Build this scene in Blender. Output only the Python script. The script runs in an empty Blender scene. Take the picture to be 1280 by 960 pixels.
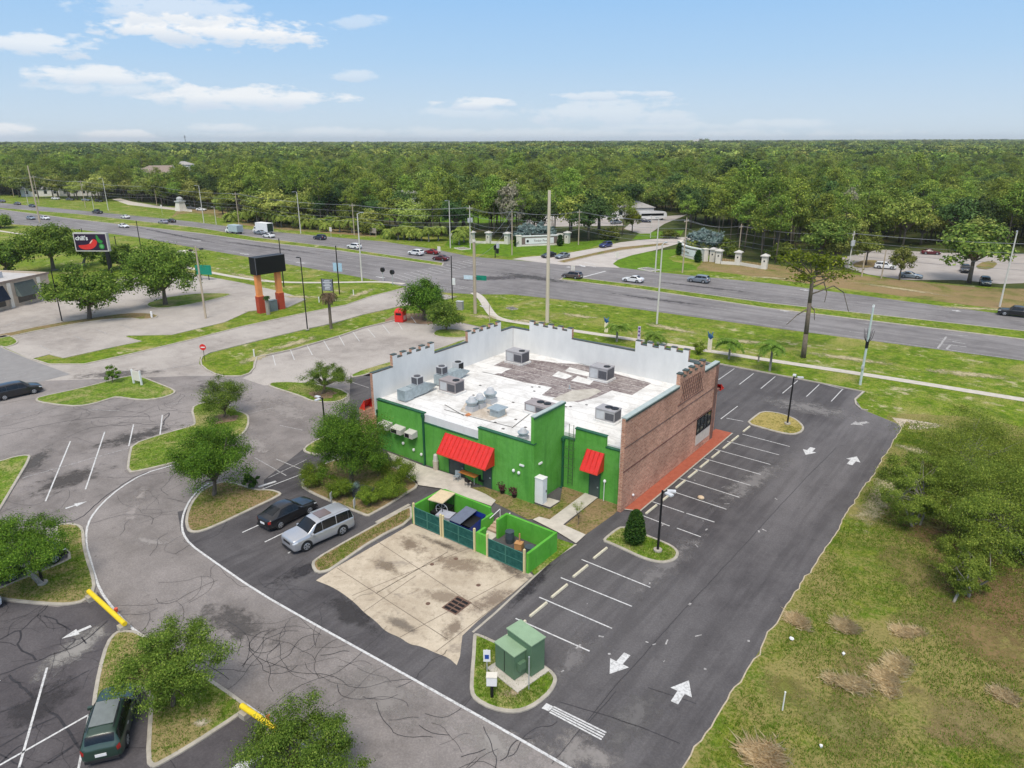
import bpy, bmesh, math, random
import numpy as np
from mathutils import Vector, Matrix
from mathutils.geometry import tessellate_polygon
R = math.radians
SC = bpy.context.scene
COL = SC.collection
# ------------------------------------------------------------------ camera
FPX, HOR, HC, YAW = 870.0, 177.0, 28.9, R(37.43)
PITCH = math.atan((480 - HOR) / FPX)
CAM = Vector((23.701, -45.865, HC))
cam_d = bpy.data.cameras.new('camera')
cam_d.sensor_width = 36.0
cam_d.lens = FPX / 1280 * 36
cam_d.clip_end = 60000
cam = bpy.data.objects.new('camera', cam_d)
COL.objects.link(cam)
cam.location = CAM
cam.rotation_euler = (R(90) - PITCH, 0, YAW)
SC.camera = cam
SC.cycles.transparent_max_bounces = 24
# ------------------------------------------------------------------ light and exposure
SUN_EL, SUN_AZ = R(58), R(150)      # azimuth from +Y towards +X
SC.view_settings.view_transform = 'Standard'
SC.view_settings.look = 'None'
SC.view_settings.exposure = 1.1
SC.view_settings.gamma = 1.0
sun_d = bpy.data.lights.new('sun', 'SUN')
sun_d.energy = 1.35
sun_d.angle = R(24)
sun_d.color = (1.0, 0.93, 0.82)
sun = bpy.data.objects.new('sun', sun_d)
COL.objects.link(sun)
sdir = Vector((math.sin(SUN_AZ) * math.cos(SUN_EL), math.cos(SUN_AZ) * math.cos(SUN_EL), math.sin(SUN_EL)))
sun.rotation_euler = sdir.to_track_quat('Z', 'Y').to_euler()
sun.location = (0, 0, 80)
SKY_STRENGTH = 0.12

def pix_dir(px, py):
    """world direction of a photo pixel"""
    c, s = math.cos(PITCH), math.sin(PITCH)
    u, f, w = (px - 640) / FPX, 1.0, -(py - 480) / FPX
    f2, w2 = c * f + s * w, -s * f + c * w
    cy, sy = math.cos(YAW), math.sin(YAW)
    return Vector((u * cy - f2 * sy, u * sy + f2 * cy, w2))

def build_world():
    w = bpy.data.worlds.new('World')
    SC.world = w
    w.use_nodes = True
    nt = w.node_tree
    N, L = nt.nodes, nt.links
    N.clear()
    out = N.new('ShaderNodeOutputWorld')
    bg = N.new('ShaderNodeBackground')
    bg.inputs['Strength'].default_value = SKY_STRENGTH
    L.new(bg.outputs[0], out.inputs[0])
    sky = N.new('ShaderNodeTexSky')
    sky.sky_type = 'NISHITA'
    sky.sun_disc = False
    sky.sun_elevation = SUN_EL
    sky.sun_rotation = SUN_AZ
    sky.air_density = 1.0
    sky.dust_density = 0.6
    sky.ozone_density = 2.0
    sky.altitude = 0
    def math_(op, a, b=None, clamp=False):
        n = N.new('ShaderNodeMath'); n.operation = op; n.use_clamp = clamp
        for k, v in enumerate((a, b)):
            if v is None: continue
            if isinstance(v, (int, float)): n.inputs[k].default_value = v
            else: L.new(v, n.inputs[k])
        return n.outputs[0]
    tc = N.new('ShaderNodeTexCoord')
    sep = N.new('ShaderNodeSeparateXYZ')
    L.new(tc.outputs['Generated'], sep.inputs[0])
    X, Y, Zc = sep.outputs
    az = math_('ARCTAN2', X, Y)
    el = math_('ARCSINE', Zc)
    cmb = N.new('ShaderNodeCombineXYZ')
    L.new(math_('MULTIPLY', az, 16.0), cmb.inputs[0])
    L.new(math_('MULTIPLY', el, 42.0), cmb.inputs[1])
    nz = N.new('ShaderNodeTexNoise')
    nz.inputs['Scale'].default_value = 1.5
    nz.inputs['Detail'].default_value = 9
    nz.inputs['Roughness'].default_value = 0.6
    L.new(cmb.outputs[0], nz.inputs['Vector'])
    noise = math_('SUBTRACT', nz.outputs['Fac'], 0.5)
    # soft cumulus banks of the sky: (pixel of centre, half width, half height in px, density)
    clouds = [(270, 38, 145, 24, 1.0), (215, 12, 130, 24, .5), (45, 55, 85, 20, .75), (120, 95, 95, 16, .8), (300, 122, 140, 17, .85),
              (150, 110, 95, 12, .4), (15, 164, 40, 13, .8), (150, 170, 60, 9, .75), (285, 160, 60, 7, .45),
              (440, 94, 45, 8, .4), (595, 130, 55, 9, .75), (600, 140, 75, 10, .3), (740, 120, 50, 7, .5), (760, 140, 120, 20, .4),
              (810, 145, 70, 16, .4), (450, 28, 40, 10, .35), (410, 165, 60, 8, .4), (640, 168, 520, 9, .3),
              (800, 117, 40, 5, .5), (970, 155, 90, 7, .3), (830, 158, 120, 8, .3)]
    total = None
    under = None
    for (px, py, hw, hh, den) in clouds:
        d = pix_dir(px, py).normalized()
        a0 = math.atan2(d.x, d.y); e0 = math.asin(d.z)
        d1 = pix_dir(px + hw, py).normalized(); wa = abs(math.atan2(d1.x, d1.y) - a0)
        d2 = pix_dir(px, py - hh).normalized(); we = abs(math.asin(d2.z) - e0)
        da = math_('DIVIDE', math_('SUBTRACT', az, a0), wa)
        de = math_('DIVIDE', math_('SUBTRACT', el, e0), we)
        r2 = math_('ADD', math_('MULTIPLY', da, da), math_('MULTIPLY', de, de))
        m = math_('SUBTRACT', 1.0, r2)
        m = math_('ADD', m, math_('MULTIPLY', noise, 4.6))
        m = math_('MULTIPLY', math_('SUBTRACT', m, .12), 1.5, True)
        m = math_('MULTIPLY', m, den)
        total = m if total is None else math_('MAXIMUM', total, m)
        sh = math_('MULTIPLY', math_('MULTIPLY', math_('ADD', math_('MULTIPLY', de, -0.8), 0.05), m), 1.0, True)
        under = sh if under is None else math_('MAXIMUM', under, sh)
    # pale haze band towards the horizon
    def mix(fac, a, b):
        n = N.new('ShaderNodeMix'); n.data_type = 'RGBA'
        L.new(fac, n.inputs['Factor'])
        for k, v in ((6, a), (7, b)):
            if isinstance(v, tuple): n.inputs[k].default_value = v
            else: L.new(v, n.inputs[k])
        return n.outputs[2]
    rp = N.new('ShaderNodeValToRGB')
    rp.color_ramp.elements[0].color = SKY_HAZE; rp.color_ramp.elements[1].color = SKY_TINT
    md = rp.color_ramp.elements.new(0.42); md.color = SKY_MID
    L.new(math_('DIVIDE', el, 0.24, True), rp.inputs[0])
    up = math_('MULTIPLY', math_('SUBTRACT', el, 0.26), 4.0, True)
    c0 = mix(up, rp.outputs[0], sky.outputs[0])
    c1 = mix(total, c0, SKY_CLOUD)
    c2 = mix(under, c1, SKY_UNDER)
    # overcast veil higher up (outside the picture): keeps the daylight soft and neutral
    veil = math_('MULTIPLY', math_('SUBTRACT', el, 0.35), 2.0, True)
    veil = math_('MULTIPLY', veil, 0.7)
    c3 = mix(veil, c2, SKY_VEIL)
    L.new(c3, bg.inputs['Color'])

SKY_TINT = (0.92, 2.0, 3.55, 1)
SKY_MID = (1.72, 2.55, 3.5, 1)
SKY_VEIL = (4.4, 4.15, 3.75, 1)
SKY_HAZE = (2.6, 3.0, 3.3, 1)
SKY_CLOUD = (3.7, 3.75, 3.8, 1)
SKY_UNDER = (1.7, 2.3, 3.1, 1)
build_world()

# ------------------------------------------------------------------ layout helpers
def P(px, py, z=0.0):
    d = pix_dir(px, py)
    t = (z - HC) / d.z
    return (CAM.x + d.x * t, CAM.y + d.y * t)
def HT(bx, by, ty, bz=0.0):
    """height above z=0 of a vertical whose foot is seen at (bx,by) and top at row ty"""
    c, s = math.cos(PITCH), math.sin(PITCH)
    x, y = P(bx, by, bz)
    dx, dy = x - CAM.x, y - CAM.y
    v = -dx * math.sin(YAW) + dy * math.cos(YAW)
    k = -(ty - 480) / FPX
    return (k * c * v - s * v) / (c + k * s) + HC
def depth(x, y, z=0):
    f = Vector((-math.sin(YAW) * math.cos(PITCH), math.cos(YAW) * math.cos(PITCH), -math.sin(PITCH)))
    return (Vector((x, y, z)) - CAM).dot(f)
def proj(x, y, z=0):
    p = Vector((x, y, z)) - CAM
    u = p.x * math.cos(YAW) + p.y * math.sin(YAW)
    v = -p.x * math.sin(YAW) + p.y * math.cos(YAW)
    c, s = math.cos(PITCH), math.sin(PITCH)
    F = c * v - s * p.z; U = s * v + c * p.z
    if F < 0.1: return (-9999, -9999)
    return (640 + FPX * u / F, 480 - FPX * U / F)
def PP(pts, z=0): return [P(a, b, z) for a, b in pts]

# ------------------------------------------------------------------ materials
MATS = {}
def mat(name, col, rough=0.8, var=0.12, scale=3.0, col2=None, f2=0.5, bump=0.0, metal=0.0, spec=0.3, detail=5, stretch=None, emit=None, coat=0, island=0.0):
    if name in MATS: return MATS[name]
    m = bpy.data.materials.new(name)
    m.use_nodes = True
    nt = m.node_tree; N, L = nt.nodes, nt.links
    b = N['Principled BSDF']
    b.inputs['Roughness'].default_value = rough
    b.inputs['Metallic'].default_value = metal
    b.inputs['Specular IOR Level'].default_value = spec
    if coat: b.inputs['Coat Weight'].default_value = coat
    if emit:
        b.inputs['Emission Color'].default_value = (*emit[:3], 1); b.inputs['Emission Strength'].default_value = emit[3]
    geo = N.new('ShaderNodeNewGeometry')
    mp = N.new('ShaderNodeMapping')
    mp.inputs['Scale'].default_value = stretch or (1, 1, 1)
    tc = N.new('ShaderNodeTexCoord')
    L.new(tc.outputs['Object'], mp.inputs[0])
    nz = N.new('ShaderNodeTexNoise')
    nz.inputs['Scale'].default_value = scale
    nz.inputs['Detail'].default_value = detail
    nz.inputs['Roughness'].default_value = 0.65
    L.new(mp.outputs[0], nz.inputs['Vector'])
    rp = N.new('ShaderNodeValToRGB')
    e = rp.color_ramp.elements
    c2 = col2 or tuple(min(1, v * (1 + var)) for v in col)
    c1 = tuple(v * (1 - var) for v in col) if col2 is None else col
    e[0].position = 0.3 + (0.5 - f2) * 0.4; e[1].position = 0.7 + (0.5 - f2) * 0.4
    e[0].color = (*c1, 1); e[1].color = (*c2, 1)
    L.new(nz.outputs['Fac'], rp.inputs[0])
    src = rp.outputs[0]
    if island:
        mx = N.new('ShaderNodeHueSaturation')
        ma = N.new('ShaderNodeMapRange')
        ma.inputs[3].default_value = 1 - island; ma.inputs[4].default_value = 1 + island
        L.new(geo.outputs['Random Per Island'], ma.inputs[0])
        L.new(ma.outputs[0], mx.inputs['Value']); L.new(src, mx.inputs['Color'])
        src = mx.outputs[0]
    L.new(src, b.inputs['Base Color'])
    if bump:
        bp = N.new('ShaderNodeBump'); bp.inputs['Strength'].default_value = bump
        bp.inputs['Distance'].default_value = 0.05
        L.new(nz.outputs['Fac'], bp.inputs['Height']); L.new(bp.outputs[0], b.inputs['Normal'])
    MATS[name] = m
    return m

class G:
    """small shader graph writer"""
    def __init__(s, name):
        s.m = bpy.data.materials.new(name); s.m.use_nodes = True
        s.N, s.L = s.m.node_tree.nodes, s.m.node_tree.links
        s.b = s.N['Principled BSDF']
        s.b.inputs['Specular IOR Level'].default_value = 0.08
        MATS[name] = s.m
        s.pos = s.N.new('ShaderNodeNewGeometry').outputs['Position']
    def put(s, v, inp):
        if isinstance(v, (int, float)): inp.default_value = v
        elif isinstance(v, tuple): inp.default_value = (*v, 1) if len(v) == 3 and inp.type == 'RGBA' else v
        else: s.L.new(v, inp)
    def math(s, op, a, b=0.0, clamp=False):
        n = s.N.new('ShaderNodeMath'); n.operation = op; n.use_clamp = clamp
        s.put(a, n.inputs[0]); s.put(b, n.inputs[1]); return n.outputs[0]
    def noise(s, scale, detail=4, stretch=(1, 1, 1), rough=0.6, off=(0, 0, 0), dist=0, rot=0):
        mp = s.N.new('ShaderNodeMapping'); mp.inputs['Scale'].default_value = stretch; mp.inputs['Location'].default_value = off
        mp.inputs['Rotation'].default_value = (0, 0, rot)
        s.L.new(s.pos, mp.inputs[0])
        n = s.N.new('ShaderNodeTexNoise'); n.inputs['Scale'].default_value = scale; n.inputs['Detail'].default_value = detail
        n.inputs['Roughness'].default_value = rough; n.inputs['Distortion'].default_value = dist
        s.L.new(mp.outputs[0], n.inputs['Vector']); return n.outputs['Fac']
    def ramp(s, fac, lo, hi):
        n = s.N.new('ShaderNodeMapRange'); n.interpolation_type = 'SMOOTHSTEP'
        s.put(fac, n.inputs[0]); n.inputs[1].default_value = lo; n.inputs[2].default_value = hi
        return n.outputs[0]
    def mix(s, fac, a, b, mode='MIX'):
        n = s.N.new('ShaderNodeMix'); n.data_type = 'RGBA'; n.blend_type = mode
        s.put(fac, n.inputs['Factor']); s.put(a, n.inputs[6]); s.put(b, n.inputs[7]); return n.outputs[2]
    def out(s, col, rough=0.9, bump=None, bs=0.3, bd=0.05):
        s.put(col, s.b.inputs['Base Color']); s.put(rough, s.b.inputs['Roughness'])
        if bump is not None:
            bp = s.N.new('ShaderNodeBump'); bp.inputs['Strength'].default_value = bs; bp.inputs['Distance'].default_value = bd
            s.L.new(bump, bp.inputs['Height']); s.L.new(bp.outputs[0], s.b.inputs['Normal'])
        return s.m

def asphalt(name, dark, light, streak=None, stain=0.35, lane=False):
    g = G(name)
    big = g.ramp(g.noise(0.05, 5, rough=0.55, dist=0.6), 0.36, 0.64)
    mid = g.ramp(g.noise(0.33, 6, rough=0.7, off=(7, 3, 0)), 0.3, 0.7)
    fine = g.noise(9.0, 3, rough=0.7)
    c = g.mix(big, dark, light)
    c = g.mix(g.math('MULTIPLY', mid, 0.5), c, tuple(v * 1.28 for v in light))
    if lane:      # polished travel lane of the right hand lot
        sp = g.N.new('ShaderNodeSeparateXYZ'); g.L.new(g.pos, sp.inputs[0])
        a_ = g.ramp(sp.outputs[0], 6.0, 9.5); b_ = g.ramp(sp.outputs[1], -22.0, 30.0)
        n_ = g.ramp(g.noise(0.18, 4, stretch=(1, .3, 1), off=(3, 77, 0)), .25, .7)
        c = g.mix(g.math('MULTIPLY', g.math('MULTIPLY', g.math('MULTIPLY', a_, b_), n_), .75), c, tuple(v * 1.75 for v in light))
    spots = g.ramp(g.noise(1.1, 4, off=(31, 9, 0)), 0.60, 0.72)
    c = g.mix(g.math('MULTIPLY', spots, stain), c, tuple(v * 0.62 for v in dark))
    if streak:
        st = g.ramp(g.noise(1.0, 4, stretch=streak, rough=0.55), 0.42, 0.62)
        c = g.mix(g.math('MULTIPLY', st, 0.32), c, tuple(v * 0.7 for v in dark))
        st2 = g.ramp(g.noise(1.0, 5, stretch=tuple(v * 2.3 for v in streak), off=(50, 50, 0)), 0.5, 0.66)
        c = g.mix(g.math('MULTIPLY', st2, 0.25), c, tuple(v * 1.35 for v in light))
    c = g.mix(g.ramp(fine, 0.35, 0.75), g.mix(0.25, c, (0.01, 0.01, 0.012)), c)
    return g.out(c, 0.88, fine, 0.25, 0.02)

def grass_mat(name, a=(0.062, 0.105, 0.012), b=(0.11, 0.15, 0.022), dry=(0.21, 0.175, 0.075), soil=(0.34, 0.27, 0.17), dryness=0.5, soilness=0.35, sc=1.0, dark_=.6):
    g = G(name)
    n1 = g.noise(0.12 * sc, 5, rough=0.65, dist=0.8)
    n2 = g.noise(0.8 * sc, 5, rough=0.7, off=(11, 5, 0))
    n3 = g.noise(5.5, 4, rough=0.75, off=(3, 8, 0))
    n4 = g.noise(0.22 * sc, 6, rough=0.72, off=(40, 21, 0), dist=0.5)
    c = g.mix(g.ramp(n2, 0.38, 0.62), a, b)
    c = g.mix(g.math('MULTIPLY', g.ramp(g.noise(0.4 * sc, 6, rough=0.75, off=(61, 5, 0), dist=.6), 0.46, 0.6), 0.55), c, tuple(v * .55 for v in a))
    c = g.mix(g.math('MULTIPLY', g.ramp(g.noise(1.7 * sc, 5, rough=0.75, off=(17, 2, 0)), 0.5, 0.66), 0.6), c, dry)
    dr = g.ramp(g.math('ADD', g.math('MULTIPLY', n1, 0.65), g.math('MULTIPLY', n3, 0.35)), 0.60 - 0.2 * dryness, 0.72 - 0.18 * dryness)
    c = g.mix(g.math('MULTIPLY', dr, 0.85), c, dry)
    n4 = g.math('ADD', g.math('MULTIPLY', n4, .5), g.math('MULTIPLY', g.noise(1.0, 6, stretch=(.05, .22, 1), rough=.7, off=(9, 33, 0)), .5))
    so = g.ramp(g.math('ADD', g.math('MULTIPLY', n4, 0.7), g.math('MULTIPLY', n2, 0.3)), 0.70 - 0.2 * soilness, 0.78 - 0.2 * soilness)
    c = g.mix(g.math('MULTIPLY', so, 0.9), c, soil)
    c = g.mix(g.ramp(n3, 0.30, 0.58), g.mix(dark_, c, tuple(v * .35 for v in a)), c)
    return g.out(c, 0.95, n3, 0.6, 0.12)

def leaf_mat(name, dark, light, bright=None, trans=0.3, vary=.3):
    m = bpy.data.materials.new(name); m.use_nodes = True
    nt = m.node_tree; N, L = nt.nodes, nt.links
    N.clear()
    out = N.new('ShaderNodeOutputMaterial')
    geo = N.new('ShaderNodeNewGeometry')
    oi = N.new('ShaderNodeObjectInfo')
    rp = N.new('ShaderNodeValToRGB')
    e = rp.color_ramp.elements
    e[0].color = (*dark, 1); e[1].color = (*light, 1); e[0].position = 0.0; e[1].position = 0.8
    if bright:
        x = e.new(1.0); x.color = (*bright, 1)
    L.new(geo.outputs['Random Per Island'], rp.inputs[0])
    hs = N.new('ShaderNodeHueSaturation')
    mr = N.new('ShaderNodeMapRange'); mr.inputs[3].default_value = 1 - .42 * vary; mr.inputs[4].default_value = 1 + .38 * vary
    L.new(oi.outputs['Random'], mr.inputs[0]); L.new(mr.outputs[0], hs.inputs['Value'])
    m2 = N.new('ShaderNodeMath'); m2.operation = 'MULTIPLY'; m2.inputs[1].default_value = 7.31
    fr = N.new('ShaderNodeMath'); fr.operation = 'FRACT'
    L.new(oi.outputs['Random'], m2.inputs[0]); L.new(m2.outputs[0], fr.inputs[0])
    mh = N.new('ShaderNodeMapRange'); mh.inputs[3].default_value = .5 - .025 * vary; mh.inputs[4].default_value = .5 + .012 * vary
    L.new(fr.outputs[0], mh.inputs[0]); L.new(mh.outputs[0], hs.inputs['Hue'])
    L.new(rp.outputs[0], hs.inputs['Color'])
    d = N.new('ShaderNodeBsdfPrincipled'); d.inputs['Roughness'].default_value = 0.65
    d.inputs['Specular IOR Level'].default_value = 0.04
    t = N.new('ShaderNodeBsdfTranslucent')
    L.new(hs.outputs[0], d.inputs['Base Color']); L.new(hs.outputs[0], t.inputs['Color'])
    ms = N.new('ShaderNodeMixShader'); ms.inputs[0].default_value = trans
    L.new(d.outputs[0], ms.inputs[1]); L.new(t.outputs[0], ms.inputs[2]); L.new(ms.outputs[0], out.inputs[0])
    MATS[name] = m
    return m

# ------------------------------------------------------------------ objects
def tag(o, label=None, cat=None, group=None, kind=None):
    if label: o['label'] = label
    if cat: o['category'] = cat
    if group: o['group'] = group
    if kind: o['kind'] = kind
    return o
def empty(name, loc=(0, 0, 0), rz=0.0, label=None, cat=None, group=None):
    o = bpy.data.objects.new(name, None); COL.objects.link(o)
    o.location = tuple(loc) + (0,) * (3 - len(loc)); o.rotation_euler = (0, 0, rz); o.empty_display_size = 0.3
    return tag(o, label, cat, group)
def mesh_obj(name, me, parent=None, m=None):
    o = bpy.data.objects.new(name, me); COL.objects.link(o)
    if parent: o.parent = parent
    if m is not None and not me.materials: me.materials.append(m)
    return o
def kids(o): return KIDS.get(o.name, None) or [c for c in bpy.data.objects if c.parent == o]
KIDS = {}
def copy_tree(o, parent=None):
    c = o.copy(); COL.objects.link(c)
    if parent: c.parent = parent
    for ch in list(o.children): copy_tree(ch, c)
    return c

class MB:
    def __init__(s): s.v = []; s.f = []; s.sm = False
    def add(s, vs, fs):
        n = len(s.v); s.v += [tuple(p) for p in vs]; s.f += [tuple(i + n for i in f) for f in fs]; return s
    def box(s, x0, x1, y0, y1, z0, z1, rz=0, c=(0, 0)):
        vs = [(x0, y0, z0), (x1, y0, z0), (x1, y1, z0), (x0, y1, z0), (x0, y0, z1), (x1, y0, z1), (x1, y1, z1), (x0, y1, z1)]
        if rz or c != (0, 0):
            k, q = math.cos(rz), math.sin(rz)
            vs = [(c[0] + a * k - b * q, c[1] + a * q + b * k, z) for a, b, z in vs]
        return s.add(vs, [(0, 3, 2, 1), (4, 5, 6, 7), (0, 1, 5, 4), (1, 2, 6, 5), (2, 3, 7, 6), (3, 0, 4, 7)])
    def tube(s, p0, p1, r0, r1=None, n=8, cap=True):
        r1 = r0 if r1 is None else r1
        p0, p1 = Vector(p0), Vector(p1); d = (p1 - p0)
        if d.length < 1e-6: return s
        q = d.to_track_quat('Z', 'Y').to_matrix()
        vs = []
        for p, r in ((p0, r0), (p1, r1)):
            for k in range(n):
                a = 2 * math.pi * k / n
                vs.append(p + q @ Vector((math.cos(a) * r, math.sin(a) * r, 0)))
        fs = [(k, (k + 1) % n, n + (k + 1) % n, n + k) for k in range(n)]
        if cap: fs += [tuple(range(n - 1, -1, -1)), tuple(range(n, 2 * n))]
        return s.add(vs, fs)
    def path(s, pts, r0, r1=None, n=6):
        r1 = r0 if r1 is None else r1
        m = len(pts) - 1
        for i in range(m):
            s.tube(pts[i], pts[i + 1], r0 + (r1 - r0) * i / m, r0 + (r1 - r0) * (i + 1) / m, n)
        return s
    def prism(s, poly, z0, z1):
        a = sum(poly[i][0] * poly[(i + 1) % len(poly)][1] - poly[(i + 1) % len(poly)][0] * poly[i][1] for i in range(len(poly)))
        if a < 0: poly = poly[::-1]
        n = len(poly)
        vs = [(x, y, z0) for x, y in poly] + [(x, y, z1) for x, y in poly]
        tri = tessellate_polygon([[Vector((x, y, 0)) for x, y in poly]])
        fs = [(k, (k + 1) % n, n + (k + 1) % n, n + k) for k in range(n)]
        for t in tri:
            (ax, ay), (bx, by), (cx, cy) = poly[t[0]], poly[t[1]], poly[t[2]]
            if (bx - ax) * (cy - ay) - (by - ay) * (cx - ax) < 0: t = t[::-1]
            fs.append(tuple(i + n for i in t)); fs.append(tuple(reversed(t)))
        return s.add(vs, fs)
    def quad(s, a, b, c, d): return s.add([a, b, c, d], [(0, 1, 2, 3)])
    def ball(s, c, rx, ry=None, rz=None, n=10, m=6):
        ry = ry or rx; rz = rz or rx
        vs = [(c[0], c[1], c[2] - rz)]
        for i in range(1, m):
            t = math.pi * i / m - math.pi / 2
            for k in range(n):
                a = 2 * math.pi * k / n
                vs.append((c[0] + rx * math.cos(t) * math.cos(a), c[1] + ry * math.cos(t) * math.sin(a), c[2] + rz * math.sin(t)))
        vs.append((c[0], c[1], c[2] + rz))
        fs = [(0, 1 + (k + 1) % n, 1 + k) for k in range(n)]
        for i in range(m - 2):
            o = 1 + i * n
            fs += [(o + k, o + (k + 1) % n, o + n + (k + 1) % n, o + n + k) for k in range(n)]
        o = 1 + (m - 2) * n
        fs += [(o + k, o + (k + 1) % n, len(vs) - 1) for k in range(n)]
        return s.add(vs, fs)
    def mesh(s, name, m=None, smooth=False):
        me = bpy.data.meshes.new(name); me.from_pydata(s.v, [], s.f)
        if smooth: me.polygons.foreach_set('use_smooth', [True] * len(me.polygons))
        if m is not None: me.materials.append(m)
        me.update(); return me
    def build(s, name, m=None, parent=None, loc=None, rz=0, smooth=False):
        o = mesh_obj(name, s.mesh(name, m, smooth), parent)
        if loc is not None: o.location = loc; o.rotation_euler = (0, 0, rz)
        return o

def chaikin(p, it=1, closed=True):
    for _ in range(it):
        q = []
        n = len(p)
        rng = range(n) if closed else range(n - 1)
        if not closed: q.append(p[0])
        for i in rng:
            a, b = p[i], p[(i + 1) % n]
            q.append((a[0] * .75 + b[0] * .25, a[1] * .75 + b[1] * .25)); q.append((a[0] * .25 + b[0] * .75, a[1] * .25 + b[1] * .75))
        if not closed: q.append(p[-1])
        p = q
    return p
def area2(p): return sum(p[i][0] * p[(i + 1) % len(p)][1] - p[(i + 1) % len(p)][0] * p[i][1] for i in range(len(p)))
def offset(p, d, closed=True):
    """shift a polyline to its left by d"""
    n = len(p); out = []
    for i in range(n):
        a = Vector(p[i - 1]) if (i > 0 or closed) else None
        b = Vector(p[i]); c = Vector(p[(i + 1) % n]) if (i < n - 1 or closed) else None
        ns = []
        for u, v in ((a, b), (b, c)):
            if u is None or v is None: continue
            e = v - u
            if e.length < 1e-6: continue
            e.normalize(); ns.append(Vector((-e.y, e.x)))
        if not ns: out.append(tuple(b)); continue
        nn = ns[0] if len(ns) == 1 else (ns[0] + ns[1])
        if nn.length < 1e-4: nn = ns[0]
        nn.normalize()
        k = max(0.5, nn.dot(ns[0]))
        out.append((b.x + nn.x * d / k, b.y + nn.y * d / k))
    return out
def sheet(name, poly, z, m, kind='structure', label=None, cat=None):
    me = bpy.data.meshes.new(name)
    tri = tessellate_polygon([[Vector((x, y, 0)) for x, y in poly]])
    fs = []
    for t in tri:
        (ax, ay), (bx, by), (cx, cy) = poly[t[0]], poly[t[1]], poly[t[2]]
        fs.append(t[::-1] if (bx - ax) * (cy - ay) - (by - ay) * (cx - ax) < 0 else t)
    me.from_pydata([(x, y, z) for x, y in poly], [], fs)
    me.materials.append(m); me.update()
    o = mesh_obj(name, me)
    return tag(o, label, cat, kind=kind)
def strip_mb(mb, pts, w, z, closed=False):
    l = offset(pts, w / 2, closed); r = offset(pts, -w / 2, closed)
    n = len(pts)
    vs = [(x, y, z) for x, y in l] + [(x, y, z) for x, y in r]
    fs = [(n + i, n + (i + 1) % n, (i + 1) % n, i) for i in range(n if closed else n - 1)]
    return mb.add(vs, fs)
def kerb_mb(mb, pts, w, z0, z1, closed=True):
    """kerb to the left of the line"""
    inn = offset(pts, w, closed); n = len(pts)
    b = 0.03
    o2 = offset(pts, b, closed)
    vs = [(x, y, z0) for x, y in pts] + [(x, y, z1 - b) for x, y in pts] + [(x, y, z1) for x, y in o2] + [(x, y, z1) for x, y in inn] + [(x, y, z0) for x, y in inn]
    fs = []
    for i in range(n if closed else n - 1):
        j = (i + 1) % n
        for k in range(4): fs.append((k * n + i, k * n + j, (k + 1) * n + j, (k + 1) * n + i))
    return mb.add(vs, fs)
def text_mesh(name, body, size, m, parent, loc, rot, extrude=0.01, align='CENTER', bold=0.0):
    c = bpy.data.curves.new(name, 'FONT'); c.body = body; c.size = size; c.extrude = extrude
    c.align_x = align; c.align_y = 'CENTER'; c.offset = bold
    t = bpy.data.objects.new(name, c)
    COL.objects.link(t)
    bpy.context.view_layer.update()
    me = bpy.data.meshes.new_from_object(t.evaluated_get(bpy.context.evaluated_depsgraph_get()))
    bpy.data.objects.remove(t)
    me.materials.clear(); me.materials.append(m)
    o = mesh_obj(name, me, parent); o.location = loc; o.rotation_euler = rot
    return o
HAZE = 0.00009
# ================================================================== ground, roads and lots
M_FLOOR = grass_mat('forest_floor', (0.05, 0.08, 0.016), (0.085, 0.105, 0.03), (0.15, 0.115, 0.06), (0.2, 0.15, 0.09), 0.5, 0.2, 0.4)
M_VERGE = grass_mat('verge_grass', (0.10, 0.185, 0.010), (0.20, 0.27, 0.022), (0.34, 0.30, 0.10), (0.52, 0.44, 0.30), 0.55, 0.82)
M_FIELD = grass_mat('field_grass', (0.095, 0.165, 0.012), (0.18, 0.215, 0.026), (0.28, 0.228, 0.09), (0.31, 0.225, 0.12), 0.85, 0.52, 1.0, .52)
M_ISLAND = grass_mat('island_grass', (0.10, 0.19, 0.014), (0.18, 0.26, 0.03), (0.35, 0.31, 0.13), (0.50, 0.41, 0.26), 0.6, 0.42, 2.0)
M_MULCH = grass_mat('mulch_island', (0.11, 0.155, 0.02), (0.20, 0.215, 0.05), (0.30, 0.20, 0.115), (0.38, 0.25, 0.16), 1.0, 0.75, 2.0)
M_DRYI = grass_mat('dry_island', (0.10, 0.19, 0.014), (0.18, 0.25, 0.03), (0.34, 0.26, 0.13), (0.42, 0.30, 0.19), 0.95, 0.62, 2.0)
M_STRAW = grass_mat('straw_island', (0.12, 0.14, 0.015), (0.3, 0.25, 0.06), (0.42, 0.33, 0.12), (0.46, 0.36, 0.16), 1.0, 0.6, 2.0)
M_LAWN = grass_mat('bright_lawn', (0.10, 0.21, 0.010), (0.15, 0.26, 0.018), (0.16, 0.2, 0.05), (0.2, 0.2, 0.08), 0.2, 0.05)
M_BANK = grass_mat('bank_soil', (0.12, 0.16, 0.025), (0.24, 0.22, 0.065), (0.32, 0.215, 0.12), (0.46, 0.35, 0.24), 1.0, 0.6, 0.7)
M_DARK = asphalt('sealed_asphalt', (0.070, 0.065, 0.068), (0.128, 0.121, 0.122), streak=(0.9, 0.07, 1), stain=0.25, lane=True)
M_MID = asphalt('worn_asphalt', (0.175, 0.157, 0.147), (0.30, 0.272, 0.256), stain=0.45)
M_PALE = asphalt('pale_asphalt', (0.315, 0.282, 0.255), (0.45, 0.41, 0.37), stain=0.3)
M_OLD = asphalt('old_dark_asphalt', (0.078, 0.071, 0.075), (0.135, 0.124, 0.126), stain=0.3)
M_HWY = asphalt('highway_asphalt', (0.18, 0.169, 0.168), (0.268, 0.254, 0.25), streak=(0.015, 0.62, 1), stain=0.15)
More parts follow.
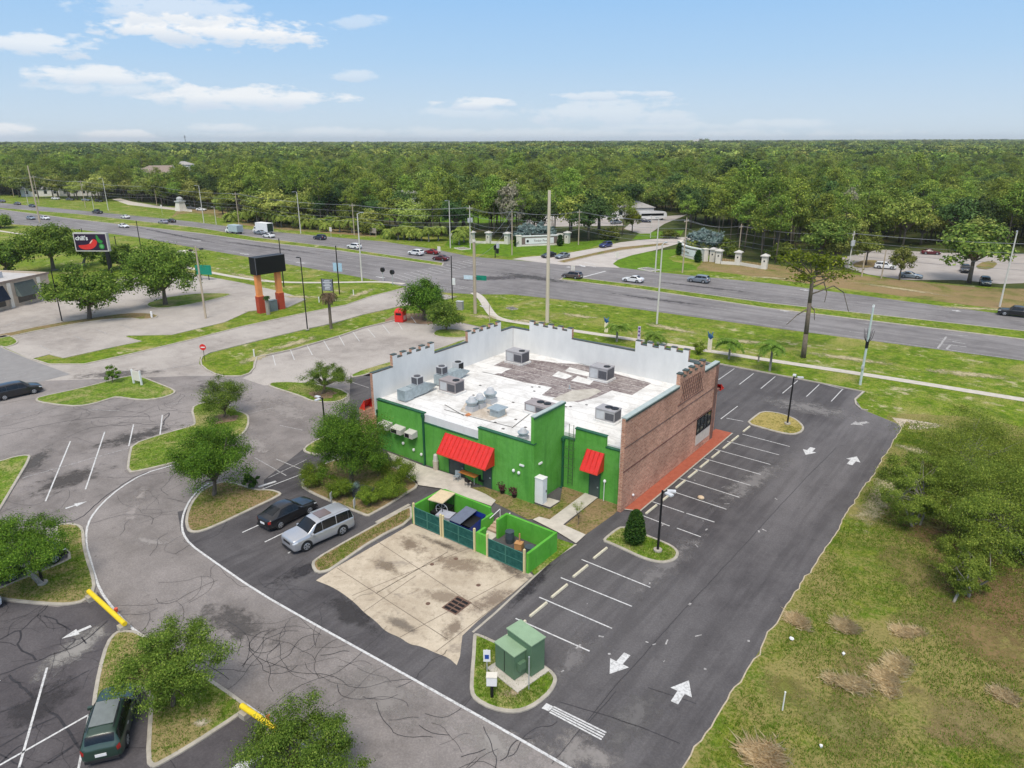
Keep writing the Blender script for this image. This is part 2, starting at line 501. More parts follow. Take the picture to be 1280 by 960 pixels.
M_CONC = None
g = G('pad_concrete')
n1 = g.noise(0.28, 6, rough=0.7, dist=0.6); n2 = g.noise(2.2, 5, rough=0.7, off=(4, 9, 0)); n3 = g.noise(14, 3, off=(1, 2, 0))
c = g.mix(g.ramp(n1, 0.3, 0.7), (0.40, 0.33, 0.245), (0.58, 0.50, 0.385))
c = g.mix(g.math('MULTIPLY', g.ramp(n2, 0.5, 0.72), 0.5), c, (0.24, 0.19, 0.14))
c = g.mix(g.math('MULTIPLY', g.ramp(g.noise(0.6, 5, off=(70, 11, 0), dist=1.0), 0.56, 0.70), 0.55), c, (0.20, 0.17, 0.145))
c = g.mix(g.ramp(n3, 0.3, 0.7), g.mix(0.15, c, (0.1, 0.09, 0.08)), c)
M_PAD = g.out(c, 0.9, n3, 0.2, 0.02)
M_WALK = mat('walk_concrete', (0.42, 0.385, 0.33), 0.9, scale=1.2, col2=(0.58, 0.53, 0.46), bump=0.1)
M_KERB = mat('kerb_concrete', (0.30, 0.275, 0.23), 0.9, scale=1.6, col2=(0.46, 0.42, 0.35), bump=0.1)
M_REDWALK = mat('red_walk', (0.30, 0.075, 0.04), 0.85, scale=2.2, col2=(0.40, 0.115, 0.065), bump=0.1)
M_TAR = mat('tar', (0.035, 0.033, 0.037), 0.7, 0.3, 4)
M_PAINT = None
g = G('road_paint')
c = g.mix(g.ramp(g.noise(7, 5, rough=0.75), 0.34, 0.56), (0.34, 0.335, 0.33), (0.60, 0.60, 0.59))
M_PAINT = g.out(c, 0.8)
M_PAINTW = g2 = None
g = G('worn_road_paint')
c = g.mix(g.ramp(g.noise(5, 5, rough=0.75), 0.36, 0.66), (0.20, 0.19, 0.185), (0.50, 0.49, 0.48))
M_PAINTW = g.out(c, 0.85)
M_STOP = mat('wheelstop_concrete', (0.50, 0.46, 0.34), 0.9, scale=3, col2=(0.66, 0.61, 0.47))
M_WHITE = mat('white_paint', (0.74, 0.74, 0.73), 0.6, 0.06, 2)

B = 15000
sheet('ground', [(-B, -B), (B, -B), (B, B), (-B, B)], -0.02, M_FLOOR)
HN = [(-900, 30)] + PP([(0, 279), (100, 287), (175, 297), (250, 311), (320, 323), (452, 347), (478, 352), (500, 357), (545, 365), (594, 368), (640, 368), (750, 380), (960, 409), (1280, 451)]) + [(300, 85)]
HF = [(-900, 62)] + PP([(0, 253.5), (110, 264), (170, 270), (240, 277), (320, 288), (400, 295), (480, 302), (540, 311), (590, 321), (640, 325), (700, 330), (770, 334), (820, 340), (900, 348), (960, 354), (1280, 396)]) + [(300, 112)]
sheet('verge', [(-900, -260), (300, -260), (300, 84)] + HN[::-1][1:-1] + [(-900, 30)], 0.0, M_VERGE)
sheet('field', [(14.0, -150), (240, -150), (240, 43), (60, 43.5), (20, 42), (13, 38), (14.5, 20)], 0.006, M_FIELD)
# far verge between the highway and the tree belt
sheet('far_verge', HF[1:-1] + PP([(1280, 362), (1130, 350), (1050, 338), (960, 333), (900, 322), (850, 315), (800, 318), (760, 300), (700, 303), (640, 300), (560, 296), (480, 288), (400, 288), (330, 278), (250, 262), (150, 250), (60, 244), (0, 243)]), 0.0, M_VERGE)
sheet('far_bank', PP([(868, 338), (900, 340), (960, 348), (1060, 361), (1160, 375), (1280, 390), (1320, 388), (1320, 362), (1230, 360), (1130, 351), (1050, 341), (960, 330), (905, 323), (880, 326)]), 0.006, M_BANK)
sheet('bank', PP([(214, 273), (222, 268), (240, 266), (262, 268), (300, 281), (360, 288), (430, 293), (470, 296), (470, 290), (380, 284), (330, 276), (270, 262), (225, 258)]), 0.006, M_BANK)
sheet('lawn', PP([(480, 275), (600, 279), (700, 276), (705, 262), (600, 259), (480, 260)]), 0.004, M_LAWN)
sheet('entry_lawn', PP([(556, 307), (592, 317), (640, 321), (690, 317), (735, 310), (770, 301), (770, 298), (705, 304), (645, 304), (600, 301), (560, 300)]), 0.008, M_LAWN)
sheet('entry_lawn', PP([(762, 330), (764, 326), (800, 316), (845, 311), (850, 316), (835, 322), (842, 327), (866, 331), (872, 337), (830, 340), (790, 337), (770, 334)]), 0.008, M_LAWN)
sheet('lawn', PP([(790, 300), (850, 296), (855, 288), (800, 290)]), 0.004, M_LAWN)

sheet('highway', HN + HF[::-1], 0.010, M_HWY)
med_n = [(-900, 45)] + PP([(0, 262), (100, 275), (250, 292), (320, 302), (425, 314), (500, 325), (553, 333)])
med_f = PP([(555, 329), (500, 321), (425, 310), (320, 297), (250, 285), (100, 268), (0, 260)]) + [(-900, 50)]
kb = MB(); is_ = MB()
def raised(name, poly, m, h=0.13, w=0.22, smooth=1):
    if area2(poly) < 0: poly = poly[::-1]
    if smooth: poly = chaikin(poly, smooth)
    o = sheet(name, offset(poly, w - 0.01), h - 0.02, m)
    kerb_mb(kb, poly, w, -0.01, h)
    return o
raised('median', med_n + med_f, M_VERGE, w=0.35, smooth=0)
raised('median', PP([(699, 350), (705, 350.5), (800, 362), (960, 386), (1280, 425)]) + [(200, 95), (200, 101)] + PP([(1280, 414), (960, 379), (800, 357), (720, 347), (704, 347)]), M_VERGE, w=0.35, smooth=0)
# side street behind the junction
sheet('side_street', PP([(640, 324), (655, 321.5), (700, 318), (745, 310), (775, 303), (800, 300), (860, 296), (900, 293), (905, 298), (850, 304), (822, 312), (790, 319), (772, 325), (766, 330), (775, 335), (700, 331)]), 0.016, mat('side_street_paving', (0.40, 0.36, 0.33), .9, scale=.3, col2=(0.5, .46, .42)))
raised('median', PP([(697, 327), (740, 317), (775, 309.5), (830, 304), (836, 306), (778, 313), (742, 320), (705, 329)]), M_MULCH, smooth=0)

ROAD = PP([(-90, 452), (-10, 440), (0, 433), (38, 449), (60, 456), (105, 456), (160, 444), (240, 425), (302, 409), (380, 392), (432, 382), (467, 370), (492, 364), (506, 360), (512, 358), (570, 371), (555, 375), (530, 379), (500, 383), (455, 393), (417, 404), (380, 412), (330, 424), (262, 441), (250, 447), (249, 455), (258, 463), (280, 472), (280, 520), (-90, 540)])
sheet('access_road', ROAD, 0.014, M_PALE)
LOT = [(14.6, -75)] + PP([(855, 960), (1000, 735), (1130, 537), (1122, 530), (1078, 512), (1070, 500), (1081, 490), (990, 472), (900, 455)]) + [(-27, 43.6), (-44, 40.5)] + PP([(598, 408), (576, 403), (545, 404), (530, 405), (508, 403), (496, 400), (455, 410), (426, 420), (367, 437), (340, 443), (322, 447), (319, 460), (313, 467), (302, 471), (289, 471), (275, 470), (240, 470), (0, 478), (-90, 488)]) + [(-260, -60), (-260, -110)]
sheet('parking_lot', LOT, 0.018, M_MID)
sheet('west_lot', PP([(318, 448), (342, 444), (368, 438), (426, 421), (455, 411), (496, 401), (508, 404), (530, 406), (545, 405), (576, 404), (598, 409), (575, 440), (520, 470), (440, 470), (380, 478), (330, 482), (303, 473), (315, 467)]), 0.022, M_PALE)
SEAL = PP([(222, 640), (226, 664), (238, 681), (260, 697), (320, 739), (390, 779), (507, 844), (640, 919), (711, 960), (770, 995)]) + [(14.5, -40)] + PP([(855, 960), (1000, 735), (1129, 537), (1121, 530), (1077, 512), (1069, 500), (1080, 490.5), (990, 473), (900, 456)]) + [(-26, 43.2), (-38, 35)] + PP([(540, 441), (484, 455), (438, 468), (437, 500), (400, 545), (330, 600), (330, 612)])
sheet('sealed_lot', SEAL, 0.022, M_DARK)
sheet('old_lot', PP([(-320, 775), (-60, 752), (0, 752), (72, 759), (108, 753), (122, 740), (160, 785), (215, 823), (300, 878), (350, 915), (420, 965), (440, 985), (440, 1140), (-320, 1140)]), 0.022, M_OLD)
CL = PP([(-120, 425), (-60, 400), (0, 388), (60, 372), (120, 352), (180, 342), (222, 338), (250, 344), (300, 353), (345, 363), (383, 374), (360, 384), (310, 389.5), (280, 403), (215, 418.5), (160, 419.5), (155, 421), (175, 427), (150, 432), (80, 447.5), (62, 443), (38, 449), (0, 432), (-10, 436), (-120, 452)])
sheet('neighbour_lot', CL, 0.016, M_PALE)
# darker resurfaced patch at the left edge
sheet('asphalt_patch', PP([(-60, 442), (0, 434), (36, 449), (88, 468), (40, 480), (0, 485), (-60, 492)]), 0.026, mat('grey_patch', (0.22, 0.21, 0.205), .9, scale=.8, col2=(0.27, .26, .25)))
# worn and stained areas with soft, ragged outlines
def wear(name, c0, c1, width, col, strength=.8, seed=0, z=.027, col2=None):
    a_, b_ = Vector(P(*c0)), Vector(P(*c1)); c = (a_ + b_) / 2; d = b_ - a_; L_ = d.length / 2 + width; an = math.atan2(d.y, d.x)
    m = bpy.data.materials.new(name); m.use_nodes = True; N, L = m.node_tree.nodes, m.node_tree.links; N.clear()
    o = N.new('ShaderNodeOutputMaterial'); tr = N.new('ShaderNodeBsdfTransparent'); df = N.new('ShaderNodeBsdfDiffuse'); mx = N.new('ShaderNodeMixShader')
    df.inputs[0].default_value = (*col, 1)
    if col2:
        n2 = N.new('ShaderNodeTexNoise'); n2.inputs['Scale'].default_value = 3.2; n2.inputs['Detail'].default_value = 6; n2.inputs['Roughness'].default_value = .8
        t2 = N.new('ShaderNodeTexCoord'); L.new(t2.outputs['Object'], n2.inputs['Vector']); r2 = N.new('ShaderNodeValToRGB'); r2.color_ramp.elements[0].position = .35; r2.color_ramp.elements[1].position = .65
        r2.color_ramp.elements[0].color = (*col, 1); r2.color_ramp.elements[1].color = (*col2, 1); L.new(n2.outputs['Fac'], r2.inputs[0]); L.new(r2.outputs[0], df.inputs[0])
    tc = N.new('ShaderNodeTexCoord'); mp = N.new('ShaderNodeMapping'); mp.inputs['Scale'].default_value = (1 / L_, 1 / width, 0); L.new(tc.outputs['Object'], mp.inputs[0])
    ln = N.new('ShaderNodeVectorMath'); ln.operation = 'LENGTH'; L.new(mp.outputs[0], ln.inputs[0])
    nz = N.new('ShaderNodeTexNoise'); nz.inputs['Scale'].default_value = .9; nz.inputs['Detail'].default_value = 7; nz.inputs['Roughness'].default_value = .75
    ad = N.new('ShaderNodeVectorMath'); ad.inputs[1].default_value = (seed * 13.1, seed * 7.7, 0); L.new(tc.outputs['Object'], ad.inputs[0]); L.new(ad.outputs[0], nz.inputs['Vector'])
    m1 = N.new('ShaderNodeMath'); m1.operation = 'MULTIPLY_ADD'; L.new(nz.outputs['Fac'], m1.inputs[0]); m1.inputs[1].default_value = 2.6; m1.inputs[2].default_value = -.75
    m2 = N.new('ShaderNodeMath'); m2.operation = 'SUBTRACT'; L.new(m1.outputs[0], m2.inputs[0]); L.new(ln.outputs[1], m2.inputs[1])
    r = N.new('ShaderNodeMapRange'); r.interpolation_type = 'SMOOTHSTEP'; r.inputs[1].default_value = -.3; r.inputs[2].default_value = .5; r.inputs[4].default_value = strength; L.new(m2.outputs[0], r.inputs[0])
    L.new(r.outputs[0], mx.inputs[0]); L.new(tr.outputs[0], mx.inputs[1]); L.new(df.outputs[0], mx.inputs[2]); L.new(mx.outputs[0], o.inputs[0])
    q = MB(); q.quad((-1.4 * L_, -1.4 * width, 0), (1.4 * L_, -1.4 * width, 0), (1.4 * L_, 1.4 * width, 0), (-1.4 * L_, 1.4 * width, 0))
    ob = q.build('bare_patch' if col2 else 'worn_surface', m, None, (c.x, c.y, z), an); tag(ob, kind='structure')
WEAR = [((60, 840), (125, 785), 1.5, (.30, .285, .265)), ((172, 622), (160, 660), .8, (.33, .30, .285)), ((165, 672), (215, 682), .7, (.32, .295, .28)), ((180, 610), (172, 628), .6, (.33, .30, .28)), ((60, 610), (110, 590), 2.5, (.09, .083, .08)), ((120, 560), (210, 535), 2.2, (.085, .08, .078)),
        ((430, 845), (520, 890), 2.2, (.26, .24, .225)), ((260, 760), (330, 800), 1.6, (.10, .093, .09)), ((560, 900), (680, 960), 1.3, (.30, .28, .26)), ((690, 930), (760, 955), 1.6, (.27, .25, .235)), ((470, 740), (540, 790), 1.5, (.055, .052, .055)), ((410, 745), (470, 790), 1.2, (.06, .057, .058)),
        ((700, 850), (730, 800), 1.2, (.19, .18, .178)), ((780, 760), (880, 660), 1.4, (.19, .18, .178)), ((880, 640), (990, 570), 1.8, (.21, .20, .196)), ((820, 870), (760, 930), 1.5, (.155, .148, .145)), ((960, 500), (1060, 520), 3.0, (.22, .21, .205)), ((690, 700), (640, 760), .8, (.045, .043, .047)), ((860, 560), (800, 610), .8, (.045, .043, .047)),
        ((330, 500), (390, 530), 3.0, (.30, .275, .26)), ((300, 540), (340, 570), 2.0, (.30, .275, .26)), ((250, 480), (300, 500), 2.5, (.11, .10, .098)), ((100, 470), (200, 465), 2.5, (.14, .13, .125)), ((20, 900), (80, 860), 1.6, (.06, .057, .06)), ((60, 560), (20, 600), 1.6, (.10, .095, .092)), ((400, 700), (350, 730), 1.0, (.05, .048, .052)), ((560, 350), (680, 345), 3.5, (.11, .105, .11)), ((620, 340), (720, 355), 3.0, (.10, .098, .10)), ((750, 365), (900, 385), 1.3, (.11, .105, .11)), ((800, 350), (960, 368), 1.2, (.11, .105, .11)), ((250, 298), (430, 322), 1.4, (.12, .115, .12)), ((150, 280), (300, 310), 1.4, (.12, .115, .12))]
LIT, LI2, SA, SA2 = (.13, .10, .04), (.27, .165, .095), (.30, .27, .13), (.56, .48, .33)
SOFT = [((1210, 720), (1300, 790), 5.0, LIT, LI2), ((1150, 660), (1260, 700), 4.0, LIT, LI2), ((1180, 760), (1260, 830), 3.0, (.15, .15, .04), LI2), ((1060, 820), (1110, 860), 2.0, (.15, .15, .045), (.3, .22, .11)), ((1120, 690), (1160, 740), 2.4, (.16, .15, .045), (.28, .22, .1)), ((1000, 880), (1100, 930), 2.0, (.15, .16, .04), (.26, .22, .1)), ((1180, 880), (1260, 930), 2.4, (.16, .15, .05), (.28, .21, .11)),
        ((1075, 660), (1110, 610), 1.5, SA, SA2), ((1095, 630), (1120, 590), 1.6, SA, SA2), ((1130, 560), (1165, 568), 1.5, SA, SA2), ((1180, 532), (1130, 530), .8, SA, SA2)]
for k_, (a_, b_) in enumerate((((800, 403), (880, 419)), ((900, 424), (960, 430)), ((700, 392), (745, 398)), ((1000, 440), (1120, 456)), ((1150, 462), (1270, 474)), ((690, 404), (640, 400)), ((280, 340), (340, 352)), ((345, 370), (400, 372)), ((430, 375), (470, 360)), ((590, 394), (620, 398)), ((20, 300), (90, 310)), ((180, 330), (215, 334)), ((60, 408), (30, 415)), ((330, 440), (400, 420)), ((300, 455), (340, 440)), ((1160, 383), (1270, 388)), ((930, 345), (1000, 350)), ((1060, 352), (1200, 372)))): SOFT.append((a_, b_, 1.7, SA, SA2))
for k_, (a_, b_, w_, c1_, c2_) in enumerate(SOFT): wear('soil_%02d' % k_, a_, b_, w_, c1_, .9, k_ + 3, .0372 + k_ * .0003, c2_)
for k_, w_ in enumerate([((500, 672), (530, 690), .9, (.22, .17, .125)), ((590, 765), (640, 735), 1.0, (.25, .195, .15)), ((540, 700), (610, 712), 1.3, (.27, .21, .155)), ((470, 700), (500, 720), .8, (.24, .19, .14)), ((560, 800), (575, 770), .8, (.24, .19, .145)), ((620, 700), (655, 722), .8, (.16, .13, .105)), ((480, 770), (520, 790), .7, (.2, .17, .14)), ((520, 740), (580, 750), 1.0, (.30, .24, .18)), ((520, 668), (590, 696), .5, (.13, .105, .085))]): wear('pad_stain_%02d' % k_, *w_, .7, k_ + 40, .0352 + k_ * .0001)
rw = random.Random(31)
for k_ in range(22):
    a_ = (rw.uniform(900, 1270), rw.uniform(720, 950)); x_, y_ = P(*a_)
    if x_ < 16.5: continue
    wear('field_patch_%02d' % k_, a_, (a_[0] + rw.uniform(10, 50), a_[1] + rw.uniform(-12, 12)), rw.uniform(.7, 1.6), rw.choice(((.10, .13, .02), (.17, .16, .045), (.15, .13, .05))), .8, k_ + 60, .0090 + k_ * .0004, rw.choice(((.26, .21, .09), (.29, .21, .11), (.2, .22, .05))))
for k_, w_ in enumerate(WEAR): wear('wear_%02d' % k_, *w_, .85, k_, .027 + k_ * .0002)

# ---- kerbed islands
I1 = PP([(262, 608), (250, 615), (237, 631), (231, 650), (233, 663), (239, 667), (252, 666), (275, 656.6), (312, 639), (350, 621), (353, 617), (339, 612.5), (320, 613), (300, 606), (280, 602)])
I2 = PP([(238, 511), (249, 505), (270, 502), (294, 513), (307, 517), (312, 521), (312, 532), (307, 541), (298, 548), (275, 560), (240, 573), (217, 580), (175, 590), (158, 592), (160, 572), (164, 556), (200, 544), (240, 533), (243, 530)])
I3 = PP([(44, 500), (48, 497), (100, 486), (150, 473), (165, 470), (177, 471), (200, 480), (220, 488), (219, 493), (200, 499), (180, 501), (165, 500), (146, 497), (138, 499), (120, 505), (97, 509), (70, 507), (46, 503)])
I4 = PP([(-80, 610), (-20, 582), (0, 577), (20, 571), (36, 569), (40, 572), (20, 606), (0, 640), (-40, 700), (-90, 730)])
I5 = PP([(-25, 746), (0, 751), (33, 755), (72, 758), (90, 757), (107, 753), (121, 738), (118, 718), (112, 702), (107, 682), (106, 662), (98, 656), (83, 655), (67, 658), (72, 680), (88, 698), (75, 705), (25, 725), (0, 736)])
I6 = PP([(144, 791), (154, 789), (175, 790), (215, 818), (308, 879), (310, 886), (304, 893), (243, 933), (202, 957), (190, 962), (182, 954), (186, 893), (188, 870), (167, 858), (150, 866), (125, 881), (116, 887), (115, 880), (122, 840), (132, 805)])
I7 = PP([(592, 793), (600, 794), (622, 804), (650, 816), (671, 827), (687, 837), (695, 845), (697, 853), (690, 867), (673, 882), (655, 891), (637, 893), (613, 888), (593, 877), (587, 867), (587.5, 847), (590, 820), (591, 800)])
I8 = PP([(752, 677), (759, 670), (769, 662.5), (776, 659), (790, 661), (807, 669), (825, 676), (840, 682.5), (847.5, 689), (849, 694), (846, 700), (837.5, 704), (826, 705), (815, 703), (805, 700), (795, 696), (777.5, 687.5), (762.5, 681)])
I9 = PP([(932, 530), (941, 522), (951.5, 514.6), (970, 516), (985, 520), (997, 525.5), (1005, 533.5), (1005, 538), (1001, 542), (991, 544.5), (975, 542), (956, 537)])
I10 = PP([(335, 482), (338, 479), (350, 478), (367.5, 478), (391, 480), (411, 484), (426, 487), (434.6, 491.5), (437, 494), (433, 499), (423, 503), (410, 504), (397, 503), (388, 502), (375, 496), (353, 489), (338, 484)])
I11 = PP([(378, 563), (385, 556), (405, 546), (430, 540), (440, 548), (425, 562), (400, 570), (382, 567)])
I12 = PP([(374, 608), (388, 617), (410, 627), (447, 642), (460, 647), (467, 643), (487, 632), (510, 617), (524, 609), (520, 600), (490, 582), (440, 570), (410, 578), (384, 592)])
I13 = PP([(389, 709), (391, 701), (425, 681), (470, 656), (512, 633), (516, 636), (516, 652), (470, 675), (421, 709), (410, 716), (395, 718)])
I14 = PP([(540, 418), (545, 413), (555, 411.5), (570, 412), (582, 414), (592, 419), (580, 423), (560, 423), (545, 421)])
I15 = PP([(441, 474), (437, 468), (484, 453.5), (540, 439), (581, 424), (584, 427), (545, 442), (489, 459)])
for nm, pl, mm in (('grass_island', I1, M_MULCH), ('grass_island', I2, M_ISLAND), ('grass_island', I3, M_ISLAND), ('grass_island', I4, M_ISLAND),
                   ('grass_island', I5, M_DRYI), ('grass_island', I6, M_DRYI), ('grass_island', I7, M_ISLAND), ('grass_island', I8, M_ISLAND),
                   ('straw_island', I9, M_STRAW), ('grass_island', I10, M_ISLAND), ('grass_island', I11, M_ISLAND), ('planting_bed', I12, M_MULCH),
                   ('grass_island', I13, M_MULCH), ('grass_island', I14, M_ISLAND), ('grass_island', I15, M_ISLAND)):
    raised(nm, pl, mm)
raised('grass_island', PP([(-60, 425), (0, 421), (6, 419), (16, 421), (24, 427), (20, 431), (6, 435), (-2, 433), (-60, 440)]), M_ISLAND)
raised('grass_island', PP([(-60, 428), (0, 419), (60, 406), (120, 397), (160, 391.5), (190, 392), (201, 396), (180, 400.5), (160, 398), (120, 401), (60, 411), (0, 424), (-60, 432)]), M_MULCH)
raised('grass_island', PP([(180, 381), (200, 374), (215, 371), (250, 367), (285, 367), (291, 369), (250, 379), (215, 385), (190, 386)]), M_ISLAND)
raised('grass_island', PP([(215, 421), (222, 419), (300, 402), (306, 399), (306, 397), (296, 397), (262, 406), (200, 418)]), M_BANK) if False else None
# mulch under the trees
def blot(px, py, r, m, z=0.125, seed=0, name='mulch_bed'):
    x, y = P(px, py, .1); rr = random.Random(seed)
    sheet(name, chaikin([(x + math.cos(a / 14 * 6.2832) * r * rr.uniform(.7, 1.2), y + math.sin(a / 14 * 6.2832) * r * rr.uniform(.7, 1.2)) for a in range(14)], 1), z, m)
M_SOIL = mat('bare_soil', (0.20, 0.125, 0.075), 1, scale=3, col2=(0.30, 0.2, 0.13), bump=.4)
blot(279, 524, 1.6, M_SOIL, seed=1); blot(403, 493, 1.7, M_SOIL, seed=2)
wear('pale_soil', (632, 868), (648, 866), .5, (.26, .2, .12), .9, 2, .125, (.46, .37, .25)); wear('sand_patch', (246, 906), (258, 904), .45, (.42, .36, .27), .95, 6, .125, (.62, .55, .43))
blot(510, 398, 4.2, M_SOIL, .012, seed=6); blot(532, 400, 3.0, M_SOIL, .03, seed=7)

# ---- kerbs along the open edges of lots and road
def kerb(px, w=0.2, h=0.13, world=None, flip=False):
    pts = world or PP(px)
    if flip: pts = pts[::-1]
    kerb_mb(kb, pts, w, -0.02, h, False)
kerb([(38, 449), (60, 456), (105, 456), (160, 444), (240, 425), (302, 409), (380, 392), (432, 382), (467, 370), (492, 364), (506, 360)])
kerb([(570, 371), (555, 375), (530, 379), (500, 383), (455, 393), (417, 404), (380, 412), (330, 424), (262, 441), (252, 446), (250, 451), (251, 457), (258, 463), (268, 468), (280, 471), (302, 471), (313, 467), (319, 460), (322, 447), (340, 443), (367, 437), (426, 420), (455, 410), (496, 400)])
re_ = random.Random(9); eg = []
for k in range(150):
    y = -50 + k * .58; eg.append((14.62 + (y + 20) * .009 + re_.gauss(0, .05) + .05 * math.sin(y * .31 + math.sin(y * .7)), y))
sheet('field_edge', eg + [(15.6, 36), (15.6, -50)], 0.028, M_FIELD)
mbx = MB(); strip_mb(mbx, [(a - .03, b) for a, b in eg], .09, .026); tag(mbx.build('field_edge_soil', mat('edge_soil', (.36, .30, .21), .95, scale=3, col2=(.5, .43, .32))), kind='structure')
kerb([(1085, 513), (1078, 512), (1071, 506), (1070, 500), (1081, 490), (990, 472), (900, 455)], flip=False)
kerb([(306, 390), (360, 384.5), (383, 374.5)]); kerb([(38, 449), (62, 443), (80, 447.5), (150, 432), (175, 427), (155, 421), (160, 419.5), (215, 418.5), (280, 403), (310, 389.5)], flip=True, w=.15, h=.08)
sheet('apron', PP([(1115, 522), (1140, 525), (1172, 530), (1175, 534), (1150, 537), (1128, 536)]), 0.022, M_PAD)

# ---- paths
def path(px, w, z=0.03, name='path', m=None, world=None):
    mb = MB(); strip_mb(mb, chaikin(world or PP(px), 2, False), w, z)
    o = mb.build(name, m or M_WALK); return tag(o, kind='structure')
path([(592, 366), (602, 372), (612, 390), (622, 399), (660, 405), (700, 411), (830, 430), (965, 451), (1100, 471), (1280, 500), (1420, 522)], 1.5)
path([(-60, 279), (0, 289), (60, 297), (160, 318), (262, 341), (330, 352), (380, 353.5), (430, 353), (478, 352), (505, 355)], 1.5)
path([(-10, 258), (150, 276)], 1.4) if False else None
sheet('rear_walk', PP([(484, 566), (530, 584), (590, 602), (588, 611), (607, 619), (620, 627), (614, 634), (551, 612), (524, 608), (500, 592)]), 0.13, M_WALK)
sheet('path', PP([(666, 651), (674, 647.5), (687, 651), (735, 615), (751, 620.6), (704, 657.5), (732, 670), (720, 681), (697.5, 667)]), 0.135, M_WALK)
sheet('path', PP([(667, 629), (686, 624), (700, 628), (687.5, 636)]), 0.14, M_WALK)
sheet('red_walk', [(0.02, 0.4), (1.15, 0.9), (1.2, 21.4), (-0.6, 21.4), (-0.6, 19.2), (0.02, 19.0)], 0.12, M_REDWALK)
kerb_mb(kb, [(-0.02, 0.35), (1.25, 0.85), (1.3, 21.5)], -0.1, -0.01, 0.125, False) if False else None
strip_mb(kb, [(1.22, 0.9), (1.27, 21.4)], 0.14, 0.126); strip_mb(kb, [(0.05, 0.36), (1.2, 0.86)], 0.14, 0.126)
def ragged(px, k0, amp=.05, st=.45):
    p = PP(px); out = p[:k0]; rr = random.Random(4); q = p[k0:] + [p[0]]
    q = chaikin(q, 2, False)
    for a, b in zip(q, q[1:]):
        n = max(1, int(math.dist(a, b) / st))
        for i in range(n): out.append((a[0] + (b[0] - a[0]) * i / n + rr.gauss(0, amp) * (i > 0), a[1] + (b[1] - a[1]) * i / n + rr.gauss(0, amp) * (i > 0)))
    return out
sheet('concrete_pad', ragged([(395, 726), (421, 709), (515, 655), (662, 716), (667, 720), (640, 742), (598, 776), (578, 795), (575, 821), (571, 832), (560, 822), (545, 817), (526, 808), (512, 806), (500, 797), (482, 790), (470, 777), (455, 766), (444, 754), (420, 736)], 9), 0.030, M_PAD)
sheet('rear_lawn', PP([(664, 714), (697, 674), (718, 681), (668, 720)]), 0.06, M_ISLAND)
sheet('rear_bed', PP([(589, 610), (605, 609), (667, 630), (687, 637), (700, 628), (703, 609), (735, 614), (687, 651), (674, 648), (660, 650), (620, 630), (607, 619)]), 0.05, M_MULCH)
sheet('rear_bed', PP([(751, 620), (776, 634), (768, 643), (732, 669), (705, 658)]), 0.05, M_MULCH)
strip_mb(kb, PP([(591, 791), (620, 766), (668, 721), (690, 700), (720, 681)]), 0.16, 0.05)
strip_mb(kb, PP([(470, 655), (512, 632)]), 0.3, 0.135)
tag(kb.build('kerb', M_KERB), kind='structure')

# joints and drain of the pad
jb = MB()
for a, b in (((421, 710), (560, 800)), ((470, 676), (600, 762)), ((500, 797), (655, 714)), ((440, 745), (590, 684)), ((455, 765), (520, 720)), ((545, 815), (650, 735))):
    strip_mb(jb, PP([a, b]), 0.05, 0.034)
tag(jb.build('pad_joint', mat('joint', (.16, .13, .10), .9)), kind='structure')
x, y = P(571, 757)
d = MB(); d.box(-.62, .62, -.8, .8, .034, .05)
dr = d.build('storm_drain', mat('rust_iron', (.10, .06, .045), .7, scale=8, col2=(.17, .1, .07)), None, (x, y, 0))
tag(dr, 'rusty slotted storm drain grate set in the pale concrete pad', 'drain')
s_ = MB()
for k in range(4):
    for q in (-.52, .03): s_.box(q, q + .48, -.7 + k * .37, -.48 + k * .37, .0505, .056)
s_.build('slot', mat('slot_black', (.012, .01, .01), .9), dr)
for q, (a, b) in enumerate(((540, 706), (570, 699), (598, 732), (535, 755))):
    x, y = P(a, b); pl = MB(); pl.tube((x, y, .034), (x, y, .045), .16, n=12)
    tag(pl.build('drain_cover', MATS['rust_iron']), ['small round rusty cap on the pad nearest the middle gate', 'small round rusty cap on the pad below the left gate pair', 'small round rusty cap on the pad right of the middle', 'small round rusty cap on a pad joint left of the slotted drain'][q], 'drain cap', 'round caps in the concrete pad')

# ---- cracks sealed with tar
ck = MB(); rc = random.Random(5)
def crack(px, w=0.09, jit=0.25, z=0.030, world=None):
    pts = chaikin(world or PP(px), 1, False); out = [pts[0]]
    for a, b in zip(pts, pts[1:]):
        L_ = math.dist(a, b); n = max(1, int(L_ / .35)); off = 0; jit = min(jit, .10)
        for k in range(1, n + 1):
            off = off * .75 + rc.uniform(-jit, jit) * (0 if k == n else 1)
            t = k / n; nx, ny = -(b[1] - a[1]) / max(L_, .01), (b[0] - a[0]) / max(L_, .01)
            out.append((a[0] + (b[0] - a[0]) * t + nx * off, a[1] + (b[1] - a[1]) * t + ny * off))
    strip_mb(ck, out, w * rc.uniform(.7, 1.2), z)
for px, w in (([(-30, 850), (0, 846), (45, 826), (82, 814), (105, 803), (135, 776)], .11), ([(12, 845), (42, 873), (70, 897), (85, 912), (95, 930), (108, 945)], .13), ([(-30, 900), (0, 892), (45, 873), (90, 850), (112, 838)], .09), ([(0, 934), (40, 910), (70, 897)], .08),
              ([(0, 800), (25, 786), (27, 798), (20, 808), (40, 818), (45, 826)], .1), ([(27, 788), (55, 764), (60, 757)], .09), ([(55, 770), (75, 778), (88, 788)], .09), ([(90, 798), (96, 800), (82, 812)], .08), ([(102, 797), (108, 805)], .08), ([(60, 955), (92, 933)], .1), ([(0, 955), (20, 935), (35, 930)], .1),
              ([(-20, 800), (10, 803), (20, 808)], .07), ([(30, 960), (10, 945), (-20, 938)], .09)):
    crack(px, w, .12)
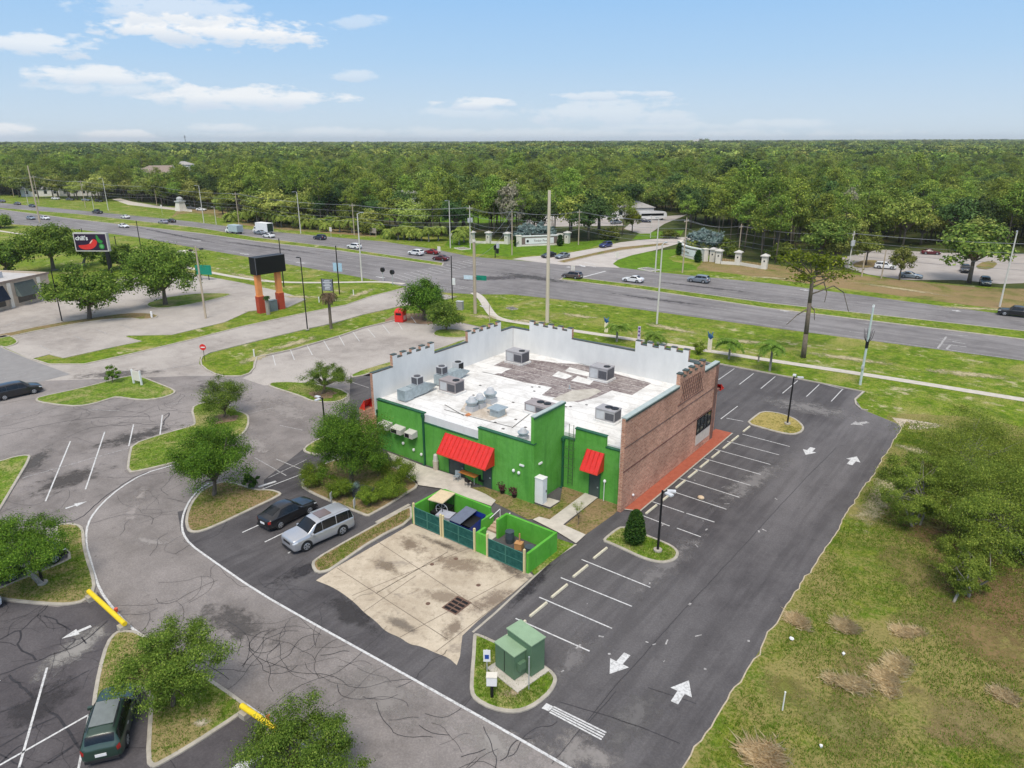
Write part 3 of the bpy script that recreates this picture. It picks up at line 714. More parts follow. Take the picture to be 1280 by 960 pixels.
# drive: looping seals near the white line
for k in range(26):
    px = rc.uniform(330, 640); t = (px - 320) / 320
    ly = 739 + t * 180
    py = ly + rc.uniform(6, 55)
    x, y = P(px, py); a = rc.uniform(0, 6.28); pts = [(x, y)]
    for q in range(rc.randint(3, 7)):
        a += rc.choice((-.7, -.3, .2, .4, .8)); L_ = rc.uniform(.35, .9); x += math.cos(a) * L_; y += math.sin(a) * L_; pts.append((x, y))
    crack(None, rc.uniform(.025, .055), .1, world=pts)
for k in range(120):     # fine cracks of the left lots
    px, py = rc.choice([(rc.uniform(-20, 250), rc.uniform(490, 660)), (rc.uniform(0, 160), rc.uniform(770, 950)), (rc.uniform(170, 330), rc.uniform(610, 760)), (rc.uniform(40, 230), rc.uniform(500, 535)), (rc.uniform(270, 420), rc.uniform(780, 900))])
    x, y = P(px, py); a = rc.uniform(0, 6.28); pts = [(x, y)]
    for q in range(rc.randint(3, 8)):
        a += rc.choice((-.5, -.2, .15, .3, .55, 1.0, -1.0)); L_ = rc.uniform(.6, 1.8); x += math.cos(a) * L_; y += math.sin(a) * L_; pts.append((x, y))
    crack(None, rc.uniform(.018, .04), .15, world=pts)
crack([(60, 657), (70, 655), (100, 650), (120, 630), (160, 600), (185, 590)], .12, .05); crack([(205, 520), (213, 515), (203, 532)], .1); crack([(0, 545), (60, 530), (120, 522), (190, 520)], .06, .4)
for px_ in ([(690, 955), (800, 822), (900, 715), (1000, 605), (1045, 560)], [(700, 878), (790, 905), (850, 930)], [(640, 760), (700, 700)], [(735, 905), (770, 865)], [(810, 860), (870, 880)], [(560, 690), (470, 742)], [(380, 700), (330, 735)]): crack(px_, .045, .02)
tag(ck.build('crack_seal', M_TAR), kind='structure')

# ---- painted markings
pm = MB(); pw = MB(); ZM = 0.036
def line(mb, px, w=0.10, z=ZM, world=None, smooth=0):
    pts = world or PP(px)
    if smooth: pts = chaikin(pts, smooth, False)
    strip_mb(mb, pts, w, z)
line(pm, [(262, 604), (250, 611), (238, 624), (230, 640), (227, 655), (229, 668), (238, 681), (260, 697), (320, 739), (390, 779), (507, 844), (640, 919), (711, 960), (780, 1000)], .16, smooth=1)
line(pm, [(215, 582), (180, 592), (150, 610), (127, 630), (113, 648), (107.8, 663), (108, 683), (112.5, 698), (118, 718), (125, 738), (138, 757), (160, 782), (185, 800), (270, 855), (320, 890), (400, 945), (470, 992)], .16, smooth=1)
for a, b in (((88, 552), (57, 627)), ((131, 540), (107, 612)), ((167, 531), (161, 558)), ((203, 519), (200, 544)), ((59, 835), (24, 960)), ((111.5, 894), (97, 968)), ((0, 957), (111, 894)), ((-20, 848), (-35, 880)), ((331, 678), (372, 658)), ((303, 666), (325, 656)), ((360, 692), (369, 687)), ((0, 852), (-30, 848))):
    line(pm, [a, b], .12)
for a, b in (((28, 598), (162, 560)), ((0, 521), (55, 512)), ((110, 512), (150, 514)), ((205, 462), (250, 454)), ((0, 475), (33, 467)), ((210, 506), (228, 503))):
    line(pw, [a, b], .10)
# stalls right of the building
WS = [(908.4, 557.5), (894.4, 569), (880.2, 580.9), (865.7, 593.5), (850.6, 606), (834, 621.5), (814, 637.5), (750.3, 692.3), (725.5, 714.8), (699.3, 739.6), (673, 762.8), (645.6, 786.4)]
for (a, b) in (((889, 556), (938, 571)), ((900, 548), (952, 563)), ((905.6, 550), (975, 568)), ((895, 562), (962, 581)), ((880, 573), (951, 594)), ((866, 587), (938, 607)), ((851, 599), (924, 622)), ((837, 613), (905, 635)), ((814, 627), (855, 641)), ((857, 641), (892, 653)), ((796, 643), (837, 657)), ((845, 660), (876, 671))):
    pass
_ln = [((908, 551), (986, 557)), ((907, 550), (988, 558)), ((895, 561), (974, 569)), ((880, 573.5), (963, 581)), ((866, 587), (951, 594))]
for a, b in (((928, 543), (987, 558.5)), ((909, 552), (974, 569)), ((894, 562), (963, 581)), ((880, 573.5), (951, 593.5)), ((866, 586), (938, 607)), ((848, 598), (924, 622)), ((834, 612.5), (908, 637)),
             ((814, 627), (855, 641)), ((858, 642), (893, 653)), ((796, 642), (837, 658)), ((846, 660.5), (876, 671.5)), ((727, 699.8), (813, 734.7)), ((701, 722.5), (790, 758.5)), ((674, 747), (765, 786)), ((644.5, 773.5), (737, 814.5))):
    line(pm, [a, b], .10)
for a, b in (((918, 461), (898, 475)), ((942, 467), (924, 481)), ((969, 471), (951, 486)), ((997, 476), (978, 492)), ((1024, 481), (1008, 496)), ((1053, 487), (1039, 502)), ((922, 508), (901, 524)), ((908, 523), (929, 527)), ((1020, 478), (1055, 487))):
    line(pm, [a, b], .10)
# west lot stalls
for a, b in (((341, 444), (344.5, 457)), ((363, 437), (368, 450)), ((384, 432), (390.5, 444)), ((404.5, 426), (412, 438.5)), ((424, 420), (430.5, 432)), ((441, 415), (449.5, 427)), ((459.5, 411), (469, 422)), ((478, 406), (487, 417)), ((496, 401), (503, 412)), ((514, 396), (520, 404))):
    line(pm, [a, b], .10)
for a, b in (((300, 520), (341, 510)), ((350, 532), (378, 538)), ((318, 572), (358, 595)), ((345, 574), (384, 590)), ((410, 512), (423, 521)), ((437, 477), (461, 485)), ((335, 598), (383, 575))):
    line(pw, [a, b], .10)
line(pm, [(323, 609), (345, 602)], .3); line(pm, [(325, 613), (385, 590)], .1)
# arrows
def arrow(mb, tail, head, w=0.28, hw=0.85, hl=1.3):
    a, b = Vector(P(*tail)), Vector(P(*head)); d = (b - a); L_ = d.length; d.normalize(); n = Vector((-d.y, d.x))
    hl = min(hl, L_ * .55)
    q = b - d * hl
    pts = [a + n * w / 2, a - n * w / 2, q - n * w / 2, q + n * w / 2, q + n * hw / 2, q - n * hw / 2, b]
    mb.add([(p.x, p.y, ZM) for p in pts], [(0, 1, 2, 3), (4, 5, 6)])
arrow(pm, (784, 818), (762, 843), .42, 1.25, 1.35); arrow(pm, (843, 879), (861, 851), .42, 1.25, 1.35); arrow(pm, (1016, 560), (1007, 569), .5, 1.3, 1.2); arrow(pm, (1062, 581), (1071, 571), .5, 1.3, 1.2)
arrow(pm, (82, 636), (109, 627), .22, .7, 1.3); arrow(pm, (114, 783), (77, 799), .25, .7, 1.3); arrow(pw, (1085, 528), (1063, 531), .5, 1.2, 1.2); arrow(pm, (330, 945), (285, 965), .3, .9, 1.4)
# stop bar
q = PP([(677, 886), (683, 879.5), (692, 884), (686, 890)])
pm.add([(x, y, ZM + .004) for x, y in q], [(3, 2, 1, 0)])
for k in range(4):
    t = k / 3
    line(pm, [(687 + 5 * t, 890.5 - 6.5 * t), (752 + 6 * t, 925 - 8.5 * t)], .10)
for k in range(34):     # scuffs and flecks of old paint
    x, y = P(rc.uniform(650, 980), rc.uniform(560, 860))
    if 1.6 < x < 14 and -19 < y < 38: a = rc.uniform(0, 3); l_ = rc.uniform(.08, .5); line(pw, None, rc.uniform(.05, .16), ZM + .002, world=[(x, y), (x + math.cos(a) * l_, y + math.sin(a) * l_)])
for a, b in (((120, 412), (135, 418)), ((92, 420), (107, 426)), ((150, 406), (165, 411)), ((20, 402), (6, 408)), ((45, 396), (30, 403)), ((95, 385), (82, 391)), ((120, 380), (108, 386)), ((145, 375), (133, 381)), ((0, 412), (-14, 418)), ((50, 432), (65, 440)), ((230, 402), (246, 406)), ((300, 355), (290, 360))): line(pw, [a, b], .12)
# highway lanes
def lane(y0, y1, x0, x1, dash=None, w=.16, mb=None):
    mb = mb or pw
    f = lambda x: y0 + (y1 - y0) * (x - x0) / (x1 - x0)
    if not dash: strip_mb(mb, [(x0, f(x0)), ((x0 + x1) / 2, f((x0 + x1) / 2)), (x1, f(x1))], w, ZM - .01); return
    x = x0
    while x < x1:
        strip_mb(mb, [(x, f(x)), (min(x + 3, x1), f(min(x + 3, x1)))], w, ZM - .01); x += 12.2
lane(72.5, 77.5, -36, 130, True); lane(76, 81.5, -36, 130, True); lane(79.5, 85, -36, 130, True); lane(68.3, 77, -36, 130)
lane(82.2, 88.6, -45, 130, w=.2); lane(88.2, 93.5, -40, 130, w=.2); lane(92.5, 97.5, -40, 130, True); lane(97, 101.5, -40, 130, True); lane(101.5, 103, -40, 130)
lane(63, 62, -330, -100); lane(66.5, 66.5, -330, -100, True); lane(70.2, 70.2, -330, -100, True); lane(73.8, 73.8, -330, -100, True); lane(76.5, 78, -330, -100)
lane(86, 87, -330, -110); lane(88.5, 90.5, -330, -110, True); lane(91.5, 94, -330, -110, True); lane(93, 98, -330, -110)
for a, b in (((600 + 40, 364), (690, 366)),): pass
# crosswalks
def zebra(a0, a1, b0, b1, n, w=.36):
    A0, A1, B0, B1 = (Vector(P(*p)) for p in (a0, a1, b0, b1))
    for k in range(n):
        t = (k + .5) / n
        line(pw, None, w, ZM, world=[tuple(A0.lerp(A1, t)), tuple(B0.lerp(B1, t))])
    line(pw, None, .22, ZM, world=[tuple(A0), tuple(A1)]); line(pw, None, .22, ZM, world=[tuple(B0), tuple(B1)])
zebra((484, 346), (588, 325), (503, 352), (606, 329), 14)
zebra((545, 360), (560, 363), (572, 357), (590, 361), 3)
line(pm, [(727, 347), (757, 339)], .5); arrow(pm, (716, 334), (707, 334), .5, 1.6, 2); arrow(pm, (724, 331), (732, 334), .5, 1.6, 2)
line(pm, [(730, 328), (744, 331)], .3); line(pm, [(733, 332), (745, 334)], .3); line(pm, [(600, 382), (604, 384)], .3)
for a in ((975, 388), (1000, 362), (1190, 388), (470, 346), (300, 317), (370, 328), (240, 300)): arrow(pm, (a[0], a[1]), (a[0] + 12, a[1] + 1.5), .4, 1.2, 1.5)
# bike-lane box near the right
for a, b in (((1172, 436), (1183, 421)), ((1183, 437), (1188, 431)), ((1188, 431), (1208, 434)), ((1183, 437), (1201, 440)), ((1193, 419), (1210, 420)), ((1190, 427), (1207, 430))): line(pw, [a, b], .3)
tag(pm.build('road_marking', M_PAINT), kind='structure'); tag(pw.build('worn_road_marking', M_PAINTW), kind='structure')
# far car parks
M_FARLOT = mat('far_lot', (0.30, 0.27, 0.25), .95, scale=.15, col2=(0.42, .385, .355))
sheet('far_lot', PP([(1052, 322), (1100, 312), (1180, 316), (1300, 318), (1360, 330), (1330, 352), (1250, 355), (1200, 350), (1130, 350), (1085, 343), (1056, 334)]), 0.012, M_FARLOT)
sheet('far_lot', PP([(800, 292), (780, 286), (795, 273), (860, 268), (830, 280), (812, 292)]), 0.012, M_FARLOT)
sheet('far_lot', PP([(655, 284), (780, 282), (770, 268), (660, 270)]), 0.010, M_FARLOT)
sheet('far_lot', PP([(1240, 270), (1262, 258), (1300, 262), (1290, 285)]), 0.010, M_FARLOT)
sheet('far_path', PP([(140, 249), (160, 256), (195, 260), (240, 265), (240, 262), (195, 257), (165, 252), (150, 248)]), 0.010, M_WALK)
raised('mulch_island', PP([(1064, 330), (1080, 325), (1100, 326), (1102, 331), (1090, 335), (1068, 335)]), M_BANK)
raised('mulch_island', PP([(1215, 335), (1230, 326), (1250, 328), (1240, 338)]), M_BANK)
# ================================================================== the restaurant
def xz_prism(mb, prof, y0, y1):
    """profile in x,z extruded from y0 to y1"""
    m2 = MB(); m2.prism([(p[0], p[1]) for p in prof], y0, y1)
    return mb.add([(v[0], v[2], v[1]) for v in m2.v], [f[::-1] for f in m2.f])
def yz_prism(mb, prof, x0, x1):
    m2 = MB(); m2.prism([(p[0], p[1]) for p in prof], x0, x1)
    return mb.add([(v[2], v[0], v[1]) for v in m2.v], m2.f)

g = G('green_stucco')
n1 = g.noise(0.5, 5, rough=0.7, dist=.5); n2 = g.noise(6, 4, off=(5, 3, 1)); n3 = g.noise(1.0, 5, stretch=(2.2, 2.2, .25), off=(9, 9, 9))
c = g.mix(g.ramp(n1, .3, .7), (0.098, 0.325, 0.048), (0.14, 0.40, 0.08))
c = g.mix(g.math('MULTIPLY', g.ramp(n3, .48, .74), .4), c, (0.04, 0.17, 0.035))
c = g.mix(g.ramp(n2, .25, .7), g.mix(.12, c, (0.02, .06, .02)), c)
M_GREEN = g.out(c, .85, n2, .25, .03)
g = G('green_block')
c = g.mix(g.ramp(g.noise(.8, 5), .3, .7), (0.085, 0.33, 0.035), (0.12, 0.40, 0.055))
c = g.mix(g.math('MULTIPLY', g.ramp(g.noise(1.1, 5, stretch=(2, 2, .4), off=(3, 3, 3)), .52, .75), .4), c, (0.04, 0.15, 0.03))
M_BLOCK = g.out(c, .85)
def brick_mat(name, a, b, mortar, rot):
    m = bpy.data.materials.new(name); m.use_nodes = True
    N, L = m.node_tree.nodes, m.node_tree.links
    bs = N['Principled BSDF']; bs.inputs['Roughness'].default_value = .9; bs.inputs['Specular IOR Level'].default_value = .2
    geo = N.new('ShaderNodeNewGeometry'); sep = N.new('ShaderNodeSeparateXYZ'); L.new(geo.outputs['Position'], sep.inputs[0])
    add = N.new('ShaderNodeMath'); add.operation = 'ADD'; L.new(sep.outputs[0], add.inputs[0]); L.new(sep.outputs[1], add.inputs[1])
    cb = N.new('ShaderNodeCombineXYZ'); L.new(add.outputs[0], cb.inputs[0]); L.new(sep.outputs[2], cb.inputs[1])
    br = N.new('ShaderNodeTexBrick'); br.inputs['Scale'].default_value = 1.0
    br.inputs['Brick Width'].default_value = .42; br.inputs['Row Height'].default_value = .15; br.inputs['Mortar Size'].default_value = .02
    br.inputs['Color1'].default_value = (*a, 1); br.inputs['Color2'].default_value = (*b, 1); br.inputs['Mortar'].default_value = (*mortar, 1)
    br.inputs['Bias'].default_value = -.1
    L.new(cb.outputs[0], br.inputs['Vector'])
    nz = N.new('ShaderNodeTexNoise'); nz.inputs['Scale'].default_value = .35; nz.inputs['Detail'].default_value = 6; L.new(geo.outputs['Position'], nz.inputs['Vector'])
    nf = N.new('ShaderNodeTexNoise'); nf.inputs['Scale'].default_value = 4.5; nf.inputs['Detail'].default_value = 5; nf.inputs['Roughness'].default_value = .8; L.new(geo.outputs['Position'], nf.inputs['Vector'])
    mr = N.new('ShaderNodeMapRange'); mr.inputs[1].default_value = .3; mr.inputs[2].default_value = .7; mr.inputs[3].default_value = .78; mr.inputs[4].default_value = 1.2
    L.new(nz.outputs['Fac'], mr.inputs[0])
    mf = N.new('ShaderNodeMapRange'); mf.inputs[1].default_value = .3; mf.inputs[2].default_value = .7; mf.inputs[3].default_value = .7; mf.inputs[4].default_value = 1.3
    L.new(nf.outputs['Fac'], mf.inputs[0])
    mm = N.new('ShaderNodeMath'); mm.operation = 'MULTIPLY'; L.new(mr.outputs[0], mm.inputs[0]); L.new(mf.outputs[0], mm.inputs[1])
    hs = N.new('ShaderNodeHueSaturation'); L.new(mm.outputs[0], hs.inputs['Value']); L.new(br.outputs['Color'], hs.inputs['Color'])
    L.new(hs.outputs[0], bs.inputs['Base Color'])
    return m
M_BRICK = brick_mat('brick', (0.40, 0.175, 0.11), (0.60, 0.31, 0.21), (0.48, 0.35, 0.26), 0)
M_BRICKD = brick_mat('brick_dark', (0.17, 0.08, 0.06), (0.23, 0.11, 0.085), (0.2, .15, .12), 0)
g = G('white_membrane')
n1 = g.noise(.35, 6, rough=.75, dist=.7); n2 = g.noise(3, 5, off=(3, 3, 3), rough=.75)
c = g.mix(g.ramp(n1, .42, .72), (0.70, 0.69, 0.665), (0.46, 0.445, 0.42))
c = g.mix(g.math('MULTIPLY', g.ramp(n2, .56, .72), .6), c, (0.34, .32, .29))
M_ROOF = g.out(c, .75, n2, .1, .02)
g = G('worn_membrane')
n1 = g.noise(.7, 6, rough=.75, dist=.9); n2 = g.noise(3.4, 5, off=(2, 7, 3), rough=.7)
c = g.mix(g.ramp(n1, .35, .62), (0.145, 0.115, 0.115), (0.27, 0.235, 0.225))
c = g.mix(g.math('MULTIPLY', g.ramp(n2, .5, .68), .7), c, (0.52, .48, .44))
M_WORN = g.out(c, .85)
M_LINE = mat('white_parapet', (0.60, 0.605, 0.59), .85, scale=.8, col2=(0.70, 0.70, 0.68), stretch=(1, 1, .4))
M_COPE = mat('coping_dark', (0.055, 0.075, 0.065), .5, .25, 3)
M_COPEL = mat('coping_pale', (0.42, 0.48, 0.45), .5, .12, 2, metal=.2)
M_COPEG = mat('coping_green', (0.02, 0.10, 0.05), .5, .2, 3)
M_RED = mat('red_metal', (0.62, 0.022, 0.015), .42, .1, 2, spec=.5)
M_REDT = mat('red_trim', (0.78, 0.06, 0.04), .42, .1, 2, spec=.5)
M_DOOR = mat('door_grey', (0.055, 0.075, 0.072), .5, .15, 2)
M_BLACK = mat('black', (0.012, 0.012, 0.013), .5, .2, 3)
M_GLASS = mat('dark_glass', (0.012, 0.02, 0.02), .08, .3, .6, spec=.8)
M_METAL = mat('galvanised', (0.36, 0.42, 0.44), .45, .18, 3, metal=.35)
M_BEIGE = mat('beige_metal', (0.52, 0.50, 0.46), .55, .12, 2)

rb = empty('restaurant_building', (0, 0, 0), 0, 'low green and brick restaurant building with a white flat roof and battlement parapets', 'building')
XL, YF, YR = -25.75, 18.9, -3.4
RZ = 5.15
w = MB(); xz_prism(w, [(XL, -.05), (-6.55, -.05), (-6.55, 5.45), (-12.5, 5.45), (-12.5, 4.32), (-19.1, 4.32), (-19.1, 5.18), (-25.38, 5.02), (-25.38, 4.1), (XL, 4.1)], YR, YR + .3)
w.build('rear_wall', M_GREEN, rb)
w = MB(); yz_prism(w, [(YR - .003, -.05), (1.12, -.05), (1.12, 7.85), (YR - .003, 7.85)], -6.85, -6.547)
w.build('tower_wall', M_GREEN, rb)
w = MB(); xz_prism(w, [(-6.547, -.05), (-.36, -.05), (-.36, 4.92), (-2.25, 4.92), (-2.25, 5.85), (-5.2, 5.85), (-5.2, 4.72), (-6.547, 4.72)], .8, 1.1)
w.build('rear_wall', M_GREEN, rb)
def battlement(a, b, low, m0, m1, top, notch, n=5, mw=.62):
    """profile along an axis from a to b: low parapet with raised merlon blocks"""
    pr = []
    for (u0, u1) in m0:
        pr.append((u0, low)); 
        L_ = u1 - u0; gap = (L_ - n * mw) / (n - 1)
        for k in range(n):
            s0 = u0 + k * (mw + gap)
            pr += [(s0, top), (s0 + mw, top)]
            if k < n - 1: pr += [(s0 + mw, notch), (s0 + mw + gap, notch)]
        pr.append((u1, low))
    return [(a, -.05), (a, low)] + pr + [(b, low), (b, -.05)]
SIDE = battlement(-.15, YF, 8.28, [(9.7, 15.3)], None, 9.35, 8.98)
LEFT = battlement(YR - .3, YF, 7.88, [(-1.0, 4.9), (10.3, 16.2)], None, 9.05, 8.7)
FRONT = battlement(XL + .36, -.36, 7.85, [(-23.0, -17.1), (-9.1, -3.1)], None, 9.02, 8.68)
w = MB(); yz_prism(w, SIDE, -.35, 0); w.build('brick_wall', M_BRICK, rb)
w = MB(); yz_prism(w, LEFT, XL - .05, XL + .3); w.build('brick_wall', M_BRICK, rb)
w = MB(); xz_prism(w, FRONT, YF - .35, YF - .003); w.build('brick_wall', M_BRICK, rb)
# white coated roof side of the parapets
def shave(prof, d): return [(u, z if z < 1 else z - d) for u, z in prof]
w = MB()
yz_prism(w, [(u, max(z, 4)) for u, z in shave(SIDE, .05)], -.37, -.352)
yz_prism(w, [(u, max(z, 3.6)) for u, z in shave(LEFT, .05)], XL + .302, XL + .32)
xz_prism(w, [(u, max(z, 4)) for u, z in shave(FRONT, .05)], YF - .372, YF - .352)
yz_prism(w, [(YR + .32, 5), (1.1, 5), (1.1, 7.8), (YR + .32, 7.8)], -6.88, -6.853)
w.build('parapet_lining', M_LINE, rb)
# copings
cp = MB(); cl = MB(); cg = MB()
def cope(prof, axis, p0, p1, low_mb, top_mb, t=.06):
    for (u0, z0), (u1, z1) in zip(prof, prof[1:]):
        if abs(z0 - z1) < 1e-6 and z0 > 3 and abs(u1 - u0) > .2:
            mb = low_mb if abs(u1 - u0) > 1.5 or z0 < 8.5 else top_mb
            if axis == 'y': mb.box(p0, p1, min(u0, u1) + .01, max(u0, u1) - .01, z0 + .002, z0 + t)
            else: mb.box(min(u0, u1) + .01, max(u0, u1) - .01, p0, p1, z0 + .002, z0 + t)
cope(SIDE, 'y', -.42, .06, cl, cp, .1); cope(LEFT, 'y', XL - .1, XL + .34, cp, cp); cope(FRONT, 'x', YF - .4, YF + .04, cp, cp)
for k in range(1):
    cp.box(.0, .07, -.2, 9.6, 8.12, 8.28); cp.box(.0, .07, 15.4, YF, 8.12, 8.28)
cl.box(-6.9, -6.5, YR, 1.15, 7.86, 7.93)
cp.build('coping', M_COPE, rb)
for k in range(len(cl.v) // 8):
    q = MB(); q.add(cl.v[8 * k:8 * k + 8], [tuple(i - 8 * k for i in f) for f in cl.f[6 * k:6 * k + 6]]); q.build('coping', M_COPEL, rb)
for x0, x1, z, y0 in ((-25.4, -19.05, 5.19, YR), (-19.05, -12.55, 4.325, YR), (-12.55, -6.5, 5.455, YR), (-6.5, -5.2, 4.725, .8), (-5.25, -2.2, 5.855, .8), (-2.2, -.36, 4.925, .8)):
    cg.box(x0, x1, y0 - .06, y0 + (.1 if z < 4.4 else .34), z, z + .08)
cg.box(-6.56, -6.44, YR - .06, 1.15, 7.74, 7.855)
cg.build('coping', M_COPEG, rb)
# roof
w = MB(); w.prism([(XL + .3, YR + .3), (-6.88, YR + .3), (-6.88, 1.1), (-.38, 1.1), (-.38, YF - .38), (XL + .3, YF - .38)], 4.6, RZ)
w.build('roof', M_ROOF, rb)
w = MB(); w.box(-19.06, -12.54, YR + .06, YR + .32, 4.41, RZ + .012)
for k in range(5): w.box(-19 + k * 1.6, -18.94 + k * 1.6, YR + .03, YR + .06, 4.41, RZ)
w.build('roof_upstand', M_LINE, rb)
w = MB(); w.box(XL + .34, -25.42, YR + .31, YR + .6, 4.2, RZ); w.build('roof_upstand', M_LINE, rb)
w = MB(); w.box(-2.2, -.4, 1.11, 1.2, 4.9, RZ + .01); w.build('roof_upstand', M_LINE, rb)
rp = []
def rpatch(px, m, z=RZ + .006, nm='roof_patch'):
    poly = PP(px, RZ); me = MB()
    tri = tessellate_polygon([[Vector((a, b, 0)) for a, b in poly]])
    fs = []
    for t in tri:
        (ax, ay), (bx, by), (cx, cy) = (poly[i] for i in t)
        fs.append(t[::-1] if (bx - ax) * (cy - ay) - (by - ay) * (cx - ax) < 0 else t)
    me.add([(a, b, z) for a, b in poly], fs); return me.build(nm, m, rb)
rpatch([(617, 457), (634, 449), (660, 449), (700, 454), (723, 455), (745, 460), (780, 470), (814, 479), (790, 494), (765, 488), (745, 497), (722, 503), (700, 498), (677, 494), (690, 484), (655, 478), (618, 468), (640, 461)], M_WORN)
rpatch([(690, 470), (698, 464), (716, 470), (707, 474)], M_ROOF, RZ + .012); rpatch([(706, 464), (712, 459), (746, 468), (744, 473)], M_ROOF, RZ + .012)
rpatch([(714, 476), (722, 470), (742, 476), (737, 481)], M_ROOF, RZ + .012); rpatch([(604, 465), (613, 459), (633, 463), (627, 467)], M_ROOF, RZ + .012)
rpatch([(690, 499), (715, 488), (745, 486), (752, 489), (735, 498), (718, 502), (700, 502)], mat('tan_stain', (.36, .33, .28), .9, scale=1.5, col2=(.52, .49, .43)), RZ + .012)
rpatch([(575, 514), (584, 500), (602, 503), (632, 510), (634, 520), (612, 526), (590, 520)], mat('grease_stain', (.36, .29, .22), .9, scale=1.8, col2=(.62, .57, .5)), RZ + .010)
rpatch([(580, 519), (586, 516), (590, 519), (584, 521)], mat('orange_rust', (.5, .2, .08), .9), RZ + .016)
rpatch([(643, 434), (652, 433), (668, 437), (676, 440), (672, 442), (655, 438)], mat('pink_membrane', (.5, .27, .23), .9), RZ + .012)
rr = random.Random(3); M_RDARK = mat('roof_dark', (.10, .095, .09), .9)
for a, b in (((603, 465), (665, 478)), ((555, 512), (600, 524)), ((600, 524), (640, 534)), ((675, 441), (745, 460)), ((640, 535), (678, 505)), ((725, 456), (750, 462)), ((820, 473), (831, 476)), ((556, 506), (580, 520))):
    w = MB(); strip_mb(w, PP([a, b], RZ), .09, RZ + .02); w.build('roof_seam', M_RDARK, rb)
for k in range(26):
    a, b = P(rr.uniform(540, 740), rr.uniform(480, 540), RZ)
    if -24 < a < -8 and -2 < b < 17: w = MB(); w.box(a - .12, a + .12, b - .1, b + .1, RZ + .004, RZ + .03); w.build('roof_patch', M_RDARK, rb)
M_LAP = mat('lap_seam', (.50, .485, .46), .9)
for k in range(13):
    y = -2.2 + k * 1.6; w = MB(); w.box(XL + .4, -7.0 if y < 1.4 else -.5, y, y + .05, RZ + .002, RZ + .009); w.build('lap_seam', M_LAP, rb)
# vent pipes standing on the roof
for a, b, h in ((753, 458, .9), (820, 464, 1.2), (773, 459, .5), (657, 434, .5), (745, 461, .4), (712, 486, .3)):
    x, y = P(a, b, RZ); w = MB(); w.tube((x, y, RZ), (x, y, RZ + h), .045, n=8); w.tube((x, y, RZ), (x, y, RZ + .1), .12, .07, n=8); w.tube((x, y, RZ + h), (x, y, RZ + h + .1), .08, .06, n=8)
    w.build('vent_pipe', M_METAL, rb)
# brick side: string courses, lattice, window
w = MB()
for z in (5.75, 3.62): w.box(.001, .035, -.15, 18.2, z, z + .11)
w.box(.001, .05, 18.25, 18.9, .1, 8.1)
w.box(.001, .03, 9.6, 15.4, 6.35, 6.47)
w.build('string_course', M_BRICKD, rb)
w = MB()
for k in range(13):
    y0 = 9.9 + k * .40
    for sg in (1, -1):
        a = (.012, y0 + .3 - sg * .55, 6.55); b = (.012, y0 + .3 + sg * .55, 8.55)
        if min(a[1], b[1]) < 9.8 or max(a[1], b[1]) > 15.2: continue
        w.add([(.004, a[1] - .05, a[2]), (.004, a[1] + .05, a[2]), (.004, b[1] + .05, b[2]), (.004, b[1] - .05, b[2]), (.03, a[1] - .05, a[2]), (.03, a[1] + .05, a[2]), (.03, b[1] + .05, b[2]), (.03, b[1] - .05, b[2])],
              [(4, 5, 6, 7), (0, 4, 7, 3), (1, 2, 6, 5), (3, 7, 6, 2), (0, 1, 5, 4)])
w.build('brick_lattice', M_BRICKD, rb)
wf = MB(); wf.box(.002, .03, 14.55, 18.0, 1.95, 3.5)
wf = wf.build('window', M_GLASS, rb)
fr = MB()
for k in range(5): fr.box(.03, .07, 14.5 + k * .86, 14.58 + k * .86, 1.95, 3.5)
fr.box(.03, .07, 14.5, 18.02, 2.68, 2.74); fr.box(.03, .07, 14.5, 18.02, 3.46, 3.54); fr.box(.03, .07, 14.5, 18.02, 1.9, 1.97)
fr.build('frame', M_BLACK, wf)
w = MB(); w.box(.002, .04, 14.55, 18.0, .75, 1.88); w.build('window_panel', mat('cream_panel', (.52, .47, .4), .8, scale=2, col2=(.62, .58, .5)), rb)
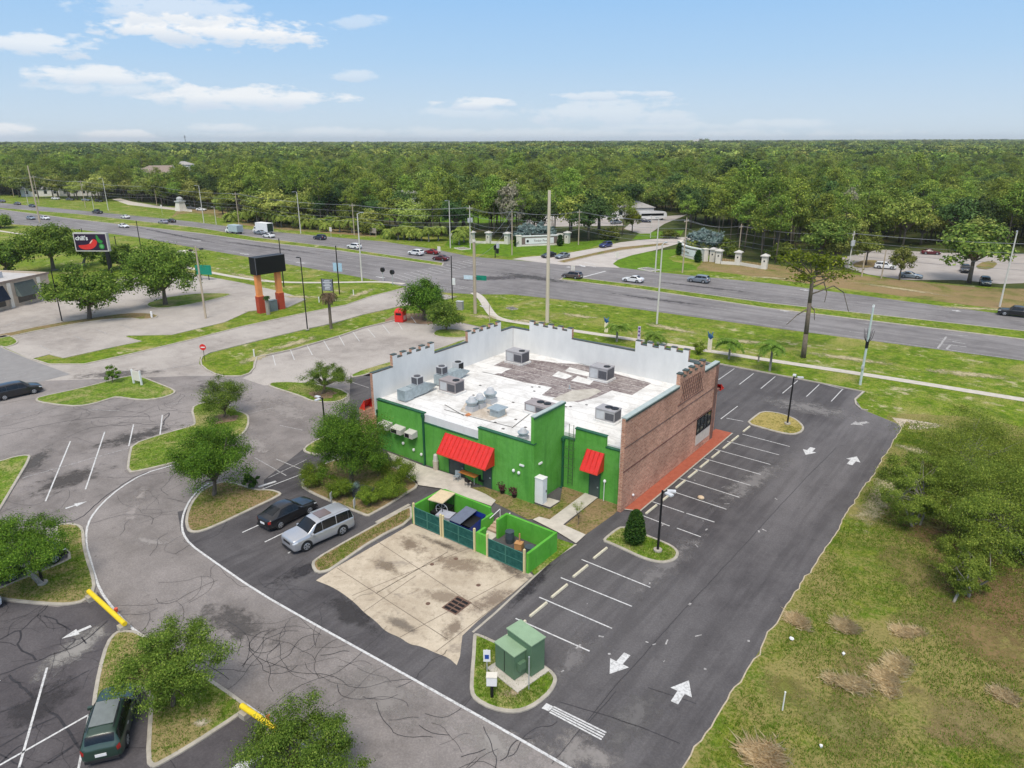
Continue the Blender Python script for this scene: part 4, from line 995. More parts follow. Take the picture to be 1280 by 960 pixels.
# entrance porch at the street side
for x in (-.9, -6.8, -13, -19, -25): pc = MB(); pc.box(x - .35, x + .35, 20.0, 20.7, 0, 4.6); pc.build('porch_pier', M_BRICK, rb)
pa = MB(); pa.box(-25.5, -.4, YF + .04, 20.9, 4.62, 4.9); pa.build('porch_roof', M_BRICKD, rb)
def awning(x0, x1, yw, yo, zt, zb, axis='x', n=12):
    """standing seam awning: wall line yw, front edge yo"""
    m = MB()
    def pt(u, o, z): return (u, o, z) if axis == 'x' else (o, u, z)
    vs = [pt(x0, yw, zt), pt(x1, yw, zt), pt(x1, yo, zb), pt(x0, yo, zb), pt(x0, yw, zb - .1), pt(x1, yw, zb - .1), pt(x1, yo, zb - .1), pt(x0, yo, zb - .1)]
    m.add(vs, [(0, 3, 2, 1), (0, 4, 7, 3), (1, 2, 6, 5), (3, 7, 6, 2), (4, 5, 6, 7)])
    a = m.build('awning', M_RED, rb)
    s = MB()
    for k in range(n + 1):
        u = x0 + (x1 - x0) * k / n
        q = Vector(pt(0, yw - yo, zt - zb)).normalized()
        nn = Vector(pt(0, zt - zb, -(yw - yo))).normalized()
        if nn.z < 0: nn = -nn
        A, Bp = Vector(pt(u, yw, zt)), Vector(pt(u, yo, zb))
        d = Vector(pt(.025, 0, 0)); d = Vector((abs(d.x), abs(d.y), 0))
        s.add([A - d + nn * .004, A + d + nn * .004, Bp + d + nn * .004, Bp - d + nn * .004, A - d + nn * .055, A + d + nn * .055, Bp + d + nn * .055, Bp - d + nn * .055],
              [(4, 5, 6, 7), (7, 6, 5, 4), (0, 4, 7, 3), (1, 2, 6, 5), (2, 3, 7, 6)])
    sg = -1 if yo < yw else 1
    e = sorted((yo, yo + sg * .05))
    if axis == 'x': s.box(x0 - .02, x1 + .02, e[0], e[1], zb - .12, zb + .02)
    else: s.box(e[0], e[1], x0 - .02, x1 + .02, zb - .12, zb + .02)
    s.build('seam', M_REDT, a)
    return a
awning(-16.35, -10.7, YR - .005, YR - 1.25, 4.02, 2.5)
awning(-3.98, -2.3, .795, -.25, 4.34, 2.85, n=4)
awning(-4.6, -3.55, XL - .06, XL - .9, 5.3, 4.2, 'y', 3)
awning(-2.6, -.3, YF + 2.01, YF + 2.8, 5.3, 4.7, n=5)
w = MB(); w.box(XL - .85, XL - .06, -4.7, -3.5, 0, 4.3); w.build('brick_pier', M_BRICK, rb)
def door(x0, x1, y, z1=2.25):
    m = MB(); m.box(x0, x1, y - .04, y - .003, .02, z1); d = m.build('door', M_DOOR, rb)
    h = MB(); h.box(x1 - .2, x1 - .08, y - .09, y - .045, 1.0, 1.12); h.build('handle', M_METAL, d)
    f = MB(); f.box(x0 - .07, x0, y - .06, y - .003, .02, z1); f.box(x1, x1 + .07, y - .06, y - .003, .02, z1); f.box(x0 - .07, x1 + .07, y - .06, y - .003, z1, z1 + .07); f.build('frame', M_COPEG, d)
door(-16.0, -14.25, YR); door(-11.95, -11.05, YR); door(-3.6, -2.65, .8, 2.4)
# downpipes
for x, y, z in ((-19.1, YR, 5.1), (-25.5, YR, 4.1), (-6.35, .8, 4.7)):
    m = MB(); m.box(x - .09, x + .09, y - .15, y - .01, .1, z); m.box(x - .16, x + .16, y - .2, y - .01, z - .25, z + .05); m.box(x - .09, x + .09, y - .4, y - .01, .03, .13)
    m.build('downpipe', M_COPEG, rb)
# wall vents
for k, x in enumerate((-24.0, -22.2, -20.5)):
    m = MB(); ww = .68 if k < 2 else .52
    xz = [(YR - .01, 3.25), (YR - .75, 3.1), (YR - .75, 2.62), (YR - .01, 2.62)]
    m2 = MB(); yz_prism(m2, xz, x - ww, x + ww); o = m2.build('wall_vent', M_BEIGE, rb)
    l = MB(); l.box(x - ww - .012, x - ww - .002, YR - .66, YR - .12, 2.68, 3.02); l.box(x - ww + .08, x + ww * .2, YR - .765, YR - .752, 2.66, 3.03); l.build('louvre', M_BLACK, o)
# flood lights and small boxes on the walls
for p, q in (((-8.55, YR, 2.6), 0), ((-8.0, YR, 2.55), 0), ((-7.7, YR, 3.3), 1), ((-6.54, YR + .9, 3.5), 2), ((-2.1, .8, 1.9), 0), ((-21.9, YR, 1.5), 0), ((-20.5, YR, 1.2), 0), ((-19.5, YR, 1.0), 0), ((.01, 1.7, .9), 3)):
    m = MB()
    if q == 1: m.box(p[0] - .25, p[0] + .2, p[1] - .12, p[1] - .01, p[2] - .06, p[2] + .08)
    elif q == 2: m.box(p[0] + .01, p[0] + .12, p[1] - .25, p[1] + .2, p[2] - .06, p[2] + .08)
    elif q == 3: m.ball((p[0] + .09, p[1], p[2]), .11)
    else: m.ball((p[0], p[1] - .12, p[2]), .14, .12, .16); m.box(p[0] - .05, p[0] + .05, p[1] - .1, p[1] - .01, p[2] - .1, p[2] + .1)
    m.build('flood_light', M_WHITE, rb)
m = MB(); m.tube((-2.05, .55, .1), (-2.05, .55, 1.9), .03); m.build('conduit', M_WHITE, rb)
# roof ladder between tower and rear wing
m = MB()
for x in (-5.75, -5.3): m.tube((x, .66, .5), (x, .66, 6.2), .03, n=6)
for k in range(14): m.tube((-5.75, .66, .7 + k * .34), (-5.3, .66, .7 + k * .34), .02, n=5)
for z in (2.3, 3.2, 4.1):
    m.path([(-5.95, .66, z), (-5.95, .2, z), (-5.1, .2, z), (-5.1, .66, z)], .025, n=5)
m.build('ladder', mat('ladder_metal', (.06, .12, .05), .5), rb)

# ------------------------------------------------------------------ things on the roof
def rtu(px, py, lx, ly, h, fans, label, m=M_METAL, kind='rooftop_unit', tone=None):
    x, y = P(px, py, RZ)
    t = empty(kind, (x, y, RZ), 0, label, 'rooftop unit', 'air handling units on the white roof')
    c = MB(); c.box(-lx / 2 - .15, lx / 2 + .15, -ly / 2 - .15, ly / 2 + .15, 0, .2); c.build('curb', M_ROOF, t)
    b = MB(); b.box(-lx / 2, lx / 2, -ly / 2, ly / 2, .2, h); b.box(-lx / 2 - .03, lx / 2 + .03, -ly / 2 - .03, ly / 2 + .03, h - .07, h + .01)
    b.box(-lx / 2 - .02, -lx / 2 + .06, -ly / 2 - .02, ly / 2 + .02, .2, h - .08); b.build('cabinet', tone or M_UNIT, t)
    p = MB(); p.box(lx * .02, lx * .48, -ly / 2 - .015, -ly / 2 - .003, .35, h * .8); p.box(lx / 2 + .003, lx / 2 + .02, -ly * .42, ly * .42, .3, h - .15); p.build('coil_panel', M_COIL, t)
    p = MB(); p.box(-lx * .45, -lx * .03, -ly / 2 - .02, -ly / 2 - .003, .3, h * .85); p.box(-lx * .2, -lx * .03, -ly / 2 - .035, -ly / 2 - .02, .45, h * .5); p.build('access_panel', M_UNITL, t)
    for k in range(fans):
        fx = lx * .28 if fans == 1 else lx * (.30 if k == 0 else -.02); r = min(.36, ly * .28)
        f = MB(); f.tube((fx, 0 if fans == 1 else ly * .1, h + .012), (fx, 0 if fans == 1 else ly * .1, h + .06), r, n=16); f.build('fan', M_BLACK, t)
    return t
M_COIL = mat('coil_grey', (.085, .085, .095), .6, .3, 14)
M_UNIT = mat('unit_grey', (.36, .35, .355), .5, .1, 2, metal=.15); M_UNITL = mat('unit_pale', (.45, .46, .47), .5, .1, 2)
M_UNITB = mat('unit_brown', (.30, .265, .26), .5, .12, 2)
rtu(647, 453, 2.2, 1.5, 1.45, 1, 'grey rooftop unit on the dark worn roof near the far left parapet corner')
rtu(752, 474, 2.1, 1.6, 1.5, 1, 'pale rooftop unit at the right end of the dark worn roof patch')
rtu(565, 490, 2.1, 1.4, 1.35, 1, 'brownish rooftop unit between the duct units and the exhaust fans', tone=M_UNITB)
rtu(675, 516, 2.4, 1.5, 1.0, 2, 'low rooftop unit with two fans behind the raised green tower wall', tone=M_UNITB)
rtu(760, 526, 1.9, 1.3, 1.25, 2, 'rooftop unit standing alone on clean white roof near the brick wall', tone=M_UNIT)
def ductunit(px, py, label, sx):
    x, y = P(px, py, RZ)
    t = empty('duct_unit', (x, y, RZ), 0, label, 'rooftop unit', 'ducted units along the left parapet')
    m = MB(); m.box(-.55, .55, -.55, .55, .1, 1.15); m.build('plenum', M_METAL, t)
    m = MB(); m.box(-.45, .45, .58, 2.6, .15, 1.2); m.build('duct', M_METAL, t)
    m = MB(); m.add([(-.4, 2.63, .15), (.4, 2.63, .15), (.4, 4.0, .5), (-.4, 4.0, .5), (-.4, 2.63, 1.1), (.4, 2.63, 1.1), (.4, 4.0, .62), (-.4, 4.0, .62)], [(0, 3, 2, 1), (4, 5, 6, 7), (0, 1, 5, 4), (1, 2, 6, 5), (2, 3, 7, 6), (3, 0, 4, 7)]); m.build('hood', M_METAL, t)
    cy = sx
    m = MB(); m.box(-.42, .42, cy - .42, cy + .42, 1.22, 2.0); co = m.build('condenser', M_UNITL, t)
    f = MB(); f.tube((0, cy, 2.002), (0, cy, 2.06), .34, n=14); f.box(.423, .44, cy - .36, cy + .36, 1.3, 1.93); f.box(-.36, .36, cy - .44, cy - .423, 1.3, 1.93); f.build('grille', M_COIL, co)
ductunit(507, 500, 'grey ducted unit with condenser nearest the green rear wall', 1.7)
ductunit(552, 481, 'grey ducted unit with condenser further along the left parapet', .1)
x, y = P(573, 472, RZ); t = empty('condenser_unit', (x, y, RZ + .6), 0, 'small condenser box raised beside the second ducted unit', 'condenser')
m = MB(); m.box(-.42, .42, -.42, .42, .35, 1.15); m.build('cabinet', M_UNITL, t); m = MB(); m.tube((0, 0, 1.152), (0, 0, 1.21), .34, n=14); m.box(.423, .44, -.36, .36, .45, 1.08); m.build('grille', M_BLACK, t)
for q in (-.4, .34): m = MB(); m.box(q, q + .06, -.4, .4, -.58, .35); m.build('leg_frame', M_METAL, t)
def fan(px, py, r, h, label):
    x, y = P(px, py, RZ); t = empty('exhaust_fan', (x, y, RZ), 0, label, 'exhaust fan', 'domed exhaust fans on the roof')
    m = MB(); m.box(-r * .8, r * .8, -r * .8, r * .8, 0, h * .35); m.build('curb', M_UNITL, t)
    m = MB(); m.tube((0, 0, h * .35), (0, 0, h * .62), r * .75, r, n=16); m.tube((0, 0, h * .62), (0, 0, h * .68), r * 1.08, n=16); m.build('shroud', M_METAL, t)
    m = MB(); m.tube((0, 0, h * .68), (0, 0, h * .9), r * .8, r * .55, n=16); m.ball((0, 0, h * .9), r * .55, rz=h * .14); m.build('cap', M_UNITL, t)
fan(590, 513, .55, 1.35, 'leftmost of the three domed exhaust fans in the stained roof area'); fan(600, 509, .55, 1.35, 'middle of the three domed exhaust fans in the stained roof area'); fan(613, 503, .6, 1.5, 'rightmost of the three domed exhaust fans, beside a raised lid'); fan(654, 549, .45, 1.0, 'small domed exhaust fan alone near the green tower corner')
x, y = P(622, 519, RZ); t = empty('box_vent', (x, y, RZ), 0, 'square grey box vent with flat hood right of the exhaust fans', 'vent')
m = MB(); m.box(-.5, .5, -.5, .5, 0, .7); m.build('housing', M_METAL, t); m = MB(); m.box(-.7, .7, -.7, .7, .7, .78); m.build('hood', M_METAL, t)

# ------------------------------------------------------------------ dumpster enclosure
en = empty('dumpster_enclosure', (0, 0, 0), 0, 'bright green block dumpster enclosure with dark green mesh gates behind the restaurant', 'enclosure')
YE, YB = -11.8, -8.35
def wl(*a, nm='block_wall'):
    m = MB(); m.box(*a); m.build(nm, M_BLOCK, en)
wl(-12.4, -12.2, YE, YB, .03, 1.65); wl(-12.2, -7.2, YB, YB + .2, .03, 1.65); wl(-7.2, -7.0, YB - 1.2, YB + .2, .03, 1.15)
wl(-5.7, -5.5, YB - 1.1, YB + .2, .03, 1.65); wl(-5.5, -1.15, YB, YB + .2, .03, 1.65); wl(-1.15, -.95, YE + .05, YB + .2, .03, 1.65)
wl(-5.75, -4.75, YE, YE + .2, .03, 1.65); wl(-5.75, -5.55, YE + .2, YE + 1.0, .03, 1.65)
wl(-7.0, -2.6, YB + 1.1, YB + 1.25, .03, .5, nm='planter_wall')
m = MB()
for k in range(4): m.box(-6.98, -5.72, YB + .75 - (k + 1) * .34, YB + .75 - k * .34, .03, .55 - k * .12)
m.build('step', mat('step_brick', (.42, .28, .2), .9, scale=3, col2=(.55, .42, .33)), en)
m = MB(); m.box(-6.9, -5.8, YB - 2.6, YB - .7, .035, .08); m.build('landing', M_WALK, en)
M_POST = mat('post_cream', (.62, .52, .28), .7, .1, 3); M_MESH = None
g = G('gate_mesh')
c = g.mix(g.ramp(g.noise(3.5, 4), .3, .7), (0.014, 0.075, 0.062), (0.03, 0.115, 0.095)); M_MESH = g.out(c, .6)
for x in (-12.15, -9.25, -9.0, -5.85, -4.62, -1.25):
    m = MB(); m.box(x - .07, x + .07, YE - .1, YE + .04, .03, 1.95); m.build('gate_post', M_POST, en)
for a, b in ((-12.05, -10.72), (-10.66, -9.35), (-8.9, -7.46), (-7.4, -5.95), (-4.5, -2.95), (-2.89, -1.35)):
    m = MB(); m.box(a, b, YE - .03, YE - .01, .15, 1.55); gt = m.build('gate', M_MESH, en)
    f = MB()
    for u in (a, b): f.tube((u, YE - .05, .1), (u, YE - .05, 1.62), .03, n=6)
    f.tube((a, YE - .05, 1.6), (b, YE - .05, 1.6), .03, n=6); f.tube((a, YE - .05, .14), (b, YE - .05, .14), .03, n=6); f.tube((a, YE - .05, .85), (b, YE - .05, .85), .022, n=6)
    f.build('frame', mat('gate_frame', (.05, .17, .13), .5), gt)
m = MB(); m.path([(-6.9, YB + .9, .3), (-6.9, YB + .9, 1.25), (-6.9, YB - .4, 1.0)], .03); m.path([(-5.9, YB + .9, .3), (-5.9, YB + .9, 1.25), (-5.9, YB - .3, .7)], .03)
m.build('handrail', M_WHITE, en)
# the bins and clutter inside
t = empty('dumpster', (-8.1, -9.9, .035), 0, 'blue dumpster with one black lid open inside the left enclosure bay', 'dumpster')
m = MB(); m.add([(-.9, -.85, .15), (.9, -.85, .15), (.9, .85, .15), (-.9, .85, .15), (-1.0, -1.1, 1.05), (1.0, -1.1, 1.05), (1.0, .9, 1.35), (-1.0, .9, 1.35)], [(0, 3, 2, 1), (0, 1, 5, 4), (1, 2, 6, 5), (2, 3, 7, 6), (3, 0, 4, 7)])
m.build('bin', mat('bin_blue', (.012, .03, .22), .5, .2, 3), t)
m = MB(); m.box(-.93, .93, -.8, .8, .9, .95); m.build('rubbish', M_BLACK, t)
m = MB(); m.add([(-1.02, -1.12, 1.08), (.1, -1.12, 1.08), (.1, .92, 1.38), (-1.02, .92, 1.38), (-1.02, -1.12, 1.12), (.1, -1.12, 1.12), (.1, .92, 1.42), (-1.02, .92, 1.42)], [(0, 3, 2, 1), (4, 5, 6, 7), (0, 1, 5, 4), (1, 2, 6, 5), (2, 3, 7, 6), (3, 0, 4, 7)]); m.build('lid', mat('lid_grey', (.12, .14, .19), .55), t)
t = empty('golf_cart', (-11.3, -9.5, .035), R(10), 'small utility cart with a tan canopy parked in the enclosure corner', 'golf cart')
m = MB(); m.box(-.55, .55, -.9, .9, .3, .7); m.box(-.5, .5, -.2, .5, .7, .95); m.build('chassis', M_BLACK, t)
m = MB(); m.box(-.7, .7, -.95, .95, 1.72, 1.8); m.build('canopy', mat('canopy_tan', (.58, .47, .30), .7), t)
m = MB()
for a in (-.6, .6):
    for b in (-.85, .85): m.tube((a, b, .6), (a, b, 1.72), .025, n=6)
m.build('canopy_post', M_BLACK, t)
for a in (-.55, .55):
    for b in (-.65, .65): m = MB(); m.tube((a - .08, b, .22), (a + .08, b, .22), .22, n=12); m.build('wheel', M_BLACK, t)
for k, (dx, dy, lab) in enumerate(((-10.2, -10.2, 'stack of grey folded panels leaning between cart and dumpster'), )):
    t = empty('panel_stack', (dx, dy, .035), R(12), lab, 'panel stack')
    for q in range(3): m = MB(); m.box(-.75 + q * .05, .65, -.6, .6 - q * .1, .5 + q * .16, .62 + q * .16); m.build('panel', mat('panel_grey', (.36, .37, .42), .6), t)
    m = MB(); m.box(-.6, .6, -.5, .5, 0, .5); m.build('pallet', mat('wood_pale', (.45, .36, .25), .8), t)
t = empty('bicycle_wheel', (-10.9, -9.95, .035), R(20), 'spoked metal wheel standing behind the left mesh gates', 'wheel')
m = MB()
for k in range(16):
    a, b = k * .3927, (k + 1) * .3927
    m.tube((math.cos(a) * .5, 0, .95 + math.sin(a) * .5), (math.cos(b) * .5, 0, .95 + math.sin(b) * .5), .03, n=5)
    if k % 2 == 0: m.tube((0, 0, .95), (math.cos(a) * .5, 0, .95 + math.sin(a) * .5), .012, n=4)
m.box(-.1, .1, -.15, .15, 0, .45); m.build('wheel_frame', M_UNITL, t)
M_BARREL = mat('barrel_plastic', (.05, .07, .085), .5, .2, 3)
for k, (bx, by, r, h, lab) in enumerate(((-4.5, -9.3, .36, .95, 'tall dark grey barrel in the right enclosure bay'), (-2.2, -9.9, .36, .8, 'black barrel nearest the right enclosure wall'), (-1.6, -9.1, .3, .6, 'small black drum in the rear right enclosure corner'))):
    m = MB(); m.tube((bx, by, .04), (bx, by, h * .5), r * .85, r, n=14); m.tube((bx, by, h * .5), (bx, by, h), r, r * .92, n=14); m.tube((bx, by, h), (bx, by, h + .05), r * .98, n=14)
    tag(m.build('barrel', M_BARREL), lab, 'barrel', 'barrels in the enclosure')
t = empty('wooden_crate', (-3.4, -9.6, .035), R(15), 'small orange wooden crate with an upright board between the barrels', 'crate')
m = MB(); m.box(-.28, .28, -.25, .25, .03, .5); m.box(-.3, .3, -.27, .27, .5, .55); m.build('box', mat('wood_orange', (.45, .24, .1), .8), t); m = MB(); m.box(-.05, .05, .1, .16, .5, 1.25); m.build('board', MATS['wood_orange'], t)
# white utility cabinet at the tower wall
t = empty('utility_cabinet', (-6.15, -2.9, .14), 0, 'tall white utility cabinet on a slab against the green tower', 'cabinet')
m = MB(); m.box(-.38, .42, -.32, .32, 0, 2.3); m.box(-.42, .46, -.36, .36, 2.3, 2.36); m.build('body', M_WHITE, t)
m = MB(); m.box(.423, .44, -.27, .27, .15, 2.2); d = m.build('door', mat('cabinet_door', (.62, .66, .7), .5), t); m = MB(); m.box(.442, .47, .12, .2, 1.0, 1.2); m.build('handle', M_BLACK, d)
# smoking bin, picnic table, chairs by the rear door
t = empty('waste_bin', P(545, 588), 0, 'pale pebbled litter bin standing left of the rear doors', 'litter bin')
m = MB(); m.tube((0, 0, .13), (0, 0, 1.0), .26, .28, n=12); m.build('body', mat('pebble', (.42, .36, .28), .9, scale=8, col2=(.55, .48, .4)), t); m = MB(); m.tube((0, 0, 1.0), (0, 0, 1.5), .24, .2, n=12); m.ball((0, 0, 1.5), .2); m.build('lid', M_BEIGE, t)
tx, ty = P(587, 603)
t = empty('patio_table', (tx, ty, .13), 0, 'orange topped patio table under the long red awning', 'table')
m = MB(); m.box(-.95, .95, -.4, .4, .74, .79); m.build('tabletop', mat('orange_top', (.55, .22, .05), .6, .15, 4), t)
for a in (-.8, .8):
    for b in (-.3, .3): m = MB(); m.tube((a, b, 0), (a, b, .74), .03); m.build('leg', M_METAL, t)
for k, (dx, dy, rz, lab) in enumerate(((-1.0, -.6, .3, 'grey metal patio chair at the left end of the orange table'), (.5, -.75, 3.0, 'dark patio chair in front of the orange table'), (1.35, .1, 1.6, 'dark patio chair at the right end of the orange table'))):
    t = empty('patio_chair', (tx + dx, ty + dy, .13), rz, lab, 'chair', 'chairs round the patio table')
    mm = M_METAL if k == 0 else M_BLACK
    m = MB(); m.box(-.23, .23, -.23, .23, .43, .47); m.build('seat', mm, t); m = MB(); m.box(-.23, .23, .2, .24, .5, .9); m.build('backrest', mm, t)
    for a in (-.2, .2):
        for b in (-.2, .2): m = MB(); m.tube((a, b, 0), (a, b, .43 if b < 0 else .9), .018, n=5); m.build('leg', mm, t)
for k, (a, b, lab) in enumerate(((628, 617, 'dark red potted shrub by the rear wall right of the second door'), (643, 622, 'dark red potted shrub by the rear wall nearer the tower corner'))):
    x, y = P(a, b); t = empty('potted_plant', (x, y, .05), 0, lab, 'potted plant', 'dark potted shrubs along the rear wall')
    m = MB(); m.tube((0, 0, 0), (0, 0, .35), .18, .24, n=10); m.build('pot', M_BLACK, t)
    m = MB(); rr2 = random.Random(k)
    for q in range(120):
        c = Vector((rr2.gauss(0, .2), rr2.gauss(0, .2), .65 + rr2.gauss(0, .2))); u = Vector((rr2.gauss(0, 1), rr2.gauss(0, 1), rr2.gauss(0, 1))).normalized() * .1; v = u.orthogonal().normalized() * .05
        m.add([c - u, c + v, c + u, c - v], [(0, 1, 2, 3)])
    m.build('foliage', mat('dark_red_leaf', (.07, .02, .02), .7, .4, 6), t)
# wheel stops
x, y = P(*WS[0]); m = MB()
xz_prism(m, [(-.09, 0), (.09, 0), (.06, .12), (-.06, .12)], -.92, .92)
ws0 = m.mesh('wheel_stop', M_STOP)
stops = WS + [(918.5, 549), (933, 537)]
names = ['sixth', 'seventh', 'eighth']
for k, (a, b) in enumerate(stops):
    x, y = P(a, b)
    o = bpy.data.objects.new('wheel_stop', ws0); COL.objects.link(o); o.location = (x, y, .024); o.rotation_euler = (0, 0, R(-1.5))
    tag(o, 'yellowish concrete wheel stop at a stall head %s' % ('along the brick wall' if k < 7 or k > 11 else 'between shrub island and transformer'), 'wheel stop', 'wheel stops along the brick wall' if k < 7 or k > 11 else 'wheel stops beside the concrete pad')
# ================================================================== street furniture
M_WOOD = mat('pole_wood', (.36, .29, .21), .85, scale=2, col2=(.50, .42, .31), stretch=(3, 3, .3))
M_PCONC = mat('pole_concrete', (.50, .48, .43), .8, scale=2, col2=(.62, .60, .54))
M_ALU = mat('pole_aluminium', (.50, .52, .52), .4, .1, 2, metal=.4)
M_SIGNG = mat('sign_green', (.01, .22, .14), .5, .1, 2)
M_YELLOW = mat('yellow_paint', (.72, .50, .012), .5, scale=3, col2=(.80, .60, .03))
M_ORANGE = mat('orange_paint', (.72, .27, .09), .7, .08, 2)
M_COLRED = mat('column_red', (.40, .06, .03), .7, .1, 2)
M_CREAMW = mat('cream_stucco', (.60, .56, .48), .85, scale=1, col2=(.72, .68, .60))

def parking_lamp(px, py, top, label, arms=((1, 0),), M=M_BLACK, foot=.25):
    x, y = P(px, py); h = HT(px, py, top)
    t = empty('parking_lamp', (x, y, .1), 0, label, 'street lamp', 'black lamp posts of the parking lot')
    m = MB(); m.tube((0, 0, 0), (0, 0, .16), .32, n=14); m.build('footing', M_KERB, t)
    m = MB(); m.tube((0, 0, .16), (0, 0, h - .1), .10, .075, n=8); m.build('pole', M, t)
    for (ax, ay) in arms:
        m = MB(); m.tube((0, 0, h - .2), (ax * .5, ay * .5, h - .12), .04); hd = m.build('arm', M, t)
        m = MB(); m.box(.35, .95, -.16, .16, h - .18, h - .06, math.atan2(ay, ax)); m.build('lamp_head', mat('lamp_head_grey', (.55, .56, .57), .4) if len(arms) > 1 else M, hd)
    return t
parking_lamp(822, 690, 613, 'black lamp post with two pale heads on the kerbed island by the cone shrub', ((.9, .5), (.95, -.3)))
parking_lamp(984, 531, 471, 'black lamp post on the straw covered island right of the brick wall', ((.9, .45), (-.2, 1)))
parking_lamp(407, 541, 497, 'black lamp post with pale head behind the big round tree', ((-1, -.1), (.1, -1)))
parking_lamp(384.5, 413, 322, 'tall black lamp post with one left arm beside the access road', ((-1, 0),))
parking_lamp(78, 403, 338, 'black lamp post in the neighbour lot left of the oak', ((.1, 1),))
parking_lamp(54, 731, 699, 'short pole with white lamp cap in front of the left island tree', ((0, 1), (0, -1)))

def pole(name, px, py, topx, top, r0, r1, m, label, cat, group, extra=None, z0=0):
    x, y = P(px, py); h = HT(px, py, top)
    t = empty(name, (x, y, z0), 0, label, cat, group)
    b = MB(); b.tube((0, 0, 0), (0, 0, h), r0, r1, n=8); b.build('pole', m, t)
    if extra: extra(t, h)
    return t, Vector((x, y, h))
def cobra(t, h, d=(0, -1), L_=2.2):
    m = MB(); m.path([(0, 0, h - .15), (d[0] * L_ * .5, d[1] * L_ * .5, h + .1), (d[0] * L_, d[1] * L_, h + .15)], .06); a = m.build('arm', M_ALU, t)
    m = MB(); m.box(-.35, .35, -.14, .14, h + .05, h + .2, math.atan2(d[1], d[0]), (d[0] * (L_ + .3), d[1] * (L_ + .3))); m.build('lamp_head', M_ALU, a)
def xarm(t, h):
    m = MB(); m.box(-.08, .08, -1.2, 1.2, h - .9, h - .76); m.build('crossarm', M_WOOD, t)
    m = MB()
    for k in (-1.05, -.4, .4, 1.05): m.tube((0, k, h - .76), (0, k, h - .5), .06, .04, n=6)
    m.build('insulator', M_UNITL, t)
def trafo(t, h):
    xarm(t, h)
    for s in (-.55, .55):
        m = MB(); m.tube((.1, s, h * .62), (.1, s, h * .62 + 1.2), .38, n=10); m.build('transformer', M_UNITL, t)
GL = 'street lights along the highway'
lights = [(819, 340.5, 272, 'pale street light at the far kerb nearest the right entry lawn', (0, -1)), (821, 405, 305, 'slim pale street light on a concrete foot on the near verge behind the front parapet', (0, 1)),
          (376, 292, 240, 'street light in front of the big feathery tree left of the palms', (0, -1)), (452.5, 351, 267, 'pale street light on the near verge left of the crosswalk', (0, 1)),
          (563, 310, 251, 'street light at the far kerb left of the left entry pillars', (0, -1)), (255, 279, 232, 'street light at the corner of the small far side road', (0, -1)),
          (135.5, 263, 223, 'tall street light at the far kerb behind the black car', (0, -1)), (1249.5, 383.5, 289, 'street light at the far kerb by the sandy bank at the right', (0, -1))]
for a, b, tp, lab, d in lights:
    r = .17
    pole('street_light', a, b, a, tp, r, r * .6, M_PCONC, lab, 'street light', GL, lambda t, h, d=d: cobra(t, h, d, 1.0))
for a, b, tp, lab in ((270.5, 281, 259, 'short pale lamp at the right corner of the small far side road'), (117.5, 262, 246, 'short pale pole beside the tall far street light'), (35.5, 256, 235, 'short pale lamp pole left of the tallest left pole'), (813, 297.5, 270, 'short pale lamp pole beside the bushes of the side street')):
    pole('street_light', a, b, a, tp, .13, .09, M_PCONC, lab, 'street light', GL, lambda t, h: cobra(t, h, (0, -1), .5))
GU = 'wooden utility poles'
FW = []
for a, b, tp, lab, ex in ((107, 260, 225, 'utility pole in front of the dark trees, second from the far street light', xarm), (49, 255, 219, 'utility pole just right of the tall bare left pole', xarm), (17.5, 246, 220, 'leftmost utility pole before the tree belt', xarm),
                          (196.5, 258, 231, 'utility pole behind the pale path left of the small tower', xarm), (299, 281, 240, 'utility pole left of the feathery tree', xarm), (443, 294, 254, 'utility pole among the palms left of centre', xarm),
                          (588, 311.5, 257, 'utility pole with a grey drum transformer at the left entry pillar', trafo), (640, 319, 262, 'bare utility pole at the left end of the left entry wall', None), (723, 306, 262, 'utility pole among pines behind the blue car', xarm), (853, 341, 272, 'utility pole with crossarm before the right entry wall', xarm),
                          (923, 318, 280, 'utility pole behind the right pillars', xarm), (1060.5, 336, 289, 'utility pole with two pale transformers at the right car park entrance', trafo), (1101.5, 348, 312, 'short dark utility pole before the right car park', None), (1077, 346, 317, 'slim leaning utility pole before the mulch island', None)):
    t, pt = pole('utility_pole', a, b, a, tp, .17, .11, M_WOOD if ex is not trafo else M_PCONC, lab, 'utility pole', GU, ex)
    FW.append(pt)
t, BIGL = pole('utility_pole', 50, 278, 36, 207, .34, .22, M_WOOD, 'tall bare leaning wooden pole at the far left of the highway', 'utility pole', GU)
t, BIGC = pole('utility_pole', 684, 403, 686, 238, .33, .24, mat('pole_wood_pale', (.50, .43, .32), .85, scale=2, col2=(.62, .55, .42), stretch=(3, 3, .3)), 'tallest bare wooden pole standing behind the front parapet', 'utility pole', GU)
def corner_signs(t, h):
    m = MB(); m.tube((-1.3, 0, h * .5), (1.5, 0, h * .5), .035, n=6); a = m.build('sign_arm', M_BLACK, t)
    q = R(-35)
    m = MB(); m.box(.35, 2.2, -.03, .03, h * .5 - .45, h * .5 + .4, R(20)); m.build('street_sign', M_SIGNG, a)
    m = MB(); m.box(-2.0, -.35, -.03, .03, h * .5 - .4, h * .5 + .3, R(20)); m.build('street_sign', mat('sign_pale', (.55, .66, .72), .5), a)
    m = MB(); m.tube((0, 0, h - .35), (0, 0, h + .02), .32, n=10); m.build('cap', M_CREAMW, t)
t, SIGP = pole('utility_pole', 594, 392, 592, 300, .30, .24, M_WOOD, 'thick wooden signal pole carrying street name signs at the sidewalk corner', 'utility pole', GU, corner_signs)
